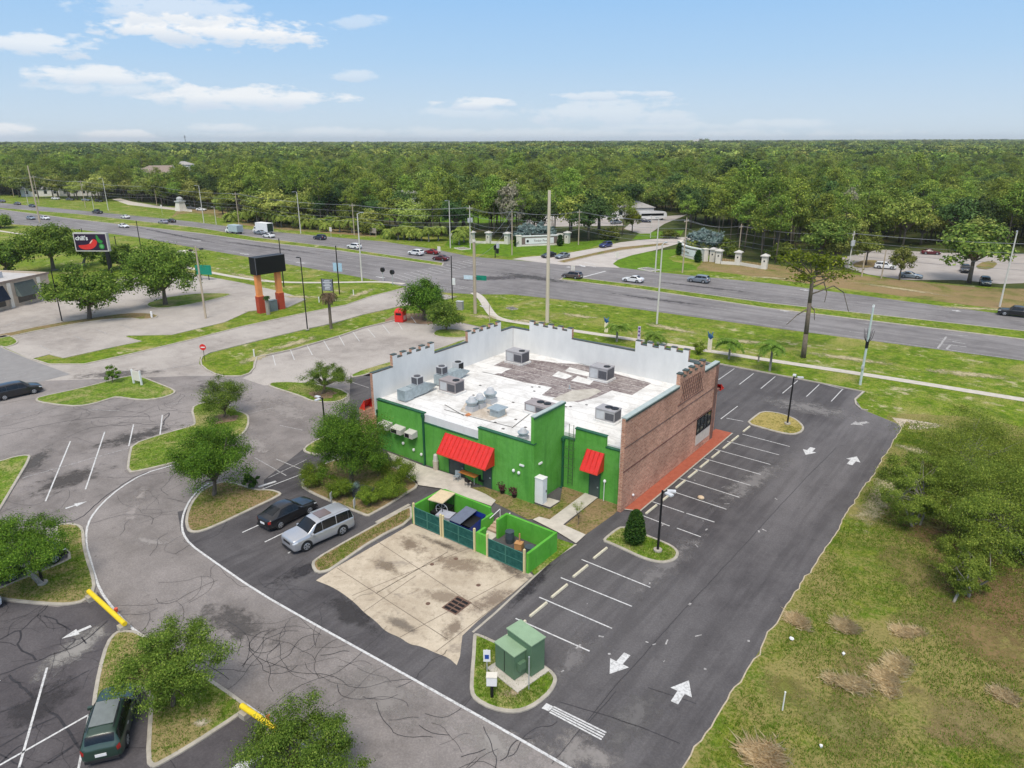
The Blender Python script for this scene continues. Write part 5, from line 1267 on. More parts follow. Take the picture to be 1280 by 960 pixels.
def antler(t, h):
    m = MB()
    for k in range(6):
        a = k * 1.047; m.path([(0, 0, h * .52), (math.cos(a) * .45, math.sin(a) * .45, h * .6), (math.cos(a) * .6, math.sin(a) * .6, h * .70)], .05, .02, n=5)
    m.build('bracket', M_BLACK, t); m = MB(); m.tube((0, 0, h * .47), (0, 0, h * .55), .19, n=10); m.build('collar', M_BLACK, t)
    m = MB(); m.box(-.15, .15, -.3, -.1, 2.2, 2.6); m.build('meter', M_UNITL, t)
    m = MB(); m.box(-.12, .12, -.12, .12, h - .3, h - .05); m.build('camera', M_WHITE, t)
pole('sensor_pole', 1075, 481, 1090, 381, .16, .11, mat('pole_pale_green', (.48, .56, .52), .5, .1, 2), 'pale grey pole with dark antler brackets at the right sidewalk', 'pole', None, antler)
def tbar(t, h):
    m = MB(); m.box(-.06, .06, -1.3, 1.3, h - .7, h - .58); m.build('crossarm', M_WOOD, t)
    m = MB(); m.box(-.3, .3, -1.2, -.7, h - .58, h - .42); m.build('flood_head', M_BLACK, t); m = MB(); m.box(-.3, .3, .7, 1.2, h - .58, h - .42); m.build('flood_head', M_BLACK, t)
pole('utility_pole', 257.5, 398, 247, 308, .2, .13, M_WOOD, 'wooden floodlight pole with crossarm beside the green sign', 'utility pole', GU, tbar)
for a, b, tp, r, lab in ((177.5, 318, 276, .12, 'thin dark pole right of the pepper sign near the highway'), (105.5, 306, 285, .12, 'thin dark pole behind the pepper sign'), (149.5, 330, 295, .12, 'thin dark pole just right of the pepper sign'), (355, 359, 298, .12, 'thin dark pole behind the blank black billboard'), (612, 402, 381, .07, 'thin rusty post behind the left parapet corner'), (565.5, 375, 320, .11, 'dark pole with a small white sign at the junction corner'), (424.5, 368, 307, .12, 'slim dark pole with two blue-white signs on the near verge'), (256, 386, 365, .08, 'short dark post right of the oak island'), (1003, 398, 388, .06, 'short marker post on the near verge') ):
    def ex(t, h, lab=lab):
        if 'small white sign' in lab:
            m = MB(); m.box(.1, .85, -.03, .03, 3.0, 4.3); m.build('sign_panel', M_WHITE, t)
        if 'blue-white' in lab:
            for s in (-.55, .6): m = MB(); m.box(s - .4, s + .4, -.03, .03, 4.6, 6.3, R(20)); m.build('sign_panel', mat('sign_bluewhite', (.35, .52, .62), .5), t)
    if '1003' in str(a): continue
    pole('slim_pole', a, b, a, tp, r, r * .8, M_BLACK if r > .07 else M_WOOD, lab, 'pole', 'thin dark poles', ex)
# pedestrian signals
for a, b, tp, lab in ((479, 351.5, 336, 'pedestrian signal with black head at the crosswalk, left one'), (491, 355.5, 339, 'pedestrian signal with black head at the crosswalk, right one')):
    def ex(t, h):
        m = MB(); m.tube((0, -.25, h - .2), (0, .25, h - .2), .5, n=14); m.build('signal_head', M_BLACK, t)
    pole('pedestrian_signal', a, b, a, tp, .09, .08, M_ALU, lab, 'signal', None, ex)
def ex(t, h):
    for k, (dx, z) in enumerate(((0, h - .7), (.9, h - .2), (.75, h - 1.6))): m = MB(); m.box(dx - .3, dx + .3, -.25, .25, z - .6, z + .6); m.build('signal_head', M_BLACK if k != 1 else M_UNITL, t)
    m = MB(); m.tube((0, 0, h - .4), (.9, 0, h - .2), .05); m.build('bracket', M_BLACK, t)
pole('traffic_signal', 619, 322, 620, 306, .13, .11, M_BLACK, 'clustered black traffic signal at the far junction corner', 'traffic signal', None, ex)
for a, b, tp, lab in ((565.5, 304, 291, 'small white roadside sign at the far left junction kerb'), (549, 320, 308, 'small white keep-right sign on the left median tip'), (716, 347, 332, 'small sign on the right median tip beside the brown car'), (771, 325, 315, 'small sign at the side street kerb'), (414, 297, 284, 'small white roadside sign before the palms'), (203, 268, 256, 'small yellow roadside marker on the far left verge')):
    def ex(t, h): m = MB(); m.box(-.45, .45, -.03, .03, h - 1.3, h, R(15)); m.build('sign_panel', M_CREAMW, t)
    pole('road_sign', a, b, a, tp, .05, .05, M_ALU, lab, 'road sign', 'small road signs', ex)
# do-not-enter sign
x, y = P(256.5, 453); t = empty('no_entry_sign', (x, y, .1), R(33), 'round red no entry sign at the grass tip by the access road', 'road sign')
m = MB(); m.tube((0, 0, 0), (0, 0, 2.2), .04, n=6); m.build('post', M_BLACK, t)
m = MB(); m.tube((0, -.06, 2.1), (0, -.04, 2.1), .45, n=20); d = m.build('disc', M_RED, t); m = MB(); m.box(-.3, .3, -.075, -.062, 2.03, 2.17); m.build('bar', M_WHITE, d)
# white board sign on the island
x, y = P(172.5, 481); t = empty('board_sign', (x, y, .1), R(10), 'small blank white board on two posts on the grass island', 'sign')
m = MB(); m.box(-.7, .7, -.04, .04, .45, 1.7); m.build('board', M_CREAMW, t)
for s in (-.75, .75): m = MB(); m.box(s - .09, s + .09, -.09, .09, 0, 1.85); m.build('post', M_WHITE, t)
# grey lettered board near the palm trunk
x, y = P(411, 377); t = empty('board_sign', (x, y, 0), R(28), 'weathered grey board sign with pale lettering behind the dead palm', 'sign')
m = MB(); m.box(-1.05, 1.05, -.06, .06, 2.1, 4.3); b = m.build('board', mat('board_grey', (.17, .18, .22), .6, .3, 2), t)
for s in (-1.1, 1.1): m = MB(); m.box(s - .07, s + .07, -.07, .07, 0, 4.4); m.build('post', M_BLACK, t)
m = MB(); rr = random.Random(8)
for k in range(6):
    z = 4.0 - k * .31; w_ = rr.uniform(.45, .85); m.box(-w_, w_, -.075, -.062, z - .09, z + .09)
m.build('lettering', mat('letter_pale', (.55, .56, .60), .6), b)
# green street board with railing
x, y = P(256, 350); t = empty('street_board', (x, y, 0), R(28), 'green highway sign board on dark posts beside the floodlight pole', 'sign')
m = MB(); m.box(-1.9, 1.9, -.05, .05, 1.2, 3.3); m.build('board', M_SIGNG, t)
for s in (-.9, 1.0): m = MB(); m.box(s - .08, s + .08, .05, .15, 0, 3.2); m.build('post', M_BLACK, t)
# bus shelter
x, y = P(233, 329); t = empty('bus_shelter', (x, y, 0), R(5), 'small open bus shelter with a pale roof beside the highway', 'bus shelter')
m = MB(); m.box(-2.6, 2.6, -1.3, 1.3, 2.7, 2.85); m.box(-2.0, 2.0, -1.0, 1.0, 2.85, 3.05); m.build('roof', M_CREAMW, t)
for a in (-2.2, 2.2):
    for b in (-1, 1): m = MB(); m.tube((a, b, 0), (a, b, 2.7), .07); m.build('post', M_ALU, t)
m = MB(); m.box(-2.1, 2.1, .95, .98, .5, 2.3); m.build('panel', mat('shelter_glass', (.35, .4, .38), .3), t); m = MB(); m.box(-1.5, 1.5, .3, .7, .42, .5); m.box(-1.4, -1.3, .35, .65, 0, .42); m.box(1.3, 1.4, .35, .65, 0, .42); m.build('bench', M_WOOD, t)
# donation bin
x, y = P(501, 402); t = empty('donation_bin', (x, y, .03), R(20), 'bright red donation bin at the far edge of the west parking lot', 'bin')
m = MB(); m.box(-.75, .75, -.75, .75, .05, 1.8); m.add([(-.75, -.75, 1.8), (.75, -.75, 1.8), (.75, .75, 1.8), (-.75, .75, 1.8), (-.75, -.1, 2.15), (.75, -.1, 2.15), (.75, .75, 2.15), (-.75, .75, 2.15)], [(4, 5, 6, 7), (0, 1, 5, 4), (1, 2, 6, 5), (2, 3, 7, 6), (3, 0, 4, 7)]); m.build('bin_body', M_RED, t)
m = MB(); m.box(-.5, .5, -.78, -.755, 1.25, 1.6); m.build('chute', M_BLACK, t); m = MB(); m.box(.755, .775, -.4, .5, .4, 1.1); m.build('label_panel', mat('label_pink', (.7, .45, .42), .6), t)
# black billboard on orange columns
cl_, cr_ = Vector((*P(327, 391), 0)), Vector((*P(351.5, 386), 0)); mid = (cl_ + cr_) / 2
ang = math.atan2((cr_ - cl_).y, (cr_ - cl_).x)
t = empty('billboard', tuple(mid), ang, 'blank black box billboard on two orange and dark red columns', 'billboard')
half = (cr_ - cl_).length / 2
for s in (-half, half):
    m = MB(); m.box(s - .45, s + .45, -.4, .4, 3.1, 7.0); c = m.build('column', M_ORANGE, t)
    m = MB(); m.box(s - .58, s + .58, -.52, .52, 0, 3.0); m.build('plinth', M_COLRED, c); m = MB(); m.box(s - .54, s + .54, -.48, .48, 3.0, 3.12); m.build('collar', M_ORANGE, c)
m = MB(); m.box(-half - .7, half + 1.2, -1.0, .9, 6.9, 9.9); cb = m.build('cabinet', M_BLACK, t)
m = MB(); m.box(-half - .66, half + 1.16, -1.02, -1.003, 6.95, 9.85); m.build('face', mat('screen_black', (.008, .008, .008), .35), cb)
m = MB(); m.box(-half - .72, half + 1.22, -1.03, -.95, 9.87, 9.96); m.box(-half - .72, -half - .64, -1.03, -.95, 6.9, 9.9); m.build('trim', mat('trim_grey', (.12, .12, .13), .4), cb)
x, y = P(342, 388.5); t = empty('electrical_box', (x, y, 0), ang, 'grey electrical cabinet between the billboard columns', 'cabinet')
m = MB(); m.box(-.9, .7, -.4, .4, 0, 1.9); m.build('cabinet', mat('box_grey', (.14, .17, .18), .5), t); m = MB(); m.box(-.94, .74, -.44, .44, 1.9, 2.0); m.build('lid', MATS['box_grey'], t)
# pepper sign
x, y = P(139, 341); t = empty('pepper_sign', (x, y, 0), R(36), 'restaurant pylon sign with a red pepper on a dark panel and grey frame', 'sign')
hb, ht = 5.0, 9.2
m = MB(); m.box(-.33, .33, -.33, .33, 0, hb + 1); m.build('pole', M_BLACK, t)
x0, x1 = -7.0, .75
m = MB(); m.box(x0, x1, -.45, .45, hb, ht); cb = m.build('cabinet', mat('frame_grey', (.48, .46, .43), .5), t)
m = MB(); m.box(x0 + .25, x1 - .25, -.47, -.453, hb + .25, ht - .25); m.build('panel', mat('panel_navy', (.025, .012, .035), .4), cb)
def flat(pts, m_, nm, y0=-.49):
    q = MB(); q.prism(pts, 0, .015); q.v = [(a, y0 - c_ + .015, b) for a, b, c_ in q.v]; q.f = [f[::-1] for f in q.f]; return q.build(nm, m_, cb)
sx = lambda u: x0 + .25 + u * (x1 - x0 - .5); sz = lambda v: hb + .25 + v * (ht - hb - .5)
pep = [(.07, .30), (.13, .12), (.28, .04), (.45, .06), (.58, .16), (.67, .33), (.71, .50), (.69, .62), (.62, .70), (.56, .67), (.50, .50), (.42, .38), (.30, .33), (.16, .33)]
flat(chaikin([(sx(a), sz(b)) for a, b in pep], 2), mat('pepper_red', (.62, .035, .03), .5), 'pepper')
flat(chaikin([(sx(a), sz(b)) for a, b in [(.44, .42), (.48, .40), (.58, .62), (.55, .66)]], 1), mat('highlight', (.75, .45, .4), .5), 'pepper_shine', -.507)
M_STEM = mat('stem_green', (.03, .22, .04), .5)
flat(chaikin([(sx(a), sz(b)) for a, b in [(.69, .93), (.74, .95), (.80, .66), (.87, .62), (.90, .52), (.80, .42), (.74, .48), (.70, .66)]], 2), M_STEM, 'stem')
flat([(sx(.83) + math.cos(a * .3927) * .62, sz(.25) + math.sin(a * .3927) * .62) for a in range(16)], M_STEM, 'apostrophe_dot', -.50)
flat([(sx(.83) + math.cos(a * .3927) * .36, sz(.25) + math.sin(a * .3927) * .36) for a in range(16)], mat('stem_pale', (.12, .40, .14), .5), 'swirl', -.515)
text_mesh('lettering', "chili's", 1.35, M_WHITE, cb, (sx(.23), -.50, sz(.74)), (R(90), 0, 0), .01, bold=.03)
# feather signs at the sidewalk
for a, b, tp, top, body, lab in ((757.5, 415.5, 395, 'blue_fan', (.72, .66, .45), 'cream roadside post with a blue topper left of the small palms'), (798.5, 424, 408, None, (.55, .5, .62), 'narrow white and purple feather flag behind the front parapet'), (886.5, 439, 413, 'blue_fan', (.68, .62, .52), 'cream banner stand with a blue fan topper right of the parapet')):
    x, y = P(a, b); h = HT(a, b, tp); t = empty('feather_sign', (x, y, 0), R(15), lab, 'banner', 'roadside advertising banners')
    wd = .42 if top else .3
    m = MB(); m.box(-wd * .7, wd * .7, -.06, .06, .02, h * .62 if top else h); m.build('banner', mat('banner_%d' % int(a), body, .7, .15, 2), t)
    if top:
        m = MB()
        for k in range(7):
            q = k * .9; m.tube((0, 0, h * .6), (math.cos(q) * .45, math.sin(q) * .3, h * (.72 + .28 * ((k * 37) % 10) / 10)), .12, .06, n=5)
        m.build('topper', mat('banner_blue', (.03, .12, .28), .6), t)
    else:
        m = MB()
        for z in (.5, 1.1, 1.6): m.box(-.15, .15, -.075, -.062, z, z + .3)
        m.build('lettering', mat('purple', (.12, .06, .22), .6), t)
# transformer on the island
tx, ty = 4.2, -20.0
t = empty('transformer_cabinet', (4.25, -19.65, .12), R(-10), 'big green two-part electrical transformer on the grassy kerbed island', 'transformer')
M_TG = mat('trafo_green', (.10, .175, .105), .5, .08, 1.5); M_TGL = mat('trafo_green_top', (.24, .35, .22), .55, .1, 1.5)
m = MB(); m.box(-1.3, 1.3, -1.45, 1.1, -.02, .06); m.build('slab', M_WALK, t)
m = MB(); m.box(-1.0, 1.0, -.1, .95, .1, 2.2); b = m.build('rear_cabinet', M_TG, t); m = MB(); m.box(-1.05, 1.05, -.15, 1.0, 2.2, 2.27); m.build('lid', M_TGL, b)
m = MB(); m.box(-1.05, .55, -1.0, -.12, .1, 1.7); b = m.build('front_cabinet', M_TG, t); m = MB(); m.box(-1.1, .6, -1.05, -.1, 1.7, 1.77); m.build('lid', M_TGL, b)
m = MB(); m.box(-.28, -.25, -1.02, -1.003, .2, 1.6); m.build('door_seam', M_BLACK, b)
m = MB(); m.box(.57, .8, -.8, -.3, .7, 1.2); m.build('conduit_box', M_TG, t)
for a, b, tp, kind in ((609, 846, 818, 'a'), (615, 871, 847, 'b'), (661, 862, 818, 'c')):
    x, y = P(a, b, .1)
    if kind == 'a':
        t = empty('parking_sign', (x, y, .1), R(35), 'white and blue accessible parking sign beside the green transformer', 'sign')
        m = MB(); m.tube((0, 0, 0), (0, 0, 1.9), .035, n=6); m.build('post', M_ALU, t)
        m = MB(); m.box(-.2, .2, -.05, -.03, 1.1, 1.9); p = m.build('panel', M_WHITE, t); m = MB(); m.box(-.12, .12, -.065, -.052, 1.3, 1.58); m.build('symbol', mat('sign_blue', (.02, .07, .3), .5), p)
    if kind == 'b':
        t = empty('meter_box', (x, y, .1), R(35), 'white meter box on a black post at the front of the transformer island', 'meter box')
        m = MB(); m.box(-.08, .08, -.08, .08, 0, .9); m.build('post', M_BLACK, t); m = MB(); m.box(-.28, .28, -.2, .2, .9, 1.45); bx_ = m.build('box', M_WHITE, t); m = MB(); m.box(-.3, .3, -.22, .22, 1.45, 1.5); m.build('lid', M_CREAMW, bx_)
    if kind == 'c':
        t = empty('steel_post', (x, y, .1), 0, 'thin galvanised post right of the green transformer', 'post')
        m = MB(); m.tube((0, 0, 0), (0, 0, 2.2), .035, n=6); m.build('post', M_ALU, t); m = MB(); m.tube((0, 0, 2.2), (0, 0, 2.24), .045, n=6); m.build('cap', M_ALU, t)
# yellow height rails
def rail(p0, p1, label):
    a, b = Vector((*P(*p0, .55), .55)), Vector((*P(*p1, .55), .55)); c = (a + b) / 2; d = (b - a); L_ = d.length
    t = empty('yellow_barrier', (c.x, c.y, 0), math.atan2(d.y, d.x), label, 'barrier', 'yellow pipe barriers')
    m = MB(); m.tube((-L_ / 2, 0, .55), (L_ / 2, 0, .55), .155, n=14); m.build('pipe', M_YELLOW, t)
    for s in (-1, 1): m = MB(); m.box(s * (L_ / 2 - .3) - .25, s * (L_ / 2 - .3) + .25, -.3, .3, .02, .36); m.build('block', M_KERB, t)
    m = MB(); m.tube((L_ * .1, .35, .25), (L_ * .1, .35, .5), .12, n=8); m.tube((L_ * .1, .35, .02), (L_ * .1, .35, .25), .04, n=6); m.build('reflector', mat('reflector_red', (.6, .1, .05), .5), t)
rail((111, 739), (156, 780), 'yellow pipe barrier closing the left parking lane'); rail((302, 882), (345, 911), 'yellow pipe barrier beside the bottom tree')
# marker posts and cones in the west lot verge
for k, (a, b) in enumerate(((318, 446), (399, 378), (442, 369))):
    x, y = P(a, b); t = empty('marker_post', (x, y, 0), 0, ['small white marker post at the corner of the west lot strip', 'small white marker post on the grass beside the grey board', 'small white pipe on the verge right of the grey board'][k], 'post', 'small white marker posts')
    m = MB(); m.tube((0, 0, 0), (0, 0, 1.0), .09, n=8); m.build('post', M_WHITE, t); m = MB(); m.tube((0, 0, 1.0), (0, 0, 1.08), .11, n=8); m.build('cap', M_WHITE, t)
x, y = P(978, 888); t = empty('survey_stake', (x, y, 0), 0, 'thin white stake standing in the rough grass field', 'stake')
m = MB(); m.tube((0, 0, 0), (0, 0, 1.2), .035, n=6); m.build('post', M_WHITE, t); m = MB(); m.tube((0, 0, 1.2), (0, 0, 1.25), .05, n=6); m.build('cap', M_WHITE, t)
for k, (a, b) in enumerate(((989, 800), (1054, 819), (1026, 935))):
    x, y = P(a, b); m = MB(); rr = random.Random(k)
    m.ball((x, y, .12), .15 if k == 0 else .09, .1, .09, 7, 5); m.v = [(u + rr.uniform(-.03, .03), v + rr.uniform(-.03, .03), w_ + rr.uniform(-.03, .03)) for u, v, w_ in m.v]
    tag(m.build('litter', M_WHITE), ['white paper cup lying in the grass near the lot edge', 'small white scrap in the middle of the field', 'small white scrap near the bottom of the field'][k], 'litter', 'litter in the field')
x, y = P(876, 624); m = MB(); m.ball((x, y, .16), .3, .24, .18, 10, 6); tag(m.build('cardboard_scrap', mat('cardboard', (.55, .42, .28), .9)), 'crumpled tan cardboard lump lying on the parking stalls', 'litter')
for k, (a, b) in enumerate(((414, 628), (443, 636))):
    x, y = P(a, b, .1); t = empty('stall_sign', (x, y, .1), R(120), ['small white stall sign in front of the black car', 'small white stall sign in front of the silver car'][k], 'sign', 'small stall signs')
    m = MB(); m.box(-.03, .03, -.03, .03, 0, .5); m.build('post', M_ALU, t); m = MB(); m.box(-.22, .22, -.05, -.03, .25, .95); m.build('panel', M_WHITE, t)
x, y = P(457, 620, .1); t = empty('utility_pad', (x, y, .12), R(10), 'dark flat utility cover among the bushes under the big round tree', 'utility box')
m = MB(); m.box(-.85, .85, -.7, .7, 0, .5); m.build('body', mat('dark_steel', (.045, .05, .062), .5), t); m = MB(); m.box(-.9, .9, -.75, .75, .5, .56); m.build('lid', MATS['dark_steel'], t)
x, y = P(192, 416); 
x, y = P(190, 397.5); t = empty('hydrant', (x, y, .1), 0, 'small white hydrant at the tip of the neighbour lot median', 'hydrant')
m = MB(); m.tube((0, 0, 0), (0, 0, .9), .16, n=10); m.ball((0, 0, .9), .18); m.build('barrel', M_WHITE, t); m = MB(); m.tube((-.3, 0, .6), (.3, 0, .6), .09, n=8); m.build('outlet', M_WHITE, t)
x, y = P(575, 387); t = empty('utility_pedestal', (x, y, 0), R(20), 'grey utility pedestal behind the small round tree at the junction', 'utility box')
m = MB(); m.box(-.6, .6, -.4, .4, 0, 1.5); m.build('cabinet', M_UNIT, t); m = MB(); m.box(-.65, .65, -.45, .45, 1.5, 1.58); m.build('lid', M_UNITL, t)
# storm grates by the highway
for k, (a, b, lab) in enumerate(((811, 337, 'slotted white drain structure at the right entry lawn'), (578, 311, 'slotted concrete drain structure at the far left junction corner'), (640, 386, 'concrete culvert headwall on the near verge below the junction'))):
    x, y = P(a, b); t = empty('drain_structure', (x, y, 0), R(-20), lab, 'drain', 'concrete drain structures')
    sc_ = (1, 1, .45)[k]; t.scale = (sc_, sc_, 1)
    m = MB(); m.box(-2.2, 2.2, -1.6, 1.6, 0, .16); m.build('frame', M_CREAMW if k < 2 else M_KERB, t)
    m = MB()
    for q in range(4): m.box(-1.9, 1.9, -1.3 + q * .72, -.85 + q * .72, .162, .17)
    m.build('slot', M_BLACK, t)

# ------------------------------------------------------------------ entry walls
def entry_wall(pa, pb, h, label, curve=0.0, n=14):
    a, b = Vector((*P(*pa), 0)), Vector((*P(*pb), 0)); c = (a + b) / 2; d = b - a; L_ = d.length
    t = empty('entry_wall', tuple(c), math.atan2(d.y, d.x), label, 'entry wall')
    def at(u, o, z):
        x = (u - .5) * L_; return (x, curve * (1 - (2 * u - 1) ** 2) * L_ + o, z)
    def slab(u0, u1, o0, o1, z0, z1, nm, m_, par):
        q = MB(); k = max(2, int(n * (u1 - u0)))
        for i in range(k):
            ua, ub = u0 + (u1 - u0) * i / k, u0 + (u1 - u0) * (i + 1) / k
            vs = [at(ua, o0, z0), at(ub, o0, z0), at(ub, o1, z0), at(ua, o1, z0), at(ua, o0, z1), at(ub, o0, z1), at(ub, o1, z1), at(ua, o1, z1)]
            fs = [(0, 3, 2, 1), (4, 5, 6, 7), (0, 1, 5, 4), (2, 3, 7, 6)]
            if i == 0: fs.append((3, 0, 4, 7))
            if i == k - 1: fs.append((1, 2, 6, 5))
            q.add(vs, fs)
        return q.build(nm, m_, par)
    slab(0, 1, -.2, .2, .35, h - .15, 'wall', M_CREAMW, t)
    slab(0, 1, -.35, .35, 0, .35, 'plinth', M_CREAMW, t); slab(0, 1, -.35, .35, h - .15, h + .12, 'coping', M_WHITE, t)
    slab(.04, .96, -.23, -.205, .5, h - .35, 'brown_panel', mat('panel_brown', (.19, .14, .125), .8, .15, 2), t)
    pn = slab(.13, .87, -.26, -.235, .62, h - .6, 'sign_panel', M_WHITE, t)
    for u in (-.04, 1.04):
        x, y, _ = at(u, 0, 0); m = MB(); m.box(x - .75, x + .75, y - .6, y + .6, 0, h + .1); m.box(x - .85, x + .85, y - .7, y + .7, h + .1, h + .3); m.build('pillar', M_CREAMW, t)
    x, y, _ = at(.5, -.275, 0)
    text_mesh('lettering', 'Timber Pines', .85, mat('letter_brown', (.12, .08, .06), .6), pn, (x + .4, y, h * .5), (R(90), 0, 0), .01)
    m = MB(); m.tube((at(.19, 0, 0)[0], at(.19, -.30, 0)[1], h * .5), (at(.19, 0, 0)[0], at(.19, -.27, 0)[1], h * .5), .38, n=12); m.build('emblem', M_BLACK, pn)
    return t
entry_wall((650, 308), (698, 306), 2.9, 'cream entry wall with brown panel left of the side street', 0)
entry_wall((850, 316), (878, 326), 2.9, 'curved cream entry wall right of the side street', -.12)
def pillar(a, b, lab, g_='cream pillars of the entry fence'):
    x, y = P(a, b); t = empty('entry_pillar', (x, y, 0), R(4), lab, 'pillar', g_)
    m = MB(); m.box(-.65, .65, -.65, .65, 0, 3.0); m.build('shaft', M_CREAMW, t); m = MB(); m.box(-.95, .95, -.95, .95, 3.0, 3.2); m.add([(-.95, -.95, 3.2), (.95, -.95, 3.2), (.95, .95, 3.2), (-.95, .95, 3.2), (0, 0, 3.7)], [(0, 1, 4), (1, 2, 4), (2, 3, 4), (3, 0, 4)]); m.build('cap', M_BEIGE, t)
    m = MB(); m.box(-.16, .16, -.68, -.655, 1.7, 2.1); m.build('emblem', M_BLACK, t)
pillar(590, 303.5, 'entry pillar at the left utility pole with transformer'); pillar(611, 304, 'entry pillar with low white wall left of the entry sign'); pillar(634, 305, 'entry pillar behind the traffic signal'); pillar(709, 304, 'entry pillar right of the left entry wall')
pillar(890.5, 327, 'entry pillar nearest the curved right entry wall'); pillar(898, 329, 'entry pillar second from the curved right entry wall'); pillar(922, 331, 'entry pillar in the middle of the right fence'); pillar(955, 336, 'rightmost entry pillar of the right fence')
def lowwall(p0, p1, lab):
    a, b = Vector((*P(*p0), 0)), Vector((*P(*p1), 0)); c = (a + b) / 2; d = b - a; L_ = d.length
    t = empty('low_fence', tuple(c), math.atan2(d.y, d.x), lab, 'fence', 'low fences between the entry pillars')
    m = MB(); m.box(-L_ / 2, L_ / 2, -.2, .2, 0, .7); m.build('base_wall', M_CREAMW, t)
    m = MB()
    for k in range(int(L_ / .4)): m.tube((-L_ / 2 + k * .4, 0, .7), (-L_ / 2 + k * .4, 0, 2.3), .03, n=4, cap=False)
    m.box(-L_ / 2, L_ / 2, -.03, .03, 2.2, 2.26); m.build('railing', M_BLACK, t)
lowwall((594, 304), (608, 304.5), 'low white fence wall left of the second left pillar'); lowwall((614, 304.5), (631, 305), 'low white fence wall behind the traffic signal'); lowwall((901, 330), (919, 331), 'low white fence wall between the right pillars, nearer the entry wall'); lowwall((925, 331.5), (952, 336), 'low white fence wall between the two rightmost pillars')
# small cream tower by the far side road
x, y = P(226.5, 263.5); h = HT(226.5, 263.5, 245); t = empty('monument_tower', (x, y, 0), R(5), 'small cream monument tower with domed grey top on the far verge', 'tower')
m = MB(); m.add([(-1.8, -1.8, 0), (1.8, -1.8, 0), (1.8, 1.8, 0), (-1.8, 1.8, 0), (-1.3, -1.3, h * .6), (1.3, -1.3, h * .6), (1.3, 1.3, h * .6), (-1.3, 1.3, h * .6)], [(0, 1, 5, 4), (1, 2, 6, 5), (2, 3, 7, 6), (3, 0, 4, 7), (4, 5, 6, 7)]); m.build('shaft', M_CREAMW, t)
m = MB(); m.box(-1.7, 1.7, -1.7, 1.7, h * .6, h * .68); m.tube((0, 0, h * .68), (0, 0, h * .8), 1.3, n=10); m.ball((0, 0, h * .8), 1.4, rz=h * .16); m.build('dome', mat('dome_grey', (.42, .43, .42), .7), t)
# construction-style brown notice by the palms
x, y = P(466, 294.5); t = empty('board_sign', (x, y, 0), R(5), 'small brown notice board on the far verge below the palms', 'sign')
m = MB(); m.box(-1.6, 1.6, -.06, .06, .8, 2.4); m.build('board', mat('board_brown', (.33, .28, .24), .8), t)
for s in (-1.3, 1.3): m = MB(); m.box(s - .08, s + .08, .06, .2, 0, 2.4); m.build('post', M_WOOD, t)
# overhead lines
def wire(a, b, sag, lab, r=.036):
    m = MB(); pts = []
    for k in range(13):
        u = k / 12; p = a.lerp(b, u); pts.append((p.x, p.y, p.z - sag * 4 * u * (1 - u)))
    m.path(pts, r, n=3); tag(m.build('power_line', mat('wire', (.30, .30, .31), .6)), lab, 'power line', 'overhead lines along the highway')
FWs = sorted([p for p in FW if p.z > 8], key=lambda p: p.x)
FWs = [Vector((-430, 92, 13))] + FWs + [Vector((40, 116, 13)), Vector((120, 122, 13))]
for i, (a, b) in enumerate(zip(FWs, FWs[1:])):
    if (a - b).length < 3: continue
    for k, (dy, dz) in enumerate(((-1.05, -.4), (1.05, -.6), (.15, -2.4), (.15, -4.4), (.15, -5.6))):
        wire(a + Vector((0, dy, dz)), b + Vector((0, dy, dz)), .9, 'thin dark overhead line between the far utility poles, span %s' % ('in the far left' if a.x < -200 else 'above the palms' if a.x < -100 else 'above the entry walls' if a.x < -40 else 'above the right car park'))
SP = Vector((*P(640, 319), 12))
for k in range(2): wire(SIGP + Vector((0, 0, -1 - k * 2.2)), SP + Vector((0, 0, -k * 3)), 1.4, 'signal span wire across the junction, %s' % ('upper' if k == 0 else 'lower'))
# ================================================================== buildings around
M_TAN = mat('tan_wall', (.42, .34, .26), .85, scale=1, col2=(.52, .44, .34)); M_SHING = mat('brown_shingle', (.22, .17, .14), .9, scale=2, col2=(.30, .24, .2)); M_HWHITE = mat('house_white', (.62, .60, .56), .85, scale=.8, col2=(.72, .70, .66))
M_TEAL = mat('pale_teal_roof', (.42, .5, .5), .5, .1, 1); M_GREYR = mat('grey_shingle', (.30, .285, .27), .9, scale=1, col2=(.38, .36, .34))
x, y = P(30, 381); t = empty('neighbour_restaurant', (0, 0, 0), 0, 'low tan restaurant with dark awnings at the left edge', 'building')
NR = [P(66, 372), P(-60, 404)]
a, b = Vector(NR[0]), Vector(NR[1]); d = (b - a).normalized(); n_ = Vector((d.y, -d.x))
if (Vector((CAM.x, CAM.y)) - a).dot(n_) > 0: n_ = -n_
org = a; ang = math.atan2(d.y, d.x)
t.location = (a.x, a.y, 0); t.rotation_euler = (0, 0, ang)
sgn = 1 if Vector((math.cos(ang + math.pi / 2), math.sin(ang + math.pi / 2))).dot(n_) > 0 else -1
def nb(u0, u1, o0, o1, z0, z1, nm, m_, par=t):
    q = MB(); q.box(u0, u1, min(o0 * sgn, o1 * sgn), max(o0 * sgn, o1 * sgn), z0, z1); return q.build(nm, m_, par)
nb(0, 40, 0, 14, 0, 4.6, 'wall', M_TAN); rf = nb(.3, 39.7, .3, 13.7, 4.62, 4.7, 'roof', mat('gravel_roof', (.40, .385, .37), .9, scale=1, col2=(.5, .48, .46)))
nb(-.1, 40.1, -.12, .3, 4.602, 5.0, 'parapet', M_TAN); nb(-.1, .3, .3, 14.1, 4.602, 5.0, 'parapet', M_TAN); nb(-.2, 40.2, -.2, -.122, 4.7, 5.05, 'coping', M_SHING)
nb(14, 30, 4, 11, 4.72, 6.0, 'upper_block', M_TAN); nb(13.8, 30.2, 3.8, 11.2, 6.0, 6.2, 'upper_roof', M_SHING)
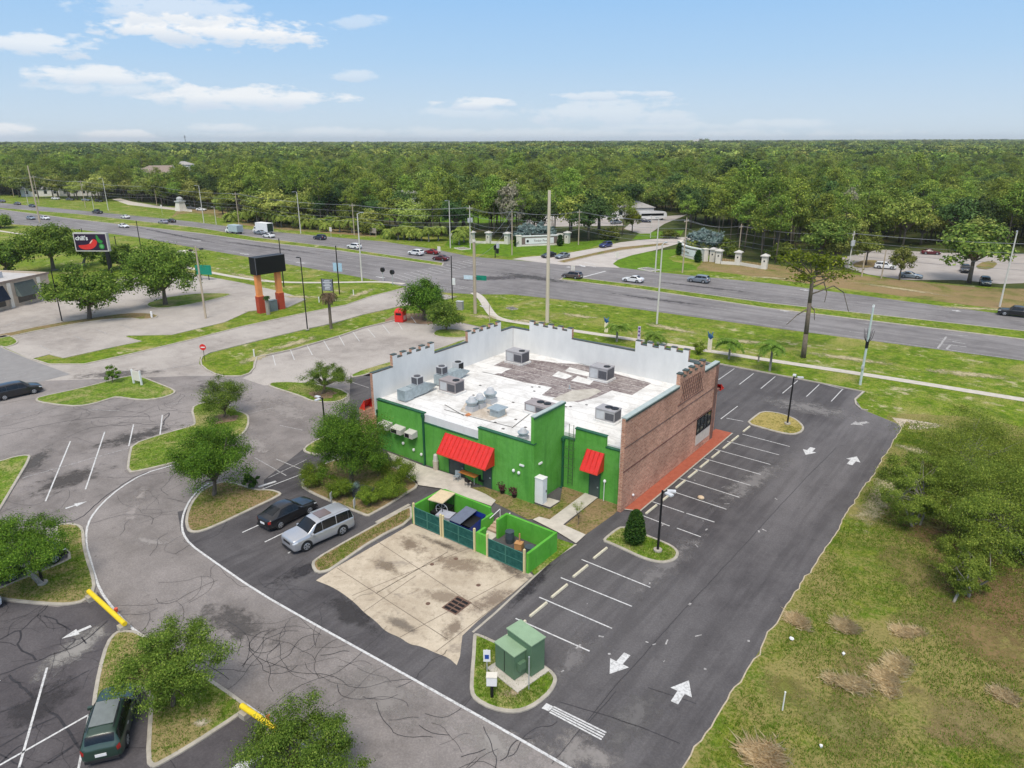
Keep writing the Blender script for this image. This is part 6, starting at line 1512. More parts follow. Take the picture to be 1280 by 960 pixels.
for k, (u, o) in enumerate(((5, 5), (9, 8), (33, 6))): nb(u, u + 1.6, o, o + 1.5, 4.72, 5.8, 'roof_unit', M_UNITL)
for k, u in enumerate((2.5, 9.0, 15.5, 22)):
    p = nb(u - .35, u + .35, -.25, -.003, 0, 4.55, 'pilaster', M_CREAMW)
    q = MB(); s = -sgn
    q.add([(u + 1.0, s * .02, 4.3), (u + 5.2, s * .02, 4.3), (u + 5.2, s * 1.2, 1.9), (u + 1.0, s * 1.2, 1.9), (u + 1.0, s * .02, 1.85), (u + 5.2, s * .02, 1.85), (u + 5.2, s * 1.2, 1.85), (u + 1.0, s * 1.2, 1.85)], [(0, 1, 2, 3), (3, 2, 1, 0), (0, 3, 7, 4), (1, 5, 6, 2), (2, 6, 7, 3)])
    q.build('awning', mat('awning_navy', (.02, .03, .055), .6) if k == 1 else mat('awning_grey', (.13, .16, .15), .6), t)
    nb(u + 1.2, u + 5, -.04, -.003, .6, 1.8, 'window', M_GLASS)
q = MB(); 
fl = []
for k in range(14): fl.append((17.5 + math.cos(k * .449) * .9, 0, 3.2 + math.sin(k * .449) * .7))
q.add([(a_, -sgn * 1.3, c_) for a_, _, c_ in fl] + [(a_, -sgn * 1.25, c_) for a_, _, c_ in fl], [tuple(range(14)), tuple(range(27, 13, -1))] + [(k, (k + 1) % 14, 14 + (k + 1) % 14, 14 + k) for k in range(14)]); q.build('wall_logo', MATS['pepper_red'], t)
def house(px, py, wd, dp, h, rise, label, wm=M_HWHITE, rm=M_SHING, rz=0.2, z0=0, hip=True):
    x, y = P(px, py); t = empty('house', (x, y, 0), YAW + rz, label, 'house', 'houses among the trees')
    m = MB(); m.box(-wd / 2, wd / 2, -dp / 2, dp / 2, 0, h); m.build('wall', wm, t)
    r = MB(); e = .6; i = dp / 2 if hip else 0
    vs = [(-wd / 2 - e, -dp / 2 - e, h), (wd / 2 + e, -dp / 2 - e, h), (wd / 2 + e, dp / 2 + e, h), (-wd / 2 - e, dp / 2 + e, h), (-wd / 2 + i, 0, h + rise), (wd / 2 - i, 0, h + rise)]
    r.add(vs, [(0, 1, 5, 4), (1, 2, 5), (2, 3, 4, 5), (3, 0, 4), (3, 2, 1, 0)]); r.build('roof', rm, t)
    for k in range(max(2, int(wd / 5))):
        u = -wd / 2 + 2 + k * 4.6
        if u + 1.4 > wd / 2: break
        m = MB(); m.box(u, u + 1.5, -dp / 2 - .04, -dp / 2 - .003, h * .35, h * .75); m.build('window', M_GLASS, t)
    return t
house(206, 236, 38, 24, 9, 5.5, 'large house with brown hipped roof rising from the left tree belt', M_HWHITE)
house(234, 236, 11, 9, 15, 2, 'white square lantern tower beside the brown roof house', M_HWHITE, M_GREYR)
house(252, 236, 16, 12, 8, 4, 'tan roofed house just right of the white lantern tower', M_TAN, M_SHING)
house(745, 272, 44, 12, 4.2, 2.5, 'long low white building behind the pines at the side street', M_HWHITE, M_GREYR, .15)
house(690, 270, 30, 10, 4.0, 2.2, 'low cream building behind the silvery palms', M_CREAMW, M_GREYR, .1)
house(884, 231, 22, 12, 7, 4, 'grey roofed house half hidden right of centre', M_HWHITE, M_GREYR); house(912, 230, 14, 10, 7, 3, 'white gabled house beside the large dark oak', M_HWHITE, M_GREYR, .5, hip=False)
house(965, 228, 20, 12, 7, 4, 'white house between dark trees in the right half', M_HWHITE, M_GREYR); house(1010, 232, 16, 12, 6, 3.5, 'small white house in the right forest', M_HWHITE, M_TEAL)
house(1085, 246, 22, 14, 5, 4, 'grey roofed house among pines above the right car park', M_HWHITE, M_GREYR); house(1135, 206, 50, 26, 9, 6, 'distant house with pale teal roof', M_HWHITE, M_TEAL); 
house(62, 244.5, 24, 12, 4, 2, 'low white building behind the far left trees', M_HWHITE, M_GREYR, .3); house(104, 244, 20, 12, 4, 2.2, 'low grey building with parked cars behind the far left trees', M_HWHITE, M_GREYR, .3); house(330, 219, 26, 14, 9, 4, 'white walled house glimpsed through the left forest', M_HWHITE, M_GREYR); house(505, 257, 30, 12, 4.5, 2.5, 'pale building beyond the bright green field', M_HWHITE, M_GREYR, .1)
house(878, 186, 120, 60, 26, 12, 'pale distant houses on the skyline right of centre', M_HWHITE, M_GREYR)
x, y = P(233, 186); t = empty('water_tower', (x, y, 0), 0, 'tiny distant mast on the left skyline', 'tower')
m = MB(); m.tube((0, 0, 0), (0, 0, 54), 2.2, 1.4, n=8); m.build('mast', mat('mast_grey', (.25, .26, .27), .6), t); m = MB(); m.tube((0, 0, 44), (0, 0, 52), 3.0, n=8); m.build('antenna', MATS['mast_grey'], t)

# ================================================================== vehicles
M_TYRE = mat('tyre', (.016, .016, .017), .85, .2, 6); M_RIM = mat('rim', (.42, .43, .45), .35, .1, 4, metal=.6); M_RIMD = mat('rim_dark', (.07, .07, .075), .4)
M_CGLASS = mat('car_glass', (.006, .008, .010), .18, .2, 2, spec=.45); M_CGLASSL = mat('car_glass_light', (.10, .13, .14), .08, .2, 2, spec=.9)
M_LAMPW = mat('headlight', (.62, .65, .68), .15, spec=.8); M_LAMPR = mat('taillight', (.32, .02, .015), .25, spec=.7); M_TRIM = mat('car_trim', (.025, .025, .027), .6)
CARPAINT = {}
def paint(nm, col, metal=.25):
    if nm not in CARPAINT: CARPAINT[nm] = mat('paint_' + nm, col, .32, .04, 1.0, metal=metal, spec=.5, coat=.6)
    return CARPAINT[nm]
# stations: x, half width, bottom, belt, top, top half width
TYPES = {
 'sedan': dict(L=4.75, W=1.84, r=.33, ax=(1.38, -1.38), st=[(2.37, .58, .36, .56, .62, .45), (2.27, .78, .24, .64, .70, .60), (1.9, .89, .2, .74, .82, .68), (1.0, .92, .2, .86, .94, .72), (.78, .92, .2, .90, .98, .71), (.0, .92, .2, .93, 1.40, .57), (-.45, .92, .2, .94, 1.45, .57), (-.95, .92, .2, .95, 1.41, .56), (-1.75, .91, .2, .97, 1.08, .64), (-1.95, .90, .22, .96, 1.05, .66), (-2.27, .82, .28, .92, .99, .62), (-2.37, .66, .40, .78, .84, .5)], ws=(4, 5), rw=(7, 8), side=(5, 7), a=4, c=8),
 'suv': dict(L=4.75, W=1.9, r=.37, ax=(1.4, -1.36), st=[(2.37, .50, .42, .66, .76, .42), (2.28, .78, .30, .76, .88, .62), (1.95, .92, .26, .88, .98, .74), (1.15, .95, .26, .98, 1.07, .78), (.92, .95, .26, 1.02, 1.11, .76), (.25, .95, .26, 1.06, 1.64, .70), (-.5, .95, .26, 1.08, 1.70, .71), (-1.6, .95, .26, 1.10, 1.67, .69), (-1.95, .94, .27, 1.11, 1.60, .67), (-2.24, .88, .32, 1.10, 1.20, .68), (-2.37, .70, .44, .95, 1.02, .55)], ws=(4, 5), rw=(8, 9), side=(5, 8), a=4, c=9),
 'bigsuv': dict(L=5.33, W=2.0, r=.42, ax=(1.62, -1.5), st=[(2.66, .74, .46, .96, 1.06, .60), (2.58, .93, .32, 1.02, 1.16, .78), (2.25, 1.0, .28, 1.07, 1.24, .86), (1.6, 1.0, .28, 1.09, 1.28, .87), (1.38, 1.0, .28, 1.10, 1.31, .85), (.5, 1.0, .28, 1.12, 1.90, .78), (-.4, 1.0, .28, 1.14, 1.98, .80), (-1.9, 1.0, .28, 1.16, 1.97, .79), (-2.35, .99, .29, 1.17, 1.90, .77), (-2.6, .96, .36, 1.16, 1.28, .84), (-2.66, .90, .46, 1.0, 1.1, .74)], ws=(4, 5), rw=(8, 9), side=(5, 8), a=4, c=9),
 'fastback': dict(L=4.75, W=1.92, r=.36, ax=(1.42, -1.44), st=[(2.37, .6, .36, .60, .68, .45), (2.27, .8, .24, .70, .78, .62), (1.9, .91, .2, .80, .90, .70), (1.1, .95, .2, .90, 1.0, .74), (.9, .95, .2, .94, 1.03, .72), (.15, .95, .2, .98, 1.54, .58), (-.4, .95, .2, 1.0, 1.60, .58), (-.95, .95, .2, 1.02, 1.55, .57), (-1.95, .93, .24, 1.04, 1.20, .62), (-2.22, .87, .3, 1.02, 1.10, .64), (-2.37, .62, .42, .86, .92, .48)], ws=(4, 5), rw=(7, 8), side=(5, 7), a=4, c=8),
 'van': dict(L=5.0, W=1.95, r=.35, ax=(1.5, -1.5), st=[(2.5, .62, .38, .62, .72, .5), (2.4, .84, .26, .74, .86, .66), (2.05, .94, .22, .86, .98, .74), (1.5, .97, .22, .96, 1.10, .76), (1.32, .97, .22, 1.0, 1.14, .75), (.45, .97, .22, 1.06, 1.68, .66), (-.5, .97, .22, 1.07, 1.74, .68), (-1.9, .97, .22, 1.08, 1.70, .67), (-2.2, .96, .24, 1.08, 1.62, .65), (-2.42, .92, .3, 1.06, 1.16, .74), (-2.5, .82, .42, .92, 1.0, .66)], ws=(4, 5), rw=(8, 9), side=(5, 8), a=4, c=9),
 'pickup': dict(L=5.8, W=2.0, r=.41, ax=(1.85, -1.75), st=[(2.9, .78, .45, .82, .95, .62), (2.8, .94, .34, .92, 1.06, .76), (2.4, 1.0, .32, 1.0, 1.14, .82), (1.5, 1.0, .32, 1.06, 1.2, .82), (1.3, 1.0, .32, 1.1, 1.23, .8), (.65, 1.0, .32, 1.14, 1.8, .68), (0, 1.0, .32, 1.15, 1.84, .68), (-.7, 1.0, .32, 1.15, 1.8, .68), (-.95, 1.0, .32, 1.12, 1.2, .86), (-2.8, 1.0, .32, 1.1, 1.16, .92), (-2.9, .98, .4, 1.0, 1.1, .9)], ws=(4, 5), rw=(7, 8), side=(5, 7), a=4, c=8),
}
def ring(s):
    x, hw, zb, zbelt, zt, tw = s
    half = [(0, zb), (hw * .86, zb), (hw * .985, zb + .10), (hw, (zb + zbelt) * .52), (hw * .985, zbelt - .06), (hw * .955, zbelt), (tw + (hw * .955 - tw) * .12, zt - .09 * min(1, (zt - zbelt) * 2)), (tw * .80, zt - .012), (0, zt + .02)]
    return half
CARM = {}; LAMPS = {}
def pchip(xs, ys, x):
    n = len(xs); h = [xs[i + 1] - xs[i] for i in range(n - 1)]; d = [(ys[i + 1] - ys[i]) / h[i] for i in range(n - 1)]
    m = [d[0]] + [0 if d[i - 1] * d[i] <= 0 else 2 * d[i - 1] * d[i] / (d[i - 1] + d[i]) for i in range(1, n - 1)] + [d[-1]]
    i = max(0, min(n - 2, int(math.floor(x)))); t = (x - xs[i]) / h[i]
    return ys[i] * (1 + 2 * t) * (1 - t) ** 2 + h[i] * m[i] * t * (1 - t) ** 2 + ys[i + 1] * t * t * (3 - 2 * t) + h[i] * m[i + 1] * t * t * (t - 1)
def car_meshes(kind):
    """smooth lofted body; panes follow the same surface"""
    if kind in CARM: return CARM[kind]
    T = TYPES[kind]; st = T['st']; n = len(st); ix = list(range(n))
    cols = [[s_[j] for s_ in st] for j in range(6)]
    def prm(u): return [pchip(ix, c_, u) for c_ in cols]
    def pt(u, k, sg=1):
        p = prm(u); r = ring(p); kk = list(range(9))
        return Vector((p[0], sg * pchip(kk, [q[0] for q in r], k), pchip(kk, [q[1] for q in r], k)))
    SU, SK = 4, 3
    us = [i / SU for i in range((n - 1) * SU + 1)]; ks = [i / SK for i in range(8 * SK + 1)]
    m = MB(); W_ = len(ks)
    for u in us:
        m.v += [tuple(pt(u, k, -1)) for k in ks] + [tuple(pt(u, k, 1)) for k in ks]
    for i in range(len(us) - 1):
        for sg in (0, 1):
            for k in range(W_ - 1):
                a, b = i * 2 * W_ + sg * W_ + k, (i + 1) * 2 * W_ + sg * W_ + k
                f = (a, b, b + 1, a + 1); m.f.append(f if sg == 1 else f[::-1])
    for i, fl in ((0, 0), (len(us) - 1, 1)):
        for k in range(W_ - 1):
            a = i * 2 * W_ + k; f = (a, a + 1, a + W_ + 1, a + W_); m.f.append(f[::-1] if not fl else f)
    body = m.mesh('car_body', None, True)
    bm = bmesh.new(); bm.from_mesh(body); bmesh.ops.remove_doubles(bm, verts=bm.verts, dist=.001); bmesh.ops.recalc_face_normals(bm, faces=bm.faces); bm.to_mesh(body); bm.free()
    body.polygons.foreach_set('use_smooth', [True] * len(body.polygons))
    def pane(areas, off=.012, nu=6, nk=4):
        g_ = MB()
        for (u0, u1, k0, k1, sg, cut) in areas:
            vs = []
            for i in range(nu + 1):
                for j in range(nk + 1):
                    v_ = j / nk; u = u0 + (u1 - u0) * i / nu
                    if cut: u = u0 + cut * v_ + (u1 - u0 - cut * v_) * i / nu if cut > 0 else u0 + (u1 + cut * v_ - u0) * i / nu
                    k = k0 + (k1 - k0) * v_
                    p = pt(u, k, sg); e = .04
                    du = pt(min(u + e, n - 1), k, sg) - pt(max(u - e, 0), k, sg); dk = pt(u, min(k + e, 8), sg) - pt(u, max(k - e, 0), sg)
                    nn = du.cross(dk); nn = nn.normalized() if nn.length > 1e-9 else Vector((0, 0, 1))
                    if nn.dot(p - Vector((p.x * .9, 0, .7))) < 0: nn = -nn
                    vs.append(p + nn * off)
            fs = [(i * (nk + 1) + j, (i + 1) * (nk + 1) + j, (i + 1) * (nk + 1) + j + 1, i * (nk + 1) + j + 1) for i in range(nu) for j in range(nk)]
            g_.add(vs, fs)
        me = g_.mesh('pane', M_CGLASS, True)
        b2 = bmesh.new(); b2.from_mesh(me); bmesh.ops.remove_doubles(b2, verts=b2.verts, dist=.0015); bmesh.ops.recalc_face_normals(b2, faces=b2.faces); b2.to_mesh(me); b2.free()
        return me
    a, b = T['ws']; c, d = T['rw']; s0, s1 = T['side']
    wsm = pane([(a + .12, b - .06, 6.35, 8, sg, 0) for sg in (1, -1)], nk=6)
    rwm = pane([(c + .10, d - .16, 6.4, 8, sg, 0) for sg in (1, -1)], nk=6)
    mid = [s0 + (s1 - s0) * .5]
    sd = []
    for sg in (1, -1):
        cuts = [a + .30] + [s0 + .42 + i * 1.0 for i in range(s1 - s0)] + [s1 + (.05 if kind == 'pickup' else .66)]
        for i in range(len(cuts) - 1):
            sd.append((cuts[i] + (.018 if i else 0), cuts[i + 1] - .018, 5.10, 5.92, sg, (.62 if i == 0 else (-.5 if i == len(cuts) - 2 and kind != 'pickup' else 0))))
    sm = pane(sd)
    hl = [pane([(.25, 1.9, 3.75, 4.95, sg, 0)], .008) for sg in (1, -1)]; tl = [pane([(n - 2.0, n - 1.15, 3.2, 4.95, sg, 0)], .008) for sg in (1, -1)]
    for q in hl: q.materials.clear(); q.materials.append(M_LAMPW)
    for q in tl: q.materials.clear(); q.materials.append(M_LAMPR)
    r = T['r']
    ty = MB(); ty.tube((0, -.11, 0), (0, .11, 0), r, n=18); tm = ty.mesh('tyre', M_TYRE, False)
    rm = MB(); rm.tube((0, .112, 0), (0, .125, 0), r * .66, r * .6, n=14); rm.tube((0, -.112, 0), (0, -.125, 0), r * .66, r * .6, n=14); rmm = rm.mesh('rim', M_RIM)
    sp = MB()
    for k in range(5):
        q = k * 1.2566
        for s in (.126, -.126): sp.add([(math.cos(q + .35) * r * .22, s, math.sin(q + .35) * r * .22), (math.cos(q + .35) * r * .55, s, math.sin(q + .35) * r * .55), (math.cos(q + .85) * r * .55, s, math.sin(q + .85) * r * .55), (math.cos(q + .85) * r * .22, s, math.sin(q + .85) * r * .22)], [(0, 1, 2, 3), (3, 2, 1, 0)])
    spm = sp.mesh('rim_gap', M_TRIM)
    ar = MB()  # flat rings in trim black, painting in the shade of the wheel wells
    for x in T['ax']:
        for sg in (1, -1):
            hw = T['W'] / 2; vs = []; nn = 14
            for k in range(nn + 1):
                q = math.pi * (-.06 + 1.12 * k / nn)
                for rr_ in (r * .5, r + .075): vs.append((x + math.cos(q) * rr_, sg * (hw + .006), r + math.sin(q) * rr_))
            o = len(vs)
            for k in range(nn + 1):
                q = math.pi * (-.06 + 1.12 * k / nn); vs.append((x + math.cos(q) * (r + .075), sg * (hw - .25), r + math.sin(q) * (r + .075)))
            fs = [(2 * k, 2 * k + 2, 2 * k + 3, 2 * k + 1) for k in range(nn)] + [(2 * k + 1, 2 * k + 3, o + k + 1, o + k) for k in range(nn)]
            ar.add(vs, fs)
    arm = ar.mesh('wheel_arch_shade', M_TRIM)
    L2 = T['L'] / 2
    CARM[kind] = (body, wsm, rwm, sm, tm, rmm, spm, arm); LAMPS[kind] = (hl, tl)
    return CARM[kind]
def car(kind, pos, ang, colour, label, cat=None, group='cars on the highway', rimdark=False, extra=None, detail=True):
    T = TYPES[kind]; body, wsm, rwm, sm, tm, rmm, spm, arm = car_meshes(kind); st = T['st']; hw = T['W'] / 2; L2 = T['L'] / 2; r = T['r']
    nm = {'sedan': 'sedan', 'suv': 'suv', 'bigsuv': 'suv', 'fastback': 'hatchback', 'van': 'minivan', 'pickup': 'pickup_truck'}[kind]
    t = empty(nm, (pos[0], pos[1], .03), ang, label, cat or {'sedan': 'car', 'hatchback': 'car', 'suv': 'car', 'minivan': 'car', 'pickup_truck': 'pickup'}[nm], group)
    me = body if not body.materials else body.copy()
    me.materials.clear(); me.materials.append(colour); mesh_obj('body', me, t)
    mesh_obj('windscreen', wsm, t); mesh_obj('rear_window', rwm, t); mesh_obj('side_windows', sm, t); mesh_obj('wheel_arch_shade', arm, t)
    for x in T['ax']:
        for s in (1, -1):
            w = mesh_obj('wheel', tm, t); w.location = (x, s * (hw - .10), r)
            k_ = mesh_obj('rim', rmm, w); mesh_obj('rim_gap', spm, w)
    zl = st[2][3]; zr = st[-2][3]
    for s in (1, -1):
        q = 0 if s > 0 else 1; mesh_obj('headlight', LAMPS[kind][0][q], t); mesh_obj('taillight', LAMPS[kind][1][q], t)
        m = MB(); ci = T['a']; m.box(st[ci][0] - .38, st[ci][0] - .22, s * (hw - .04) - .0 + (0 if s > 0 else -.22), s * (hw - .04) + (.22 if s > 0 else 0), st[ci][3] + .02, st[ci][3] + .17); m.build('mirror', colour, t)
    m = MB(); m.box(L2 - .03, L2 + .012, -hw * .45, hw * .45, zl - .30, zl - .12); m.build('grille', M_TRIM, t)
    m = MB(); m.box(L2 - .16, L2 + .02, -hw * .78, hw * .78, .26, .38); m.build('bumper', M_TRIM, t); m = MB(); m.box(-L2 - .02, -L2 + .2, -hw * .8, hw * .8, .30, .46); m.build('bumper', M_TRIM, t)
    m = MB(); m.box(-L2 - .03, -L2 - .005, -.25, .25, .62, .78); m.build('number_plate', M_WHITE, t)
    if extra: extra(t, T)
    return t
def heading(p_rear, p_front):
    a, b = Vector(P(*p_rear)), Vector(P(*p_front)); d = b - a; return math.atan2(d.y, d.x)
SILVER = paint('silver', (.46, .47, .49), .5); BLK = paint('black', (.012, .012, .014), .1); GRN = paint('dark_green', (.028, .058, .042), .2); WHT = paint('white', (.70, .70, .70), .0); NAVY = paint('navy', (.015, .02, .045), .2); RED = paint('red', (.25, .012, .015), .2); MAR = paint('maroon', (.10, .006, .012), .2); BLUE = paint('blue', (.02, .04, .17), .2); LAV = paint('lavender_grey', (.36, .35, .43), .4); GRY = paint('grey', (.12, .125, .13), .4); GBL = paint('grey_blue', (.25, .29, .33), .5); BRN = paint('brown', (.12, .095, .09), .4); DKG = paint('dark_teal', (.03, .05, .055), .4)
def from_wheels(pr, pf, kind, side):
    """near-side wheel contact pixels (rear, front) -> centre and heading; side=+1 when the seen flank is the car's left"""
    T = TYPES[kind]; a, b = Vector(P(*pr)), Vector(P(*pf)); d = (b - a).normalized(); n = Vector((-d.y, d.x))
    mid = a - d * T['ax'][1] if True else a
    c = (a + b) / 2 - d * (T['ax'][0] + T['ax'][1]) / 2 - n * side * (T['W'] / 2 - .12)
    return (c.x, c.y), math.atan2(d.y, d.x)
def roofglass(t, T):
    m = MB(); m.box(-.95, .1, -.52, .52, 1.985, 2.01); m.build('sunroof', mat('sunroof_glass', (.16, .12, .11), .1, spec=.8), t)
    m = MB()
    for s in (.72, -.72): m.tube((-2.1, s, 1.98), (.2, s, 1.98), .025, n=6)
    m.build('roof_rail', M_ALU, t)
    m = MB(); 
    for s in (1.0, -1.0):
        for x in (.25, -.75): m.box(x - .12, x + .1, s * 1.003 - .012, s * 1.003 + .012, .98, 1.02)
    m.build('door_handle', M_ALU, t)
pos, an = from_wheels((428.5, 668.5), (383, 689), 'bigsuv', 1)
car('bigsuv', pos, an, SILVER, 'large silver SUV with sunroof parked facing out beside the black car', group='cars parked behind the restaurant', extra=roofglass)
pos2, an2 = from_wheels((349, 662), (388, 642), 'fastback', -1)
car('fastback', pos2, an2, BLK, 'black sloping-back crossover parked nose-in beside the silver SUV', group='cars parked behind the restaurant')
def greenroof(t, T):
    m = MB(); m.box(-1.5, .2, -.55, .55, 1.71, 1.735); m.build('roof_panel', mat('roof_panel_grey', (.16, .18, .17), .15, spec=.8), t)
    m = MB()
    for s in (.6, -.6): m.tube((-1.8, s, 1.74), (.1, s, 1.74), .022, n=6)
    m.build('roof_rail', M_TRIM, t)
    m = MB()
    for s in (.95, -.95):
        for x in (.2, -.75): m.box(x - .12, x + .1, s * 1.003 - .012, s * 1.003 + .012, .88, .92)
    m.build('door_handle', M_ALU, t)
pos, an = from_wheels((158.5, 931), (170, 884), 'suv', -1)
car('suv', pos, an, GRN, 'dark green SUV seen from behind, parked in the bottom left stall', group='cars parked in the left lot', extra=greenroof)
pos, an = from_wheels((9, 500), (41, 493), 'van', -1)
car('van', pos, an, BLK, 'black minivan leaving along the left edge', group='cars in the left lot')
pos, an = from_wheels((28, 722), (58, 709), 'suv', -1)
car('suv', pos, an, BLK, 'dark car half hidden under the left island tree', group='cars parked in the left lot')
x, y = P(-53, 774); car('sedan', (x, y), heading((-60, 775), (0, 752)), WHT, 'white car whose nose just enters the left edge', group='cars parked in the left lot')
R0 = R(180 + 3)
def hw_car(kind, px, py, colour, label, ang=None, **k):
    x, y = P(px, py); return car(kind, (x, y), (R(180 + 2) if y > 84 else R(2)) if ang is None else ang, colour, label, **k)
hw_car('suv', 520, 319, WHT, 'white SUV just ahead of the two red cars at the junction'); hw_car('sedan', 540, 317.5, RED, 'bright red car half hidden behind the white SUV at the junction'); hw_car('sedan', 551, 325.5, MAR, 'dark red sedan waiting in the turn lane by the median tip'); hw_car('suv', 443, 311, WHT, 'white SUV in the far lanes below the brown notice board'); hw_car('suv', 400, 299.5, NAVY, 'navy SUV in the far lanes right of the white box truck'); hw_car('sedan', 336, 297, WHT, 'white sedan in the far lanes behind the box truck')
hw_car('sedan', 325, 293, GBL, 'pale blue car beside the white box truck'); hw_car('pickup', 122, 267, BLK, 'black pickup in the far lanes under the street light'); hw_car('sedan', 157, 273, WHT, 'white sedan in the far lanes behind the black pickup'); hw_car('sedan', 204, 279.5, LAV, 'lavender grey sedan at the small far side road'); hw_car('sedan', 214, 278, BLK, 'black car touching the lavender sedan'); hw_car('sedan', 39, 274.5, GBL, 'silver and dark car in the near lanes left of the tall pole'); hw_car('sedan', 57, 274.5, WHT, 'white car in the near lanes right of the tall pole'); hw_car('sedan', 155, 284.5, WHT, 'white sedan in the near lanes left of centre')
hw_car('sedan', 3, 253, GRY, 'grey car at the left picture edge in the far lanes'); hw_car('sedan', 22, 256, GRY, 'dark grey car second from the left edge in the far lanes'); hw_car('sedan', 41, 259, NAVY, 'navy car before the tall pole in the far lanes'); hw_car('sedan', 133, 300 - 3, GBL, 'grey car in front of the neighbour restaurant sign') if False else None
hw_car('suv', 715, 348, BRN, 'brown SUV waiting at the right median tip'); hw_car('sedan', 791, 352.5, WHT, 'white sedan heading left right of the junction'); hw_car('suv', 873, 353, GBL, 'pale silver SUV right of the white sedan'); hw_car('pickup', 1271, 395.5, BLK, 'black pickup entering at the right edge', R(182))
a = heading((745, 312), (690, 322)); car('sedan', P(686, 321.5), a, BLK, 'black car waiting first at the side street mouth', group='cars on the side street'); car('sedan', P(703, 322.5), a, GBL, 'grey-blue sedan waiting beside the black car at the side street'); car('suv', P(757, 309), a, BLUE, 'blue SUV on the side street behind the tallest pole')
def truck(px, py, L_, h, body, cabm, lab, rear, cat, ang=R(182)):
    x, y = P(px, py); t = empty('box_truck', (x, y, .03), ang, lab, cat, 'trucks on the highway')
    m = MB(); m.box(-L_ / 2, L_ / 2 - 1.9, -1.2, 1.2, .75, h); b = m.build('cargo_box', body, t)
    m = MB(); m.box(-L_ / 2 - .02, -L_ / 2 - .003, -1.1, 1.1, .85, h - .1); m.build('rear_door', rear, b)
    m = MB(); cx = L_ / 2 - 1.85
    yz = [(cx, .5), (cx + 1.85, .5), (cx + 1.85, 1.25), (cx + 1.2, 1.4), (cx + .8, 2.3), (cx, 2.3)]
    q = MB(); q.prism(yz, -1.05, 1.05); m.add([(v[0], v[2], v[1]) for v in q.v], [f[::-1] for f in q.f]); c = m.build('cab', cabm, t)
    m = MB(); m.box(cx + .15, cx + .75, -1.065, -1.052, 1.5, 2.1); m.box(cx + .15, cx + .75, 1.052, 1.065, 1.5, 2.1); m.add([(cx + 1.2, -.9, 1.46), (cx + 1.2, .9, 1.46), (cx + .86, .9, 2.22), (cx + .86, -.9, 2.22)], [(0, 1, 2, 3)]); m.build('window', M_CGLASS, c)
    for u in (-L_ / 2 + 1.1, L_ / 2 - .9):
        for s in (1, -1): m = MB(); m.tube((u, s * .95 - .13, .45), (u, s * .95 + .13, .45), .45, n=14); w = m.build('wheel', M_TYRE, t); m = MB(); m.tube((u, s * 1.085 - .01, .45), (u, s * 1.085 + .01, .45), .26, n=10); m.build('rim', M_RIM, w)
    m = MB(); m.box(-L_ / 2, L_ / 2 - .3, -.5, .5, .5, .75); m.build('chassis', M_TRIM, t)
truck(329, 292, 8.2, 3.6, M_WHITE, M_WHITE, 'white box truck with dark rear door in the far lanes', mat('truck_dark', (.02, .035, .025), .6), 'truck')
truck(293, 292, 6.8, 2.9, mat('van_silver_blue', (.40, .48, .52), .4, .08, 1), M_WHITE, 'silver-blue delivery van ahead of the white box truck', mat('van_grey', (.25, .3, .33), .5), 'van')
# car parks beyond
def lot_car(kind, px, py, colour, ang, lab): return car(kind, P(px, py), ang, colour, lab, group='cars parked across the highway')
lot_car('suv', 1106, 336, WHT, R(10), 'white and black SUV in the right car park beside the mulch island'); lot_car('sedan', 1138, 347.5, GBL, R(5), 'grey-blue sedan at the front edge of the right car park'); lot_car('suv', 1206, 340, BLK, R(-80), 'black car under the spreading oak in the right car park'); lot_car('suv', 1231, 356, DKG, R(-80), 'dark teal off-roader facing the highway at the right car park edge'); lot_car('sedan', 1163, 318, MAR, R(20), 'dark red car at the back of the right car park'); lot_car('sedan', 1255, 266, GRY, R(60), 'dark car in the far right driveway'); lot_car('sedan', 1266, 273, WHT, R(60), 'white car in the far right driveway')
lot_car('sedan', 806, 278, NAVY, R(20), 'blue car in the lot beside the white bus'); lot_car('suv', 770, 280, GBL, R(70), 'pale car between the pines behind the side street'); 
for k, (a, b, cc, lb) in enumerate(((70, 251, WHT, 'white car parked behind the far left trees'), (88, 252, GRY, 'grey car parked behind the far left trees, left of the low building'), (108, 253, GBL, 'pale blue car parked behind the far left trees, by the low building'), (124, 254, BLK, 'black car parked behind the far left trees'), (240, 263, GRY, 'grey car parked right of the small cream tower'), (252, 265, WHT, 'white car parked behind the corner street light'))): lot_car('sedan', a, b - 1.5, cc, R(20), lb)
# white coach behind the pines
x, y = P(815, 275); t = empty('coach', (x, y, .02), YAW + R(10), 'white rounded coach parked behind the side street trees', 'bus')
q = MB(); q.prism(chaikin([(-5.5, .5), (5.5, .5), (5.5, 2.6), (4.6, 3.4), (-5.4, 3.4), (-5.5, 2.6)], 1), -1.25, 1.25); m = MB(); m.add([(v[0], v[2], v[1]) for v in q.v], [f[::-1] for f in q.f]); m.build('body', WHT, t)
m = MB(); m.box(-4.9, 4.2, -1.27, -1.253, 1.7, 2.6); m.build('window', M_CGLASS, t)
for u in (-3.6, 3.6):
    for s in (-1, 1): m = MB(); m.tube((u, s * 1.05 - .14, .5), (u, s * 1.05 + .14, .5), .48, n=14); m.build('wheel', M_TYRE, t)
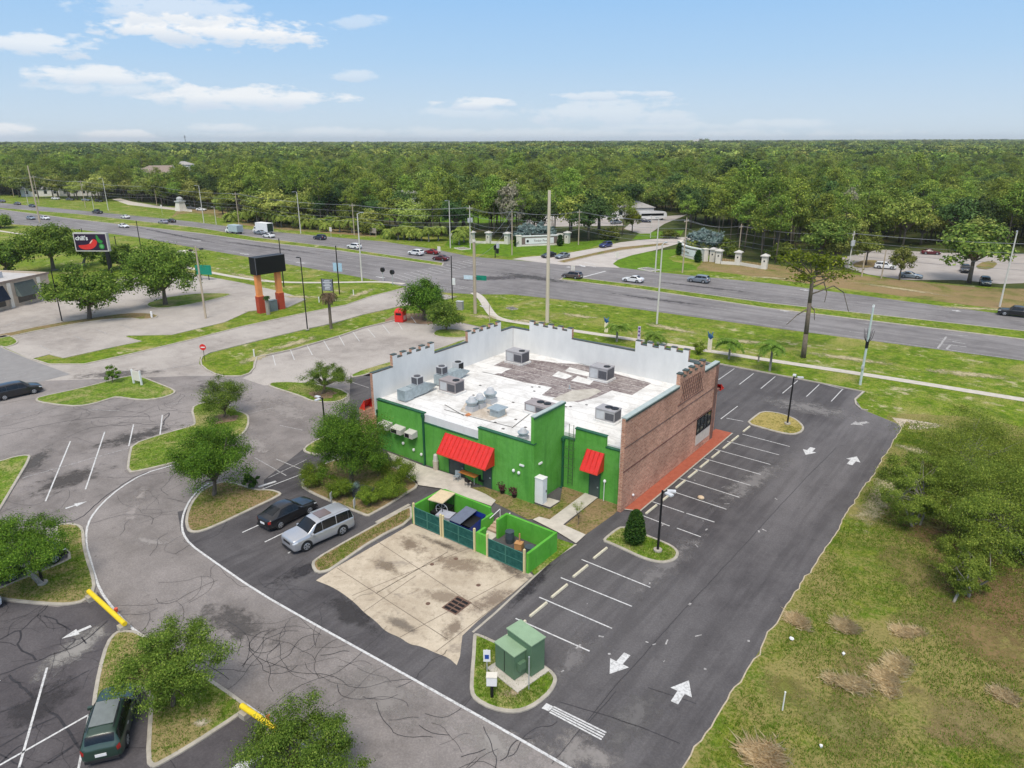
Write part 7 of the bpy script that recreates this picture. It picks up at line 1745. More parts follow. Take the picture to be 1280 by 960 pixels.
# ================================================================== vegetation
L_OAK = leaf_mat('oak_leaf', (0.055, 0.1075, 0.0173), (0.1529, 0.2413, 0.0348), (0.2904, 0.3724, 0.0724))
L_MAPLE = leaf_mat('round_tree_leaf', (0.0393, 0.0962, 0.0123), (0.1154, 0.2222, 0.0246), (0.2228, 0.3455, 0.0461))
L_SCRUB = leaf_mat('scrub_leaf', (0.096, 0.1482, 0.0251), (0.227, 0.304, 0.0446), (0.4189, 0.468, 0.0904))
L_BUSH = leaf_mat('bush_leaf', (0.066, 0.1188, 0.0158), (0.1848, 0.2706, 0.029), (0.3432, 0.4092, 0.0594))
L_PINE = leaf_mat('pine_needle', (0.0836, 0.1397, 0.0277), (0.1988, 0.288, 0.045), (0.3583, 0.419, 0.0779), .2, vary=1)
L_FOAK = leaf_mat('forest_leaf', (0.0809, 0.1352, 0.0277), (0.2212, 0.297, 0.0552), (0.4037, 0.4537, 0.1038), .25, vary=1)
L_FLIGHT = leaf_mat('light_forest_leaf', (0.1355, 0.1871, 0.04), (0.3247, 0.3818, 0.0867), (0.5053, 0.5379, 0.1585), .25, vary=1)
L_FDARK = leaf_mat('dark_forest_leaf', (0.0326, 0.0679, 0.0204), (0.0853, 0.1515, 0.0409), (0.1442, 0.2181, 0.068), .25, vary=1)
L_PALM = leaf_mat('palm_leaf', (0.1114, 0.162, 0.0324), (0.2785, 0.3583, 0.0607), (0.4826, 0.529, 0.1216))
L_BLUE = leaf_mat('silver_leaf', (0.13, 0.19, 0.18), (0.25, 0.34, 0.32), (0.38, 0.46, 0.44))
L_CONE = leaf_mat('cedar_leaf', (0.022, 0.06, 0.014), (0.058, 0.12, 0.022), (0.1, 0.18, 0.03))
L_GREY = leaf_mat('grey_twig', (0.22, 0.21, 0.14), (0.36, 0.34, 0.24), (0.5, 0.47, 0.36))
L_DRY = leaf_mat('dry_leaf', (0.10, 0.07, 0.04), (0.2, 0.15, 0.09), (0.3, 0.23, 0.14))
L_YEL = leaf_mat('yellow_green_leaf', (0.09, 0.12, 0.012), (0.20, 0.22, 0.02), (0.32, 0.30, 0.03))
M_BARK = mat('bark', (.10, .08, .06), .95, scale=6, col2=(.2, .165, .125), stretch=(2, 2, .5), bump=.5)
M_BARKG = mat('grey_bark', (.22, .20, .17), .95, scale=6, col2=(.36, .33, .29), stretch=(2, 2, .5), bump=.5)

def leaf_quads(c, size, rng, aspect=.55, up=.35, nrm=None):
    """diamond leaves centred on c (n,3)"""
    n = len(c)
    u = rng.normal(size=(n, 3)); u[:, 2] *= .7; u /= np.linalg.norm(u, axis=1, keepdims=True)
    w = rng.normal(size=(n, 3)); w[:, 2] += up
    v = np.cross(u, w); v /= np.linalg.norm(v, axis=1, keepdims=True) + 1e-9
    s = (size * rng.uniform(.6, 1.35, n))[:, None]
    if nrm is not None:
        w = nrm + rng.normal(size=(n, 3)) * .45; w /= np.linalg.norm(w, axis=1, keepdims=True) + 1e-9
        u = np.cross(w, rng.normal(size=(n, 3))); u /= np.linalg.norm(u, axis=1, keepdims=True) + 1e-9
        v = np.cross(w, u)
    u = u * s; v = v * s * aspect
    return np.stack([c - u, c + v, c + u, c - v], 1)
def np_mesh(name, quads, m, extra=None):
    q = quads.reshape(-1, 3).astype(np.float32); n = len(quads)
    me = bpy.data.meshes.new(name)
    me.vertices.add(n * 4); me.vertices.foreach_set('co', q.ravel())
    me.loops.add(n * 4); me.loops.foreach_set('vertex_index', np.arange(n * 4, dtype=np.int32))
    me.polygons.add(n); me.polygons.foreach_set('loop_start', np.arange(0, n * 4, 4, dtype=np.int32))
    me.polygons.foreach_set('loop_total', np.full(n, 4, dtype=np.int32))
    me.materials.append(m); me.update(calc_edges=True); me.validate()
    return me
def clump_centres(n, rx, ry, rz, rng, low=.55, shape='ell'):
    out = []
    while len(out) < n:
        d = rng.normal(size=3); d /= np.linalg.norm(d)
        if d[2] < -low and rng.random() < .8: continue
        r = rng.uniform(.2, 1.25) ** .6
        k = 1 + .16 * math.sin(3 * math.atan2(d[1], d[0]) + rng.random() * .5) 
        out.append(d * r * k * .82)
    return np.array(out) * np.array([rx, ry, rz])
def crown_quads(n_cl, per, rx, ry, rz, leaf, rng, spread=.22, low=.55, flat=.75, dome=.5):
    cs = clump_centres(n_cl, rx, ry, rz, rng, low)
    sp = spread * (rx + ry + rz) / 3
    pts = np.repeat(cs, per, 0) + rng.normal(size=(n_cl * per, 3)) * np.array([sp, sp, sp * flat]) * rng.uniform(.55, 1.2, (n_cl, 1)).repeat(per, 0)
    o_ = pts - np.repeat(cs, per, 0); o_ /= np.linalg.norm(o_, axis=1, keepdims=True) + 1e-9
    g_ = pts / np.array([rx, ry, rz]); g_ /= np.linalg.norm(g_, axis=1, keepdims=True) + 1e-9
    return leaf_quads(pts, leaf, rng, .62, nrm=o_ * (1.25 - dome) + g_ * dome + np.array([0, 0, .5])), cs
def limbs(mb, base, fork, cs, n, r, rng):
    idx = rng.permutation(len(cs))[:n]
    for i in idx:
        e = Vector(cs[i]); b = Vector(fork); mid = b.lerp(e, .5) + Vector((rng.normal() * .12, rng.normal() * .12, rng.uniform(0, .25))) * (e - b).length * .4
        mb.tube(b, mid, r * .55, r * .33, 6, False); mb.tube(mid, e, r * .33, r * .08, 5, False)
TREEN = 0
def tree(label, base, bbox, leafm, n_cl=90, per=48, leaf=.17, name='oak_tree', cat='tree', group=None, trunk_r=.16, bark=None, spread=.2, low=.55, flat=.75, z0=.1, stems=1, rzmin=.35, seed=None, limbn=22):
    """tree whose crown fills the given picture box, standing at the given foot"""
    global TREEN; TREEN += 1
    rng = np.random.default_rng(seed or 100 + TREEN)
    x, y = P(*base); x0, y0, x1, y1 = bbox
    cx, cy = (x0 + x1) / 2, (y0 + y1) / 2
    d = pix_dir(cx, cy); hd = math.hypot(d.x, d.y); D = math.hypot(x - CAM.x, y - CAM.y); t = D / hd
    C = CAM + d * t
    phi = math.atan2(-d.z, hd)
    s = FPX / depth(*C)
    r = (x1 - x0) / 2 / s; hh = (y1 - y0) / 2 / s
    rz = math.sqrt(max(hh * hh - (r * math.sin(phi)) ** 2, (rzmin * r) ** 2)) / math.cos(phi)
    rz = min(rz, 1.6 * r)
    if C.z - rz < .3: C.z = rz + .3
    o = empty(name, (x, y, z0), 0, label, cat, group)
    ctr = np.array([C.x - x, C.y - y, C.z - z0])
    fine = .85 if D > 95 else .52
    q, cs = crown_quads(int(n_cl * .8), int(per * 3.1 / fine ** 1.7), r, r, rz, leaf * .64 * fine, rng, spread * .78, low, flat)
    q += ctr; cs = cs + ctr
    mesh_obj('crown', np_mesh('crown', q, leafm), o)
    mb = MB()
    for k in range(stems):
        b0 = Vector((0, 0, -.1)) if stems == 1 else Vector((rng.normal() * .5, rng.normal() * .5, -.1))
        fk = Vector((ctr[0] * .7, ctr[1] * .7, max(.5, ctr[2] - rz * .75)))
        if stems > 1: fk = Vector((ctr[0] * .5 + rng.normal() * r * .3, ctr[1] * .5 + rng.normal() * r * .3, max(.5, ctr[2] - rz * .3)))
        md = b0.lerp(fk, .5) + Vector((rng.normal() * .08, rng.normal() * .08, 0))
        mb.tube(b0, md, trunk_r * 1.25, trunk_r, 8, False); mb.tube(md, fk, trunk_r, trunk_r * .8, 8, False)
        mb.tube(fk, Vector(ctr) + Vector((0, 0, rz * .35)), trunk_r * .7, trunk_r * .15, 6, False)
        limbs(mb, b0, fk, cs, limbn // stems, trunk_r, rng)
    mb.build('trunk', bark or M_BARK, o, smooth=True)
    return o
GP = 'young oaks on the parking islands'
tree('big dark round tree on the kerbed island left of the black car', (268, 620), (216, 527, 315, 616), L_MAPLE, 120, 60, .17, 'round_tree', group=GP, trunk_r=.17, spread=.17)
tree('light crowned young tree on the island behind the big dark round tree', (279, 522), (246, 471, 313, 523), L_OAK, 60, 42, .16, group=GP, trunk_r=.09, flat=.6)
tree('biggest round tree over the bushes beside the green rear wall', (438, 604), (386, 504, 488, 602), L_MAPLE, 130, 62, .17, 'round_tree', trunk_r=.2, group=GP, spread=.17)
tree('wind-swept flat topped tree on the long kerbed island', (403, 493), (373, 451, 440, 489), L_OAK, 55, 42, .16, group=GP, trunk_r=.16, flat=.5, spread=.16)
tree('dense round tree at the junction corner beside the red bin', (530, 400), (497, 348, 563, 396), L_MAPLE, 90, 50, .26, 'round_tree', trunk_r=.3, group=GP, spread=.17)
tree('small spreading tree on the round island left of the parapet', (559, 413), (529, 376, 584, 411), L_OAK, 60, 42, .22, trunk_r=.13, group=GP, flat=.6)
tree('large oak in the neighbour lot left of the green sign', (207, 381), (152, 303, 249, 371), L_OAK, 110, 50, .36, trunk_r=.36, group=GP, spread=.18)
tree('pale leaved oak in front of the neighbour restaurant', (112, 399), (62, 331, 153, 390), L_OAK, 100, 50, .34, trunk_r=.34, group=GP, spread=.18)
tree('broad oak behind the neighbour restaurant left of the pepper sign', (67, 338), (24, 279, 97, 328), L_OAK, 100, 50, .44, trunk_r=.4, group=GP)
tree('oak right behind the pole of the pepper sign', (150, 336), (128, 306, 178, 334), L_OAK, 60, 45, .4, trunk_r=.3, group=GP)
tree('pink trunked tree hidden behind the pepper sign panel', (104, 332), (88, 296, 126, 324), L_OAK, 50, 40, .4, trunk_r=.3, bark=M_BARKG, group=GP)
tree('dark low tree at the left edge behind the neighbour restaurant roof', (5, 345), (-20, 303, 33, 338), L_OAK, 60, 45, .4, trunk_r=.3, group=GP)
tree('small tree at the left edge by the near highway lanes', (3, 285), (-22, 270, 16, 286), L_OAK, 40, 40, .6, trunk_r=.3, group=GP)
tree('airy young oak on the bottom left island in front of the green SUV', (216, 884), (143, 768, 281, 884), L_OAK, 120, 48, .135, trunk_r=.11, group=GP, flat=.5, spread=.15, low=.8)
tree('airy young oak cut by the bottom picture edge', (368, 985), (283, 872, 456, 1005), L_OAK, 140, 50, .13, trunk_r=.11, group=GP, flat=.5, spread=.15, low=.8)
tree('spreading oak on the left island by the yellow barrier', (54, 731), (-62, 650, 94, 722), L_MAPLE, 130, 55, .15, trunk_r=.16, bark=M_BARKG, group=GP, flat=.5, spread=.16)
for b_, bb_, n_, lab in (((1256, 690), (1158, 588, 1350, 716), 190, 'largest tangled scrub oak with bare grey twigs at the right picture edge'), ((1142, 652), (1090, 566, 1190, 656), 80, 'left lobe of the scrub, a spreading scrub oak nearest the asphalt'), ((1208, 744), (1166, 668, 1252, 748), 55, 'low scrub oak bough reaching the ground in front of the thicket'), ((1330, 640), (1270, 560, 1420, 690), 120, 'scrub oak running out of the right picture edge')):
    tree(lab, b_, bb_, L_SCRUB, int(n_ * 1.4), 60, .15, 'scrub_oak', group='scrub oaks beside the field', trunk_r=.075, bark=M_BARKG, spread=.12, stems=4, low=.95, limbn=n_ // 2, flat=.6, z0=0)
tree('low scrub thicket at the upper right of the field', (1235, 600), (1130, 510, 1335, 606), L_SCRUB, 150, 60, .15, 'scrub_oak', group='scrub oaks beside the field', z0=0, trunk_r=.07, bark=M_BARKG, spread=.14, stems=3, low=.9, limbn=40, flat=.6)
tree('slim young tree on the island of the white board sign', (140, 479), (131, 458, 149, 477), L_MAPLE, 22, 36, .15, 'young_tree', trunk_r=.05, spread=.2)
tree('bare thin shrub beside the rear walkway', (722, 657), (712, 625, 736, 655), L_SCRUB, 10, 14, .08, 'thin_shrub', 'shrub', trunk_r=.03, spread=.25, limbn=10)
tree('spiky dark yucca clump right of the big dark round tree', (313, 611), (302, 596, 323, 613), L_CONE, 14, 40, .2, 'yucca', 'shrub', trunk_r=.08)
for k, (b, bb, lab) in enumerate((((398, 606), (374, 592, 420, 622), 'yellow-green bush at the left end of the bed under the biggest tree'), ((425, 622), (408, 606, 446, 632), 'low bush in front of the silver car'), ((462, 633), (447, 620, 474, 643), 'low ground bush at the front corner of the planting bed'),
                                  ((484, 622), (466, 607, 506, 632), 'clipped round bush right of the dark utility cover'), ((502, 606), (480, 577, 522, 614), 'tall green bush beside the rear walkway'), ((472, 596), (455, 577, 492, 612), 'bush under the right side of the biggest tree'), ((440, 618), (432, 606, 452, 622), 'blue-grey agave under the biggest tree'))):
    tree(lab, b, bb, L_BLUE if k == 6 else L_BUSH, 34 if k != 6 else 14, 60, .12, 'bush', 'bush', 'bushes of the planting bed', .05, spread=.26, low=.9, limbn=8, z0=.12)
for k, (b, bb, lab) in enumerate((((851, 440), (846, 428, 862, 440), 'small round shrub behind the right end of the front parapet'), ((871, 443), (864, 428, 880, 442), 'green shrub at the front corner of the building'),)): 
    if k: tree(lab, b, bb, L_BUSH, 18, 40, .16, 'bush', 'bush', None, .05, spread=.26, low=.9, limbn=6, z0=0)
# cedar-like cone shrub
def cone(b, top, w, label, leafm=L_CONE, leaf=.13, n=2600, nm='cone_shrub', z0=.1):
    x, y = P(*b); h = HT(b[0], b[1], top); rng = np.random.default_rng(int(b[0]))
    s = FPX / depth(x, y, h / 2); r = w / s
    t = rng.uniform(0, 1, n) ** .8; a = rng.uniform(0, 6.283, n)
    rad = r * np.sqrt(np.clip(np.minimum(t * 5, 1) * (1 - t) ** .75 + .02, 0, 1)) * rng.uniform(.65, 1.06, n)
    c = np.stack([np.cos(a) * rad, np.sin(a) * rad, .1 + t * (h - .1)], 1)
    o = empty(nm, (x, y, z0), 0, label, 'shrub')
    mesh_obj('foliage', np_mesh('foliage', leaf_quads(c, leaf, rng, .4), leafm), o)
    m = MB(); m.tube((0, 0, -.1), (0, 0, h * .7), .07, .03, 6); m.build('trunk', M_BARK, o)
cone((793, 681), 640, 14.5, 'dense dark green egg-shaped conifer on the lamp island', n=4200, leaf=.12)
for b, tp, w, lab in (((646, 308), 295, 4, 'dark clipped cone shrub at the left end of the left entry wall'), ((700, 307.5), 294, 4, 'dark clipped cone shrub at the right end of the left entry wall'), ((849, 319), 304, 4.5, 'dark clipped cone shrub at the street end of the curved entry wall'), ((872, 328), 313, 4.5, 'dark clipped cone shrub before the inner end of the curved entry wall')): cone(b, tp, w, lab, leaf=.4, n=700, z0=0)
# pine on the verge
x, y = P(1004, 447); hpt = HT(1004, 447, 330); o = empty('leaning_pine', (x, y, 0), 0, 'lone tall pine with broken branches on the near verge', 'tree')
rng = np.random.default_rng(5)
d = pix_dir(1016, 345); t = math.hypot(x - CAM.x, y - CAM.y) / math.hypot(d.x, d.y); TP = CAM + d * t; TP = Vector((TP.x - x, TP.y - y, TP.z))
m = MB(); m.path([(0, 0, -.1), (TP.x * .3, TP.y * .3, TP.z * .3), (TP.x * .7, TP.y * .7, TP.z * .68), tuple(TP)], .36, .22, 8)
rt = Vector((math.cos(YAW), math.sin(YAW), 0))
tips = []
for px, py in ((985, 325), (995, 318), (1005, 322), (1020, 330), (1035, 328), (1050, 330), (1058, 340), (1040, 345), (1010, 345), (998, 335), (1025, 320), (1046, 324), (1001, 350), (1030, 337)):
    dd = pix_dir(px, py); tt = t * rng.uniform(.985, 1.015); e = CAM + dd * tt; e = Vector((e.x - x, e.y - y, e.z)) + Vector((rng.normal() * .4, rng.normal() * .6, 0)); tips.append(e); m.tube(TP.lerp(Vector((TP.x, TP.y, TP.z - 1)), rng.random()), e, .11, .04, 5, False)
for (u, pts) in ((.78, ((3, 1.2), (4.5, .3), (5.6, -2.4))), (.62, ((-1.5, -1), (-2.8, -2.4))), (.66, ((.8, -.8), (1.0, -2.2))), (.86, ((1.6, .8), (2.2, -.6), (2.1, -2.0)))):
    b = TP * u; pl = [b] + [b + rt * a + Vector((0, 0, c_)) for a, c_ in pts]; m.path(pl, .11, .04, 5)
m.build('trunk', M_BARK, o, smooth=True)
tips = np.array(tips); pts = np.repeat(tips, 120, 0) + rng.normal(size=(len(tips) * 120, 3)) * np.array([.62, .62, .34])
mesh_obj('crown', np_mesh('crown', leaf_quads(pts, .26, rng, .4, nrm=rng.normal(size=pts.shape) * .5 + np.array([0, 0, 1.])), leaf_mat('lone_pine_needle', (0.0821, 0.1296, 0.0135), (0.2134, 0.2736, 0.027), (0.3942, 0.4321, 0.054), .3)), o)
# palms
def fronds(n, L_, droop, w, rng, up=.55, seg=5):
    g_ = []
    for k in range(n):
        a = k / n * 6.283 + rng.uniform(-.3, .3); e0 = rng.uniform(-.2, 1.1) * up + .1
        p = np.zeros(3); d0 = np.array([math.cos(a) * math.cos(e0), math.sin(a) * math.cos(e0), math.sin(e0)]); LL = L_ * rng.uniform(.8, 1.15)
        for s in range(seg):
            d0 = d0 + np.array([0, 0, -droop * (s + 1) / seg]); d0 /= np.linalg.norm(d0)
            q = p + d0 * LL / seg; side = np.cross(d0, [0, 0, 1]); side /= np.linalg.norm(side) + 1e-6
            up_ = np.cross(side, d0)
            for sg in (1, -1):
                ww = w * (1 - .7 * s / seg)
                for j in range(3):
                    f = j / 3; a0 = p + (q - p) * f; a1 = p + (q - p) * (f + .33)
                    tip = (a0 + a1) / 2 + side * sg * ww + d0 * ww * .5 - np.array([0, 0, ww * .35])
                    g_.append([a0, tip - d0 * ww * .08, tip + d0 * ww * .12, a1])
            p = q
    return np.array(g_)
PALMM = {}
def palm(b, top, r, label, group, leafm=L_PALM, n=16, trunk=.16, bark=None, droop=.5, skirt=False, z0=0):
    x, y = P(*b); h = HT(b[0], b[1], top)
    o = empty('palm', (x, y, z0), (b[0] * 1.7) % 6.28, label, 'palm tree', group)
    rng = np.random.default_rng(int(b[0] * 7 + b[1])); s = FPX / depth(x, y, h); L_ = 1.35 * r / s; th = max(.6, h - L_ * .35)
    q = fronds(n, L_, droop, L_ * .28, rng)
    if skirt:
        q2 = fronds(12, L_ * .7, .9, L_ * .2, rng, up=-.9) - np.array([0, 0, L_ * .15]); 
    q = q + np.array([0, 0, th]); mesh_obj('crown', np_mesh('crown', q, leafm), o)
    if skirt: mesh_obj('dead_skirt', np_mesh('dead_skirt', q2 + np.array([0, 0, th]), L_DRY), o)
    m = MB(); m.tube((0, 0, -.1), (0, 0, th), trunk * 1.2, trunk, 8); m.build('trunk', bark or M_BARKG, o)
gs = 'small palms along the lot edge'
L_YPALM = leaf_mat('young_palm_leaf', (.10, .19, .03), (.2, .32, .05), (.32, .44, .10), .4)
palm((771, 427), 401, 15, 'small palm behind the front parapet left of the purple flag', gs, L_YPALM, 20, .13); palm((817, 432), 412, 15, 'small drooping palm behind the right battlement', gs, L_YPALM, 20, .13); palm((911, 449), 420, 16, 'small palm right of the blue topped banner', gs, L_YPALM, 20, .13); palm((962, 464), 424, 17, 'taller small palm at the lot edge left of the lone pine', gs, L_YPALM, 20, .13)
palm((948, 452), 442, 4, 'withered dead palm bent over at the sidewalk', gs, L_DRY, 6, .1, droop=1.0)
palm((414, 411), 362, 12, 'dead palm with bare drooping crown beside the access road', 'dead palms of the road strip', L_DRY, 16, .22, droop=1.0, skirt=True, bark=M_BARK); palm((335.5, 393), 368, 5, 'stubby dark palm between the billboard columns', 'dead palms of the road strip', L_CONE, 18, .3, droop=.9)
ps = 'cabbage palms of the far belt'
rp_ = random.Random(21)
spots = [(498, 300, 281), (505, 299, 279), (512, 300, 280), (519, 300, 282), (527, 301, 284), (488, 298, 283), (470, 293, 274), (462, 291, 276), (440, 291, 270), (425, 290, 272), (408, 289, 276), (398, 287, 270), (385, 286, 272), (366, 285, 266), (352, 284, 262), (340, 282, 261), (322, 281, 258), (310, 278, 262), (291, 277, 262), (574, 306, 284), (580, 303, 279), (548, 301, 280), (536, 302, 281), (455, 289, 273), (418, 285, 268)]
for k, (a, b, tp) in enumerate(spots):
    palm((a, b), tp, rp_.uniform(8.5, 12), 'bushy cabbage palm in the far belt %s' % ('above the brown notice board and crosswalk' if a > 455 else 'behind the navy SUV' if a > 380 else 'behind the white box truck'), ps, L_PALM, 34, .2, droop=.75, skirt=k % 3 == 0)
for k, (a, b, tp) in enumerate(((651, 303, 282), (659, 302, 277), (668, 302, 280), (677, 301, 277), (686, 301, 283))): tree('silver-blue fan palm behind the left entry wall', (a, b), (a - 8, tp, a + 8, tp + 17), L_BLUE, 26, 26, .55, 'palm', 'palm tree', 'silver palms behind the left entry wall', .25, M_BARKG, .25, .9, z0=0, limbn=10)
for k, (a, b, tp) in enumerate(((864, 315, 293), (874, 316, 286), (885, 316, 286), (896, 318, 290))): tree('silver-blue fan palm behind the curved right entry wall', (a, b), (a - 9, tp, a + 9, tp + 19), L_BLUE, 26, 26, .55, 'palm', 'palm tree', 'silver palms behind the right entry wall', .25, M_BARKG, .25, .9, z0=0, limbn=10)
# ------------------------------------------------------------------ the forest beyond the highway
def forest_kind(kind, seed):
    rng = np.random.default_rng(seed); mb = MB()
    if kind == 'pine':
        h = 17.0; n = 34; cs = []
        for k in range(n):
            z = h * rng.uniform(.52, 1.0); u = (z / h - .52) / .48; r = 4.4 * (math.sin(math.pi * min(1, .22 + u * .78)) ** .8) * rng.uniform(.35, 1); a = rng.uniform(0, 6.283); cs.append((math.cos(a) * r, math.sin(a) * r, z))
        cs = np.array(cs); pts = np.repeat(cs, 90, 0) + rng.normal(size=(n * 90, 3)) * np.array([.9, .9, .42]); o_ = pts - np.repeat(cs, 90, 0); o_ /= np.linalg.norm(o_, axis=1, keepdims=True) + 1e-9; q = leaf_quads(pts, .26, rng, .5, nrm=o_ + np.array([0, 0, .7]))
        lean = rng.normal(0, .3, 2)
        mb.path([(0, 0, -.3), (lean[0], lean[1], h * .5), (0, 0, h * .96)], .2, .06, 6)
        for c in cs[::2]: mb.tube((0, 0, c[2] - 1.2), tuple(c), .09, .03, 4, False)
    elif kind in ('oak', 'dark', 'light'):
        h = {'oak': 13, 'dark': 14, 'light': 11}[kind]; r = {'oak': 6.4, 'dark': 6.8, 'light': 5.0}[kind]
        n = 52; q, cs = crown_quads(n, 80, r, r, h * .36, .32, rng, .15, .5, .7, .8); q += np.array([0, 0, h * .62]); cs = cs + np.array([0, 0, h * .62])
        mb.path([(0, 0, -.3), (.1, .1, h * .35)], .36, .28, 6)
        limbs(mb, (0, 0, 0), Vector((.1, .1, h * .33)), cs, 12, .34, rng)
    elif kind == 'shrub':
        q, cs = crown_quads(26, 70, 3.0, 3.0, 1.9, .26, rng, .22, .8, .7); q += np.array([0, 0, 1.8]); cs = cs + np.array([0, 0, 1.8])
        limbs(mb, (0, 0, 0), Vector((0, 0, .2)), cs, 8, .16, rng)
    return q, mb
KINDS = []
for kind, lm, n in (('pine', L_PINE, 5), ('oak', L_FOAK, 4), ('dark', L_FDARK, 3), ('light', L_FLIGHT, 3), ('shrub', L_FOAK, 3)):
    for k in range(n):
        q, mb = forest_kind(kind, 900 + 17 * k + len(kind) * 5)
        cm = np_mesh('crown', q, lm); tm = mb.mesh('trunk', M_BARK, True)
        KINDS.append((kind, cm, tm, q, mb))
BYK = {k: [e for e in KINDS if e[0] == k] for k in ('pine', 'oak', 'dark', 'light', 'shrub')}
# picture-space areas kept clear of trunks (roads, lots, lawns, houses), mapped to the ground
def inside(pt, poly):
    x, y = pt; c = False; j = len(poly) - 1
    for i in range(len(poly)):
        xi, yi = poly[i]; xj, yj = poly[j]
        if (yi > y) != (yj > y) and x < (xj - xi) * (y - yi) / (yj - yi + 1e-12) + xi: c = not c
        j = i
    return c
CLEAR = [PP(p) for p in (
    [(478, 279), (602, 282), (640, 277), (640, 262), (598, 260), (480, 260)],
    [(640, 330), (640, 318), (700, 314), (745, 306), (775, 299), (800, 294), (862, 290), (905, 288), (910, 302), (850, 320), (800, 330), (760, 345)],
    [(790, 298), (772, 286), (790, 270), (860, 264), (850, 276), (815, 290)],
    [(1046, 325), (1095, 311), (1180, 313), (1300, 314), (1380, 330), (1380, 372), (1130, 362), (1046, 345)],
    [(1236, 276), (1262, 254), (1300, 258), (1290, 292)],
    [(140, 248), (160, 251), (200, 258), (245, 261), (275, 266), (275, 285), (140, 268)])]
HOUSES = [(o_.location.x, o_.location.y) for o_ in COL.objects if o_.name.startswith(('house', 'coach', 'monument'))]
LINE = [(-900, 75)] + PP([(0, 246), (60, 249), (150, 255), (222, 263), (262, 266), (300, 279), (360, 286), (430, 291), (500, 297), (560, 301), (640, 302), (700, 301), (720, 300)]) + [(-70, 136)] + PP([(905, 324), (960, 331), (1050, 336), (1130, 349), (1280, 358)]) + [(320, 130)]
def line_y(x):
    for (a, b), (c_, d_) in zip(LINE, LINE[1:]):
        if a <= x <= c_: return b + (d_ - b) * (x - a) / (c_ - a + 1e-9)
    return 150
rf_ = random.Random(77)
cand = []
step = 7.3
yy = 84
fw = (-math.sin(YAW), math.cos(YAW))
while yy < 900:
    st = step * (1 if yy < 260 else 1.25 if yy < 450 else 1.6)
    xx = -1300
    while xx < 420:
        x, y = xx + rf_.uniform(-.45, .45) * st, yy + rf_.uniform(-.45, .45) * st; xx += st
        if y < line_y(x) + 1.5: continue
        px, py = proj(x, y, 8)
        if px < -160 or px > 1520: continue
        dd = depth(x, y, 0)
        if dd > 760: continue
        if any(inside((x, y), p) for p in CLEAR): continue
        dh = min(math.hypot(x - a, y - b) for a, b in HOUSES) if HOUSES else 99
        if dh < 11: continue
        yard = False
        for a, b in HOUSES:
            vx, vy = CAM.x - a, CAM.y - b; vl = math.hypot(vx, vy); t_ = ((x - a) * vx + (y - b) * vy) / vl; o_ = abs((x - a) * vy - (y - b) * vx) / vl
            if 0 < t_ < min(48, vl - 200 if vl > 260 else 14) and o_ < 10: yard = True
        if yard and y > line_y(x) + 20: continue
        if y > line_y(x) + 45 and math.sin(x * .043 + 2) * math.sin(y * .051 + x * .013) > .86: continue
        cand.append((dd, x, y, px, py))
    yy += st
cand.sort()
def pick(x, y, px, dist):
    u = .5 + .5 * math.sin(x * .021 + 1.3) * math.cos(y * .033 + x * .011); r = rf_.random()
    front = y - line_y(x) < 13
    front_shrub = .38
    if front and px < 270: return 'oak' if r < .5 else 'light' if r < .7 else 'pine'
    if front and px < 560: return 'shrub' if r < .55 else 'light' if r < .75 else 'oak' if r < .9 else 'pine'
    if front and r < front_shrub: return 'shrub'
    if px > 560 and px < 1040 and y - line_y(x) < 60: return 'pine' if r < .72 else 'dark' if r < .82 else 'oak'
    if px >= 1040 and y - line_y(x) < 60: return 'oak' if r < .55 else 'light' if r < .75 else 'pine'
    return 'pine' if r < .12 + .38 * u else 'oak' if r < .66 else 'dark' if r < .80 else 'light'
SCALE = {'pine': (.72, 1.12), 'oak': (.75, 1.15), 'dark': (.75, 1.15), 'light': (.7, 1.15), 'shrub': (.7, 1.3)}
def zone(px, y, x):
    if px < 130: return 'at the far left beyond the highway bend'
    if px < 270: return 'behind the small cream tower and the low parked cars'
    if px < 400: return 'behind the white box truck and delivery van'
    if px < 560: return 'between the palm belt and the bright green field'
    if px < 730: return 'behind the left entry wall'
    if px < 860: return 'around the side street and the white coach'
    if px < 1050: return 'behind the right entry pillars'
    return 'around the right car park'
KN = {'pine': 'pine_tree', 'oak': 'forest_oak', 'dark': 'dark_oak', 'light': 'light_green_tree', 'shrub': 'forest_shrub'}
KL = {'pine': 'tall pine with bare trunk %s', 'oak': 'broad mid green oak %s', 'dark': 'dark dense oak %s', 'light': 'pale green leafy tree %s', 'shrub': 'low bushy shrub %s'}
def forest_tree(kind, x, y, s, px):
    kd, cm, tm, _, _ = rf_.choice(BYK[kind])
    lb = KL[kind] % zone(px, y, x)
    o = empty(KN[kind], (x, y, -.02), rf_.uniform(0, 6.28), lb, 'shrub' if kind == 'shrub' else 'tree', lb.replace('tall ', '') + ', one of several')
    o.scale = (s * rf_.uniform(.9, 1.1), s * rf_.uniform(.9, 1.1), s * rf_.uniform(.9, 1.1))
    mesh_obj('crown', cm, o); mesh_obj('trunk', tm, o)
NIND = 300
rest = []; nind = 0
for i, (dd, x, y, px, py) in enumerate(cand):
    k = pick(x, y, px, dd); lo, hi = SCALE[k]; s = rf_.uniform(lo, hi)
    if rf_.random() < .06: s *= 1.2
    if nind < NIND and -15 < px < 1295: nind += 1; forest_tree(k, x, y, s, px)
    else: rest.append((k, x, y, s))
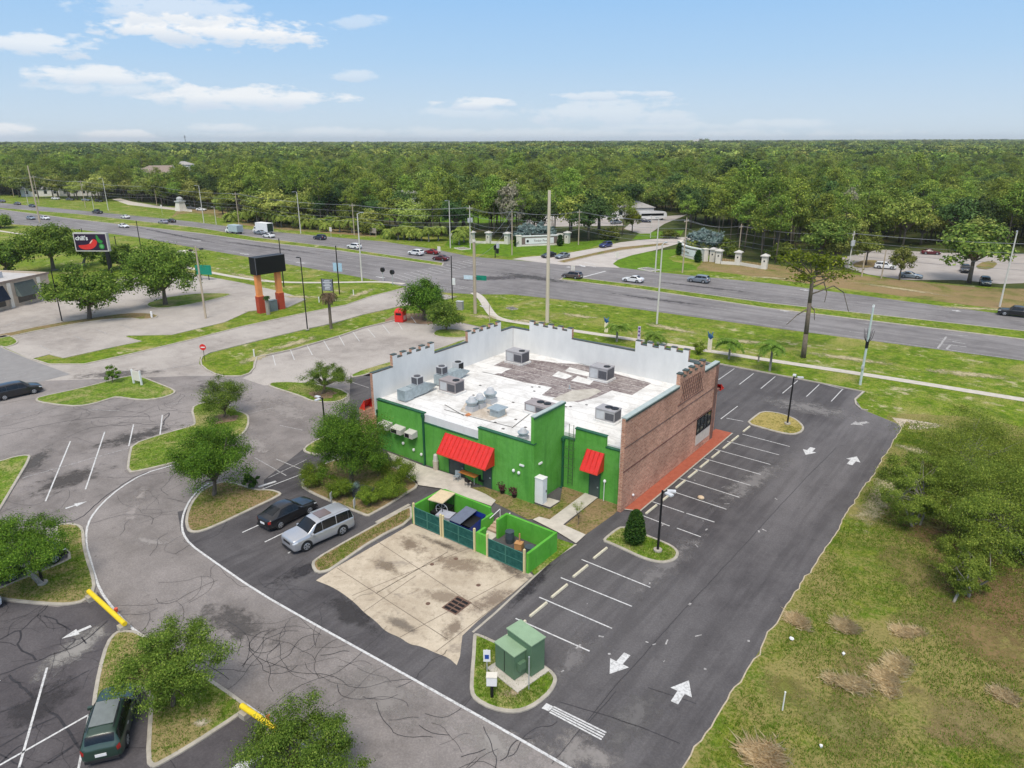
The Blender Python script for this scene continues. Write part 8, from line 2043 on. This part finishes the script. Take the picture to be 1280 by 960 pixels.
# individual trees the photo singles out across the highway
def special(kind, b, top, label, wscale=1.0, m=None):
    x, y = P(*b); h = HT(b[0], b[1], top); kd, cm, tm, q, mb = BYK[kind][0]; H0 = {'pine': 17.3, 'oak': 13.2, 'dark': 14, 'light': 11.2, 'shrub': 4}[kind]
    o = empty(KN[kind], (x, y, 0), 1.1, label, 'tree'); s = h / H0; o.scale = (s * wscale, s * wscale, s)
    if m: cm = cm.copy(); cm.materials.clear(); cm.materials.append(m)
    mesh_obj('crown', cm, o); mesh_obj('trunk', tm, o)
special('oak', (1211, 354), 271, 'huge spreading oak at the right car park edge', 1.25); special('light', (1124, 350), 308, 'thin pale tree beside the grey-blue sedan', .8); special('oak', (1082, 332), 285, 'oak on the round mulch island of the right car park', .9); special('light', (347, 283), 238, 'large feathery pale tree behind the box truck', 1.2)
special('light', (790, 291), 260, 'yellowing tree beside the side street', .8, L_YEL); special('light', (1275, 268), 232, 'bright yellow-green tree at the right edge', .9, L_YEL); special('dark', (925, 262), 190, 'very dark large oak right of the grey roofed house', 1.2); special('shrub', (838, 298), 287, 'low spreading bush by the side street kerb', 1.5)
for k, (a, b) in enumerate(((545, 282), (533, 281), (520, 280), (508, 279), (497, 279))): special('pine', (a, b + 6), b - 16, 'small young pine in front of the green field, %s' % ('first from the right', 'second from the right', 'third from the right', 'second from the left', 'first from the left')[k], .8)
for k, (b_, tp_) in enumerate((((640, 300), 228), ((815, 258), 222), ((1055, 300), 236), ((430, 262), 228), ((1180, 255), 220))): special('light', b_, tp_, 'bare grey crowned tree %s' % ('above the left entry wall', 'over the white coach', 'left of the right car park', 'over the palm belt', 'above the right car park oaks')[k], .55, L_GREY)
# ---- the far wood: instanced trees as one mass
src = bpy.data.collections.new('wood_sources')
SRC = []
for k_, (kind, cm, tm, q, mb) in enumerate(KINDS):
    me = np_mesh('wood_source_%02d' % k_, q, cm.materials[0])
    bm = bmesh.new(); bm.from_mesh(me); n0 = len(bm.faces); bm.from_mesh(tm); bm.faces.ensure_lookup_table()
    for f in bm.faces[n0:]: f.material_index = 1
    bm.to_mesh(me); bm.free(); me.materials.append(tm.materials[0])
    o = bpy.data.objects.new('wood_source_%02d' % k_, me); src.objects.link(o); SRC.append(kind)
NEARK = len(SRC)
for k_ in range(8):      # clumps of canopy for the far distance
    rng = np.random.default_rng(4000 + k_); lm = (L_FOAK, L_PINE, L_FDARK, L_FLIGHT, L_FOAK, L_PINE, L_FOAK, L_FDARK)[k_]
    q, cs = crown_quads(30, 36, 10, 10, 5.2, .85, rng, .15, .3, .6, .8); q += np.array([0, 0, 8.5])
    o = bpy.data.objects.new('wood_source_%02d' % (NEARK + k_), np_mesh('wood_source_%02d' % (NEARK + k_), q, lm)); src.objects.link(o); SRC.append('far')
pv, sc_, ro, ix = [], [], [], []
for k, x, y, s in rest:
    pv.append((x, y, -.05)); sc_.append(s); ro.append(rf_.uniform(0, 6.28)); ix.append(rf_.choice([i for i, q in enumerate(SRC) if q == k]))
c0, s0 = math.cos(YAW), math.sin(YAW)
v = 700.0
while v < 9000:
    st = 13 * max(1, (v / 800)) ** .85
    half = v * .86 + 60
    u = -half
    while u < half:
        uu, vv = u + rf_.uniform(-.5, .5) * st, v + rf_.uniform(-.5, .5) * st; u += st
        x, y = CAM.x + uu * c0 - vv * s0, CAM.y + uu * s0 + vv * c0
        if y < 130: continue
        if x < -900 and y < 60 + (-x) * .02: pass
        hill = max(0, (vv - 900) / 4000) * (10 * max(0, uu / (vv + 1) + .25)) * 1.9 + 4 * max(0, math.sin(x * .0071 + 1) * math.cos(y * .0053)) * min(1, max(0, (vv - 900) / 500))
        pv.append((x, y, min(hill, 26) - .5)); g_ = st / 13
        sc_.append(rf_.choice((.7, .8, .9, 1.0, 1.1, 1.25, 1.5)) * min(1.25, g_ ** .25)); ro.append(rf_.uniform(0, 6.28)); ix.append(NEARK + rf_.randrange(8))
    v += st * .8
# far trees rising above the skyline
for px, hh in ((790, 5), (802, 6), (812, 7), (840, 6), (862, 8), (878, 12), (884, 13), (900, 7), (921, 10), (926, 9), (700, 3), (760, 4), (1090, 3), (1160, 4), (1200, 6), (1243, 5), (1010, 3), (20, 2), (110, 2)):
    d = pix_dir(px, 186); x, y = P(px, 186.5); pv.append((x, y, -1)); sc_.append(1.5 + hh * .11); ro.append(1.0 * px); ix.append(NEARK + px % 8)
wm = bpy.data.meshes.new('distant_wood'); wm.from_pydata(pv, [], [])
for nm_, ty_, dat in (('scl', 'FLOAT', sc_), ('rot', 'FLOAT', ro), ('idx', 'INT', ix)):
    at = wm.attributes.new(nm_, ty_, 'POINT'); at.data.foreach_set('value', np.array(dat, dtype=np.int32 if ty_ == 'INT' else np.float32))
wood = mesh_obj('distant_wood', wm)
tag(wood, 'unbroken green wood stretching to the horizon behind the nearer trees', 'wood', kind='stuff')
ng = bpy.data.node_groups.new('wood_scatter', 'GeometryNodeTree')
ng.interface.new_socket('Geometry', in_out='INPUT', socket_type='NodeSocketGeometry'); ng.interface.new_socket('Geometry', in_out='OUTPUT', socket_type='NodeSocketGeometry')
N, L = ng.nodes, ng.links
gi, go = N.new('NodeGroupInput'), N.new('NodeGroupOutput'); ip = N.new('GeometryNodeInstanceOnPoints'); ci = N.new('GeometryNodeCollectionInfo')
ci.inputs['Collection'].default_value = src; ci.inputs['Separate Children'].default_value = True; ci.inputs['Reset Children'].default_value = True
def attr(nm_, dt):
    n = N.new('GeometryNodeInputNamedAttribute'); n.data_type = dt; n.inputs['Name'].default_value = nm_; return n.outputs['Attribute']
L.new(gi.outputs[0], ip.inputs['Points']); L.new(ci.outputs[0], ip.inputs['Instance']); ip.inputs['Pick Instance'].default_value = True
L.new(attr('idx', 'INT'), ip.inputs['Instance Index']); L.new(attr('scl', 'FLOAT'), ip.inputs['Scale'])
cx_ = N.new('ShaderNodeCombineXYZ'); L.new(attr('rot', 'FLOAT'), cx_.inputs[2]); L.new(cx_.outputs[0], ip.inputs['Rotation']); L.new(ip.outputs[0], go.inputs[0])
md = wood.modifiers.new('scatter', 'NODES'); md.node_group = ng

# ------------------------------------------------------------------ grass blades and tufts
def in_poly_pts(poly, n, rng, keep=None):
    xs = [p[0] for p in poly]; ys = [p[1] for p in poly]; out = []
    while len(out) < n:
        p = (rng.uniform(min(xs), max(xs)), rng.uniform(min(ys), max(ys)))
        if inside(p, poly) and (keep is None or keep(p)): out.append(p)
    return np.array(out)
def blades(pts, h, w, rng, z0, per=3, spread=.09, wide=False):
    n = len(pts) * per
    c = np.repeat(pts, per, 0) + rng.normal(size=(n, 2)) * spread
    a = rng.uniform(0, 6.283, n); hh = h * rng.uniform(.45, 1.3, n); lean = rng.uniform(.1, .8, n) * hh if not wide else rng.uniform(.8, 2.4, n) * hh
    dx, dy = np.cos(a), np.sin(a); z = np.full(n, z0)
    b = np.stack([c[:, 0], c[:, 1], z], 1); sd = np.stack([-dy, dx, np.zeros(n)], 1) * w
    tp = b + np.stack([dx * lean, dy * lean, hh], 1); md_ = b + np.stack([dx * lean * .3, dy * lean * .3, hh * .55], 1)
    return np.stack([b - sd, b + sd, tp, md_ - sd * .8], 1)
rng = np.random.default_rng(12)
L_GRASS = leaf_mat('grass_blade', (0.0847, 0.1635, 0.0126), (0.1693, 0.2596, 0.027), (0.3198, 0.3461, 0.099), .3)
FPOLY = PP([(862, 965), (1004, 738), (1130, 540), (1290, 540), (1330, 640), (1330, 990), (862, 990)])
pts = in_poly_pts(FPOLY, 26000, rng, lambda p: (math.sin(p[0] * .9 + p[1] * .35) + math.sin(p[1] * .8 - p[0] * .3) + rng.normal() * .8) > -.6)
q = [blades(pts, .13, .02, rng, 0)]
for poly, n in ((I1, 900), (I2, 1500), (I6, 1800), (I7, 1500), (I8, 700), (I13, 900), (I5, 1200), (I10, 800)):
    q.append(blades(in_poly_pts(offset(poly if area2(poly) > 0 else poly[::-1], .35), n, rng), .10, .016, rng, .11))
tag(mesh_obj('grass', np_mesh('grass', np.concatenate(q), L_GRASS)), 'short rough grass growing over the field and islands', 'grass', kind='stuff')
L_TUFT = leaf_mat('dry_tuft_blade', (0.5432, 0.4334, 0.243), (0.7321, 0.6068, 0.378), (0.8974, 0.7678, 0.513), .5)
for k, (a, b, r, h, lab) in enumerate(((1058, 782, .5, .5, 'pinkish dry grass clump near the middle of the field'), (1065, 858, .7, .5, 'largest reddish dry grass clump in the field'), (1105, 850, .6, .5, 'pale dry clump right of the largest reddish one'), (956, 942, .7, .7, 'tall dry grass clump at the bottom of the field'), (996, 778, .45, .45, 'grey-green dry clump near the asphalt edge'), (1132, 790, .45, .4, 'low dry clump in the right half of the field'), (1120, 835, .6, .5, 'dry clump beside the pale one'), (1262, 870, .5, .35, 'faint dry clump at the right edge of the field'))):
    x, y = P(a, b); pts = np.concatenate([rng.normal(size=(70, 2)) * r * .28 + rng.normal(size=2) * r * .55 for _ in range(5)]); q = blades(pts, h * .5, .016, rng, 0, 4, .2, True)
    o = mesh_obj('dry_grass_clump', np_mesh('dry_grass_clump', q, L_TUFT)); o.location = (x, y, 0); tag(o, lab, 'grass clump', 'dry grass clumps in the field')
# ------------------------------------------------------------------ the air
if HAZE:
    hb = MB(); S = 9600; hb.box(CAM.x - S, CAM.x + S, CAM.y - S, CAM.y + S, -1.0, 80.0)
    hz = bpy.data.materials.new('haze'); hz.use_nodes = True; nt = hz.node_tree; nt.nodes.clear()
    ov = nt.nodes.new('ShaderNodeOutputMaterial'); pvn = nt.nodes.new('ShaderNodeVolumePrincipled'); pvn.inputs['Color'].default_value = (.86, .90, .93, 1); pvn.inputs['Density'].default_value = HAZE; pvn.inputs['Anisotropy'].default_value = 0.2
    nt.links.new(pvn.outputs[0], ov.inputs['Volume'])
    tag(hb.build('haze', hz), 'thin pale daylight haze over the distant wood', 'haze', kind='stuff')
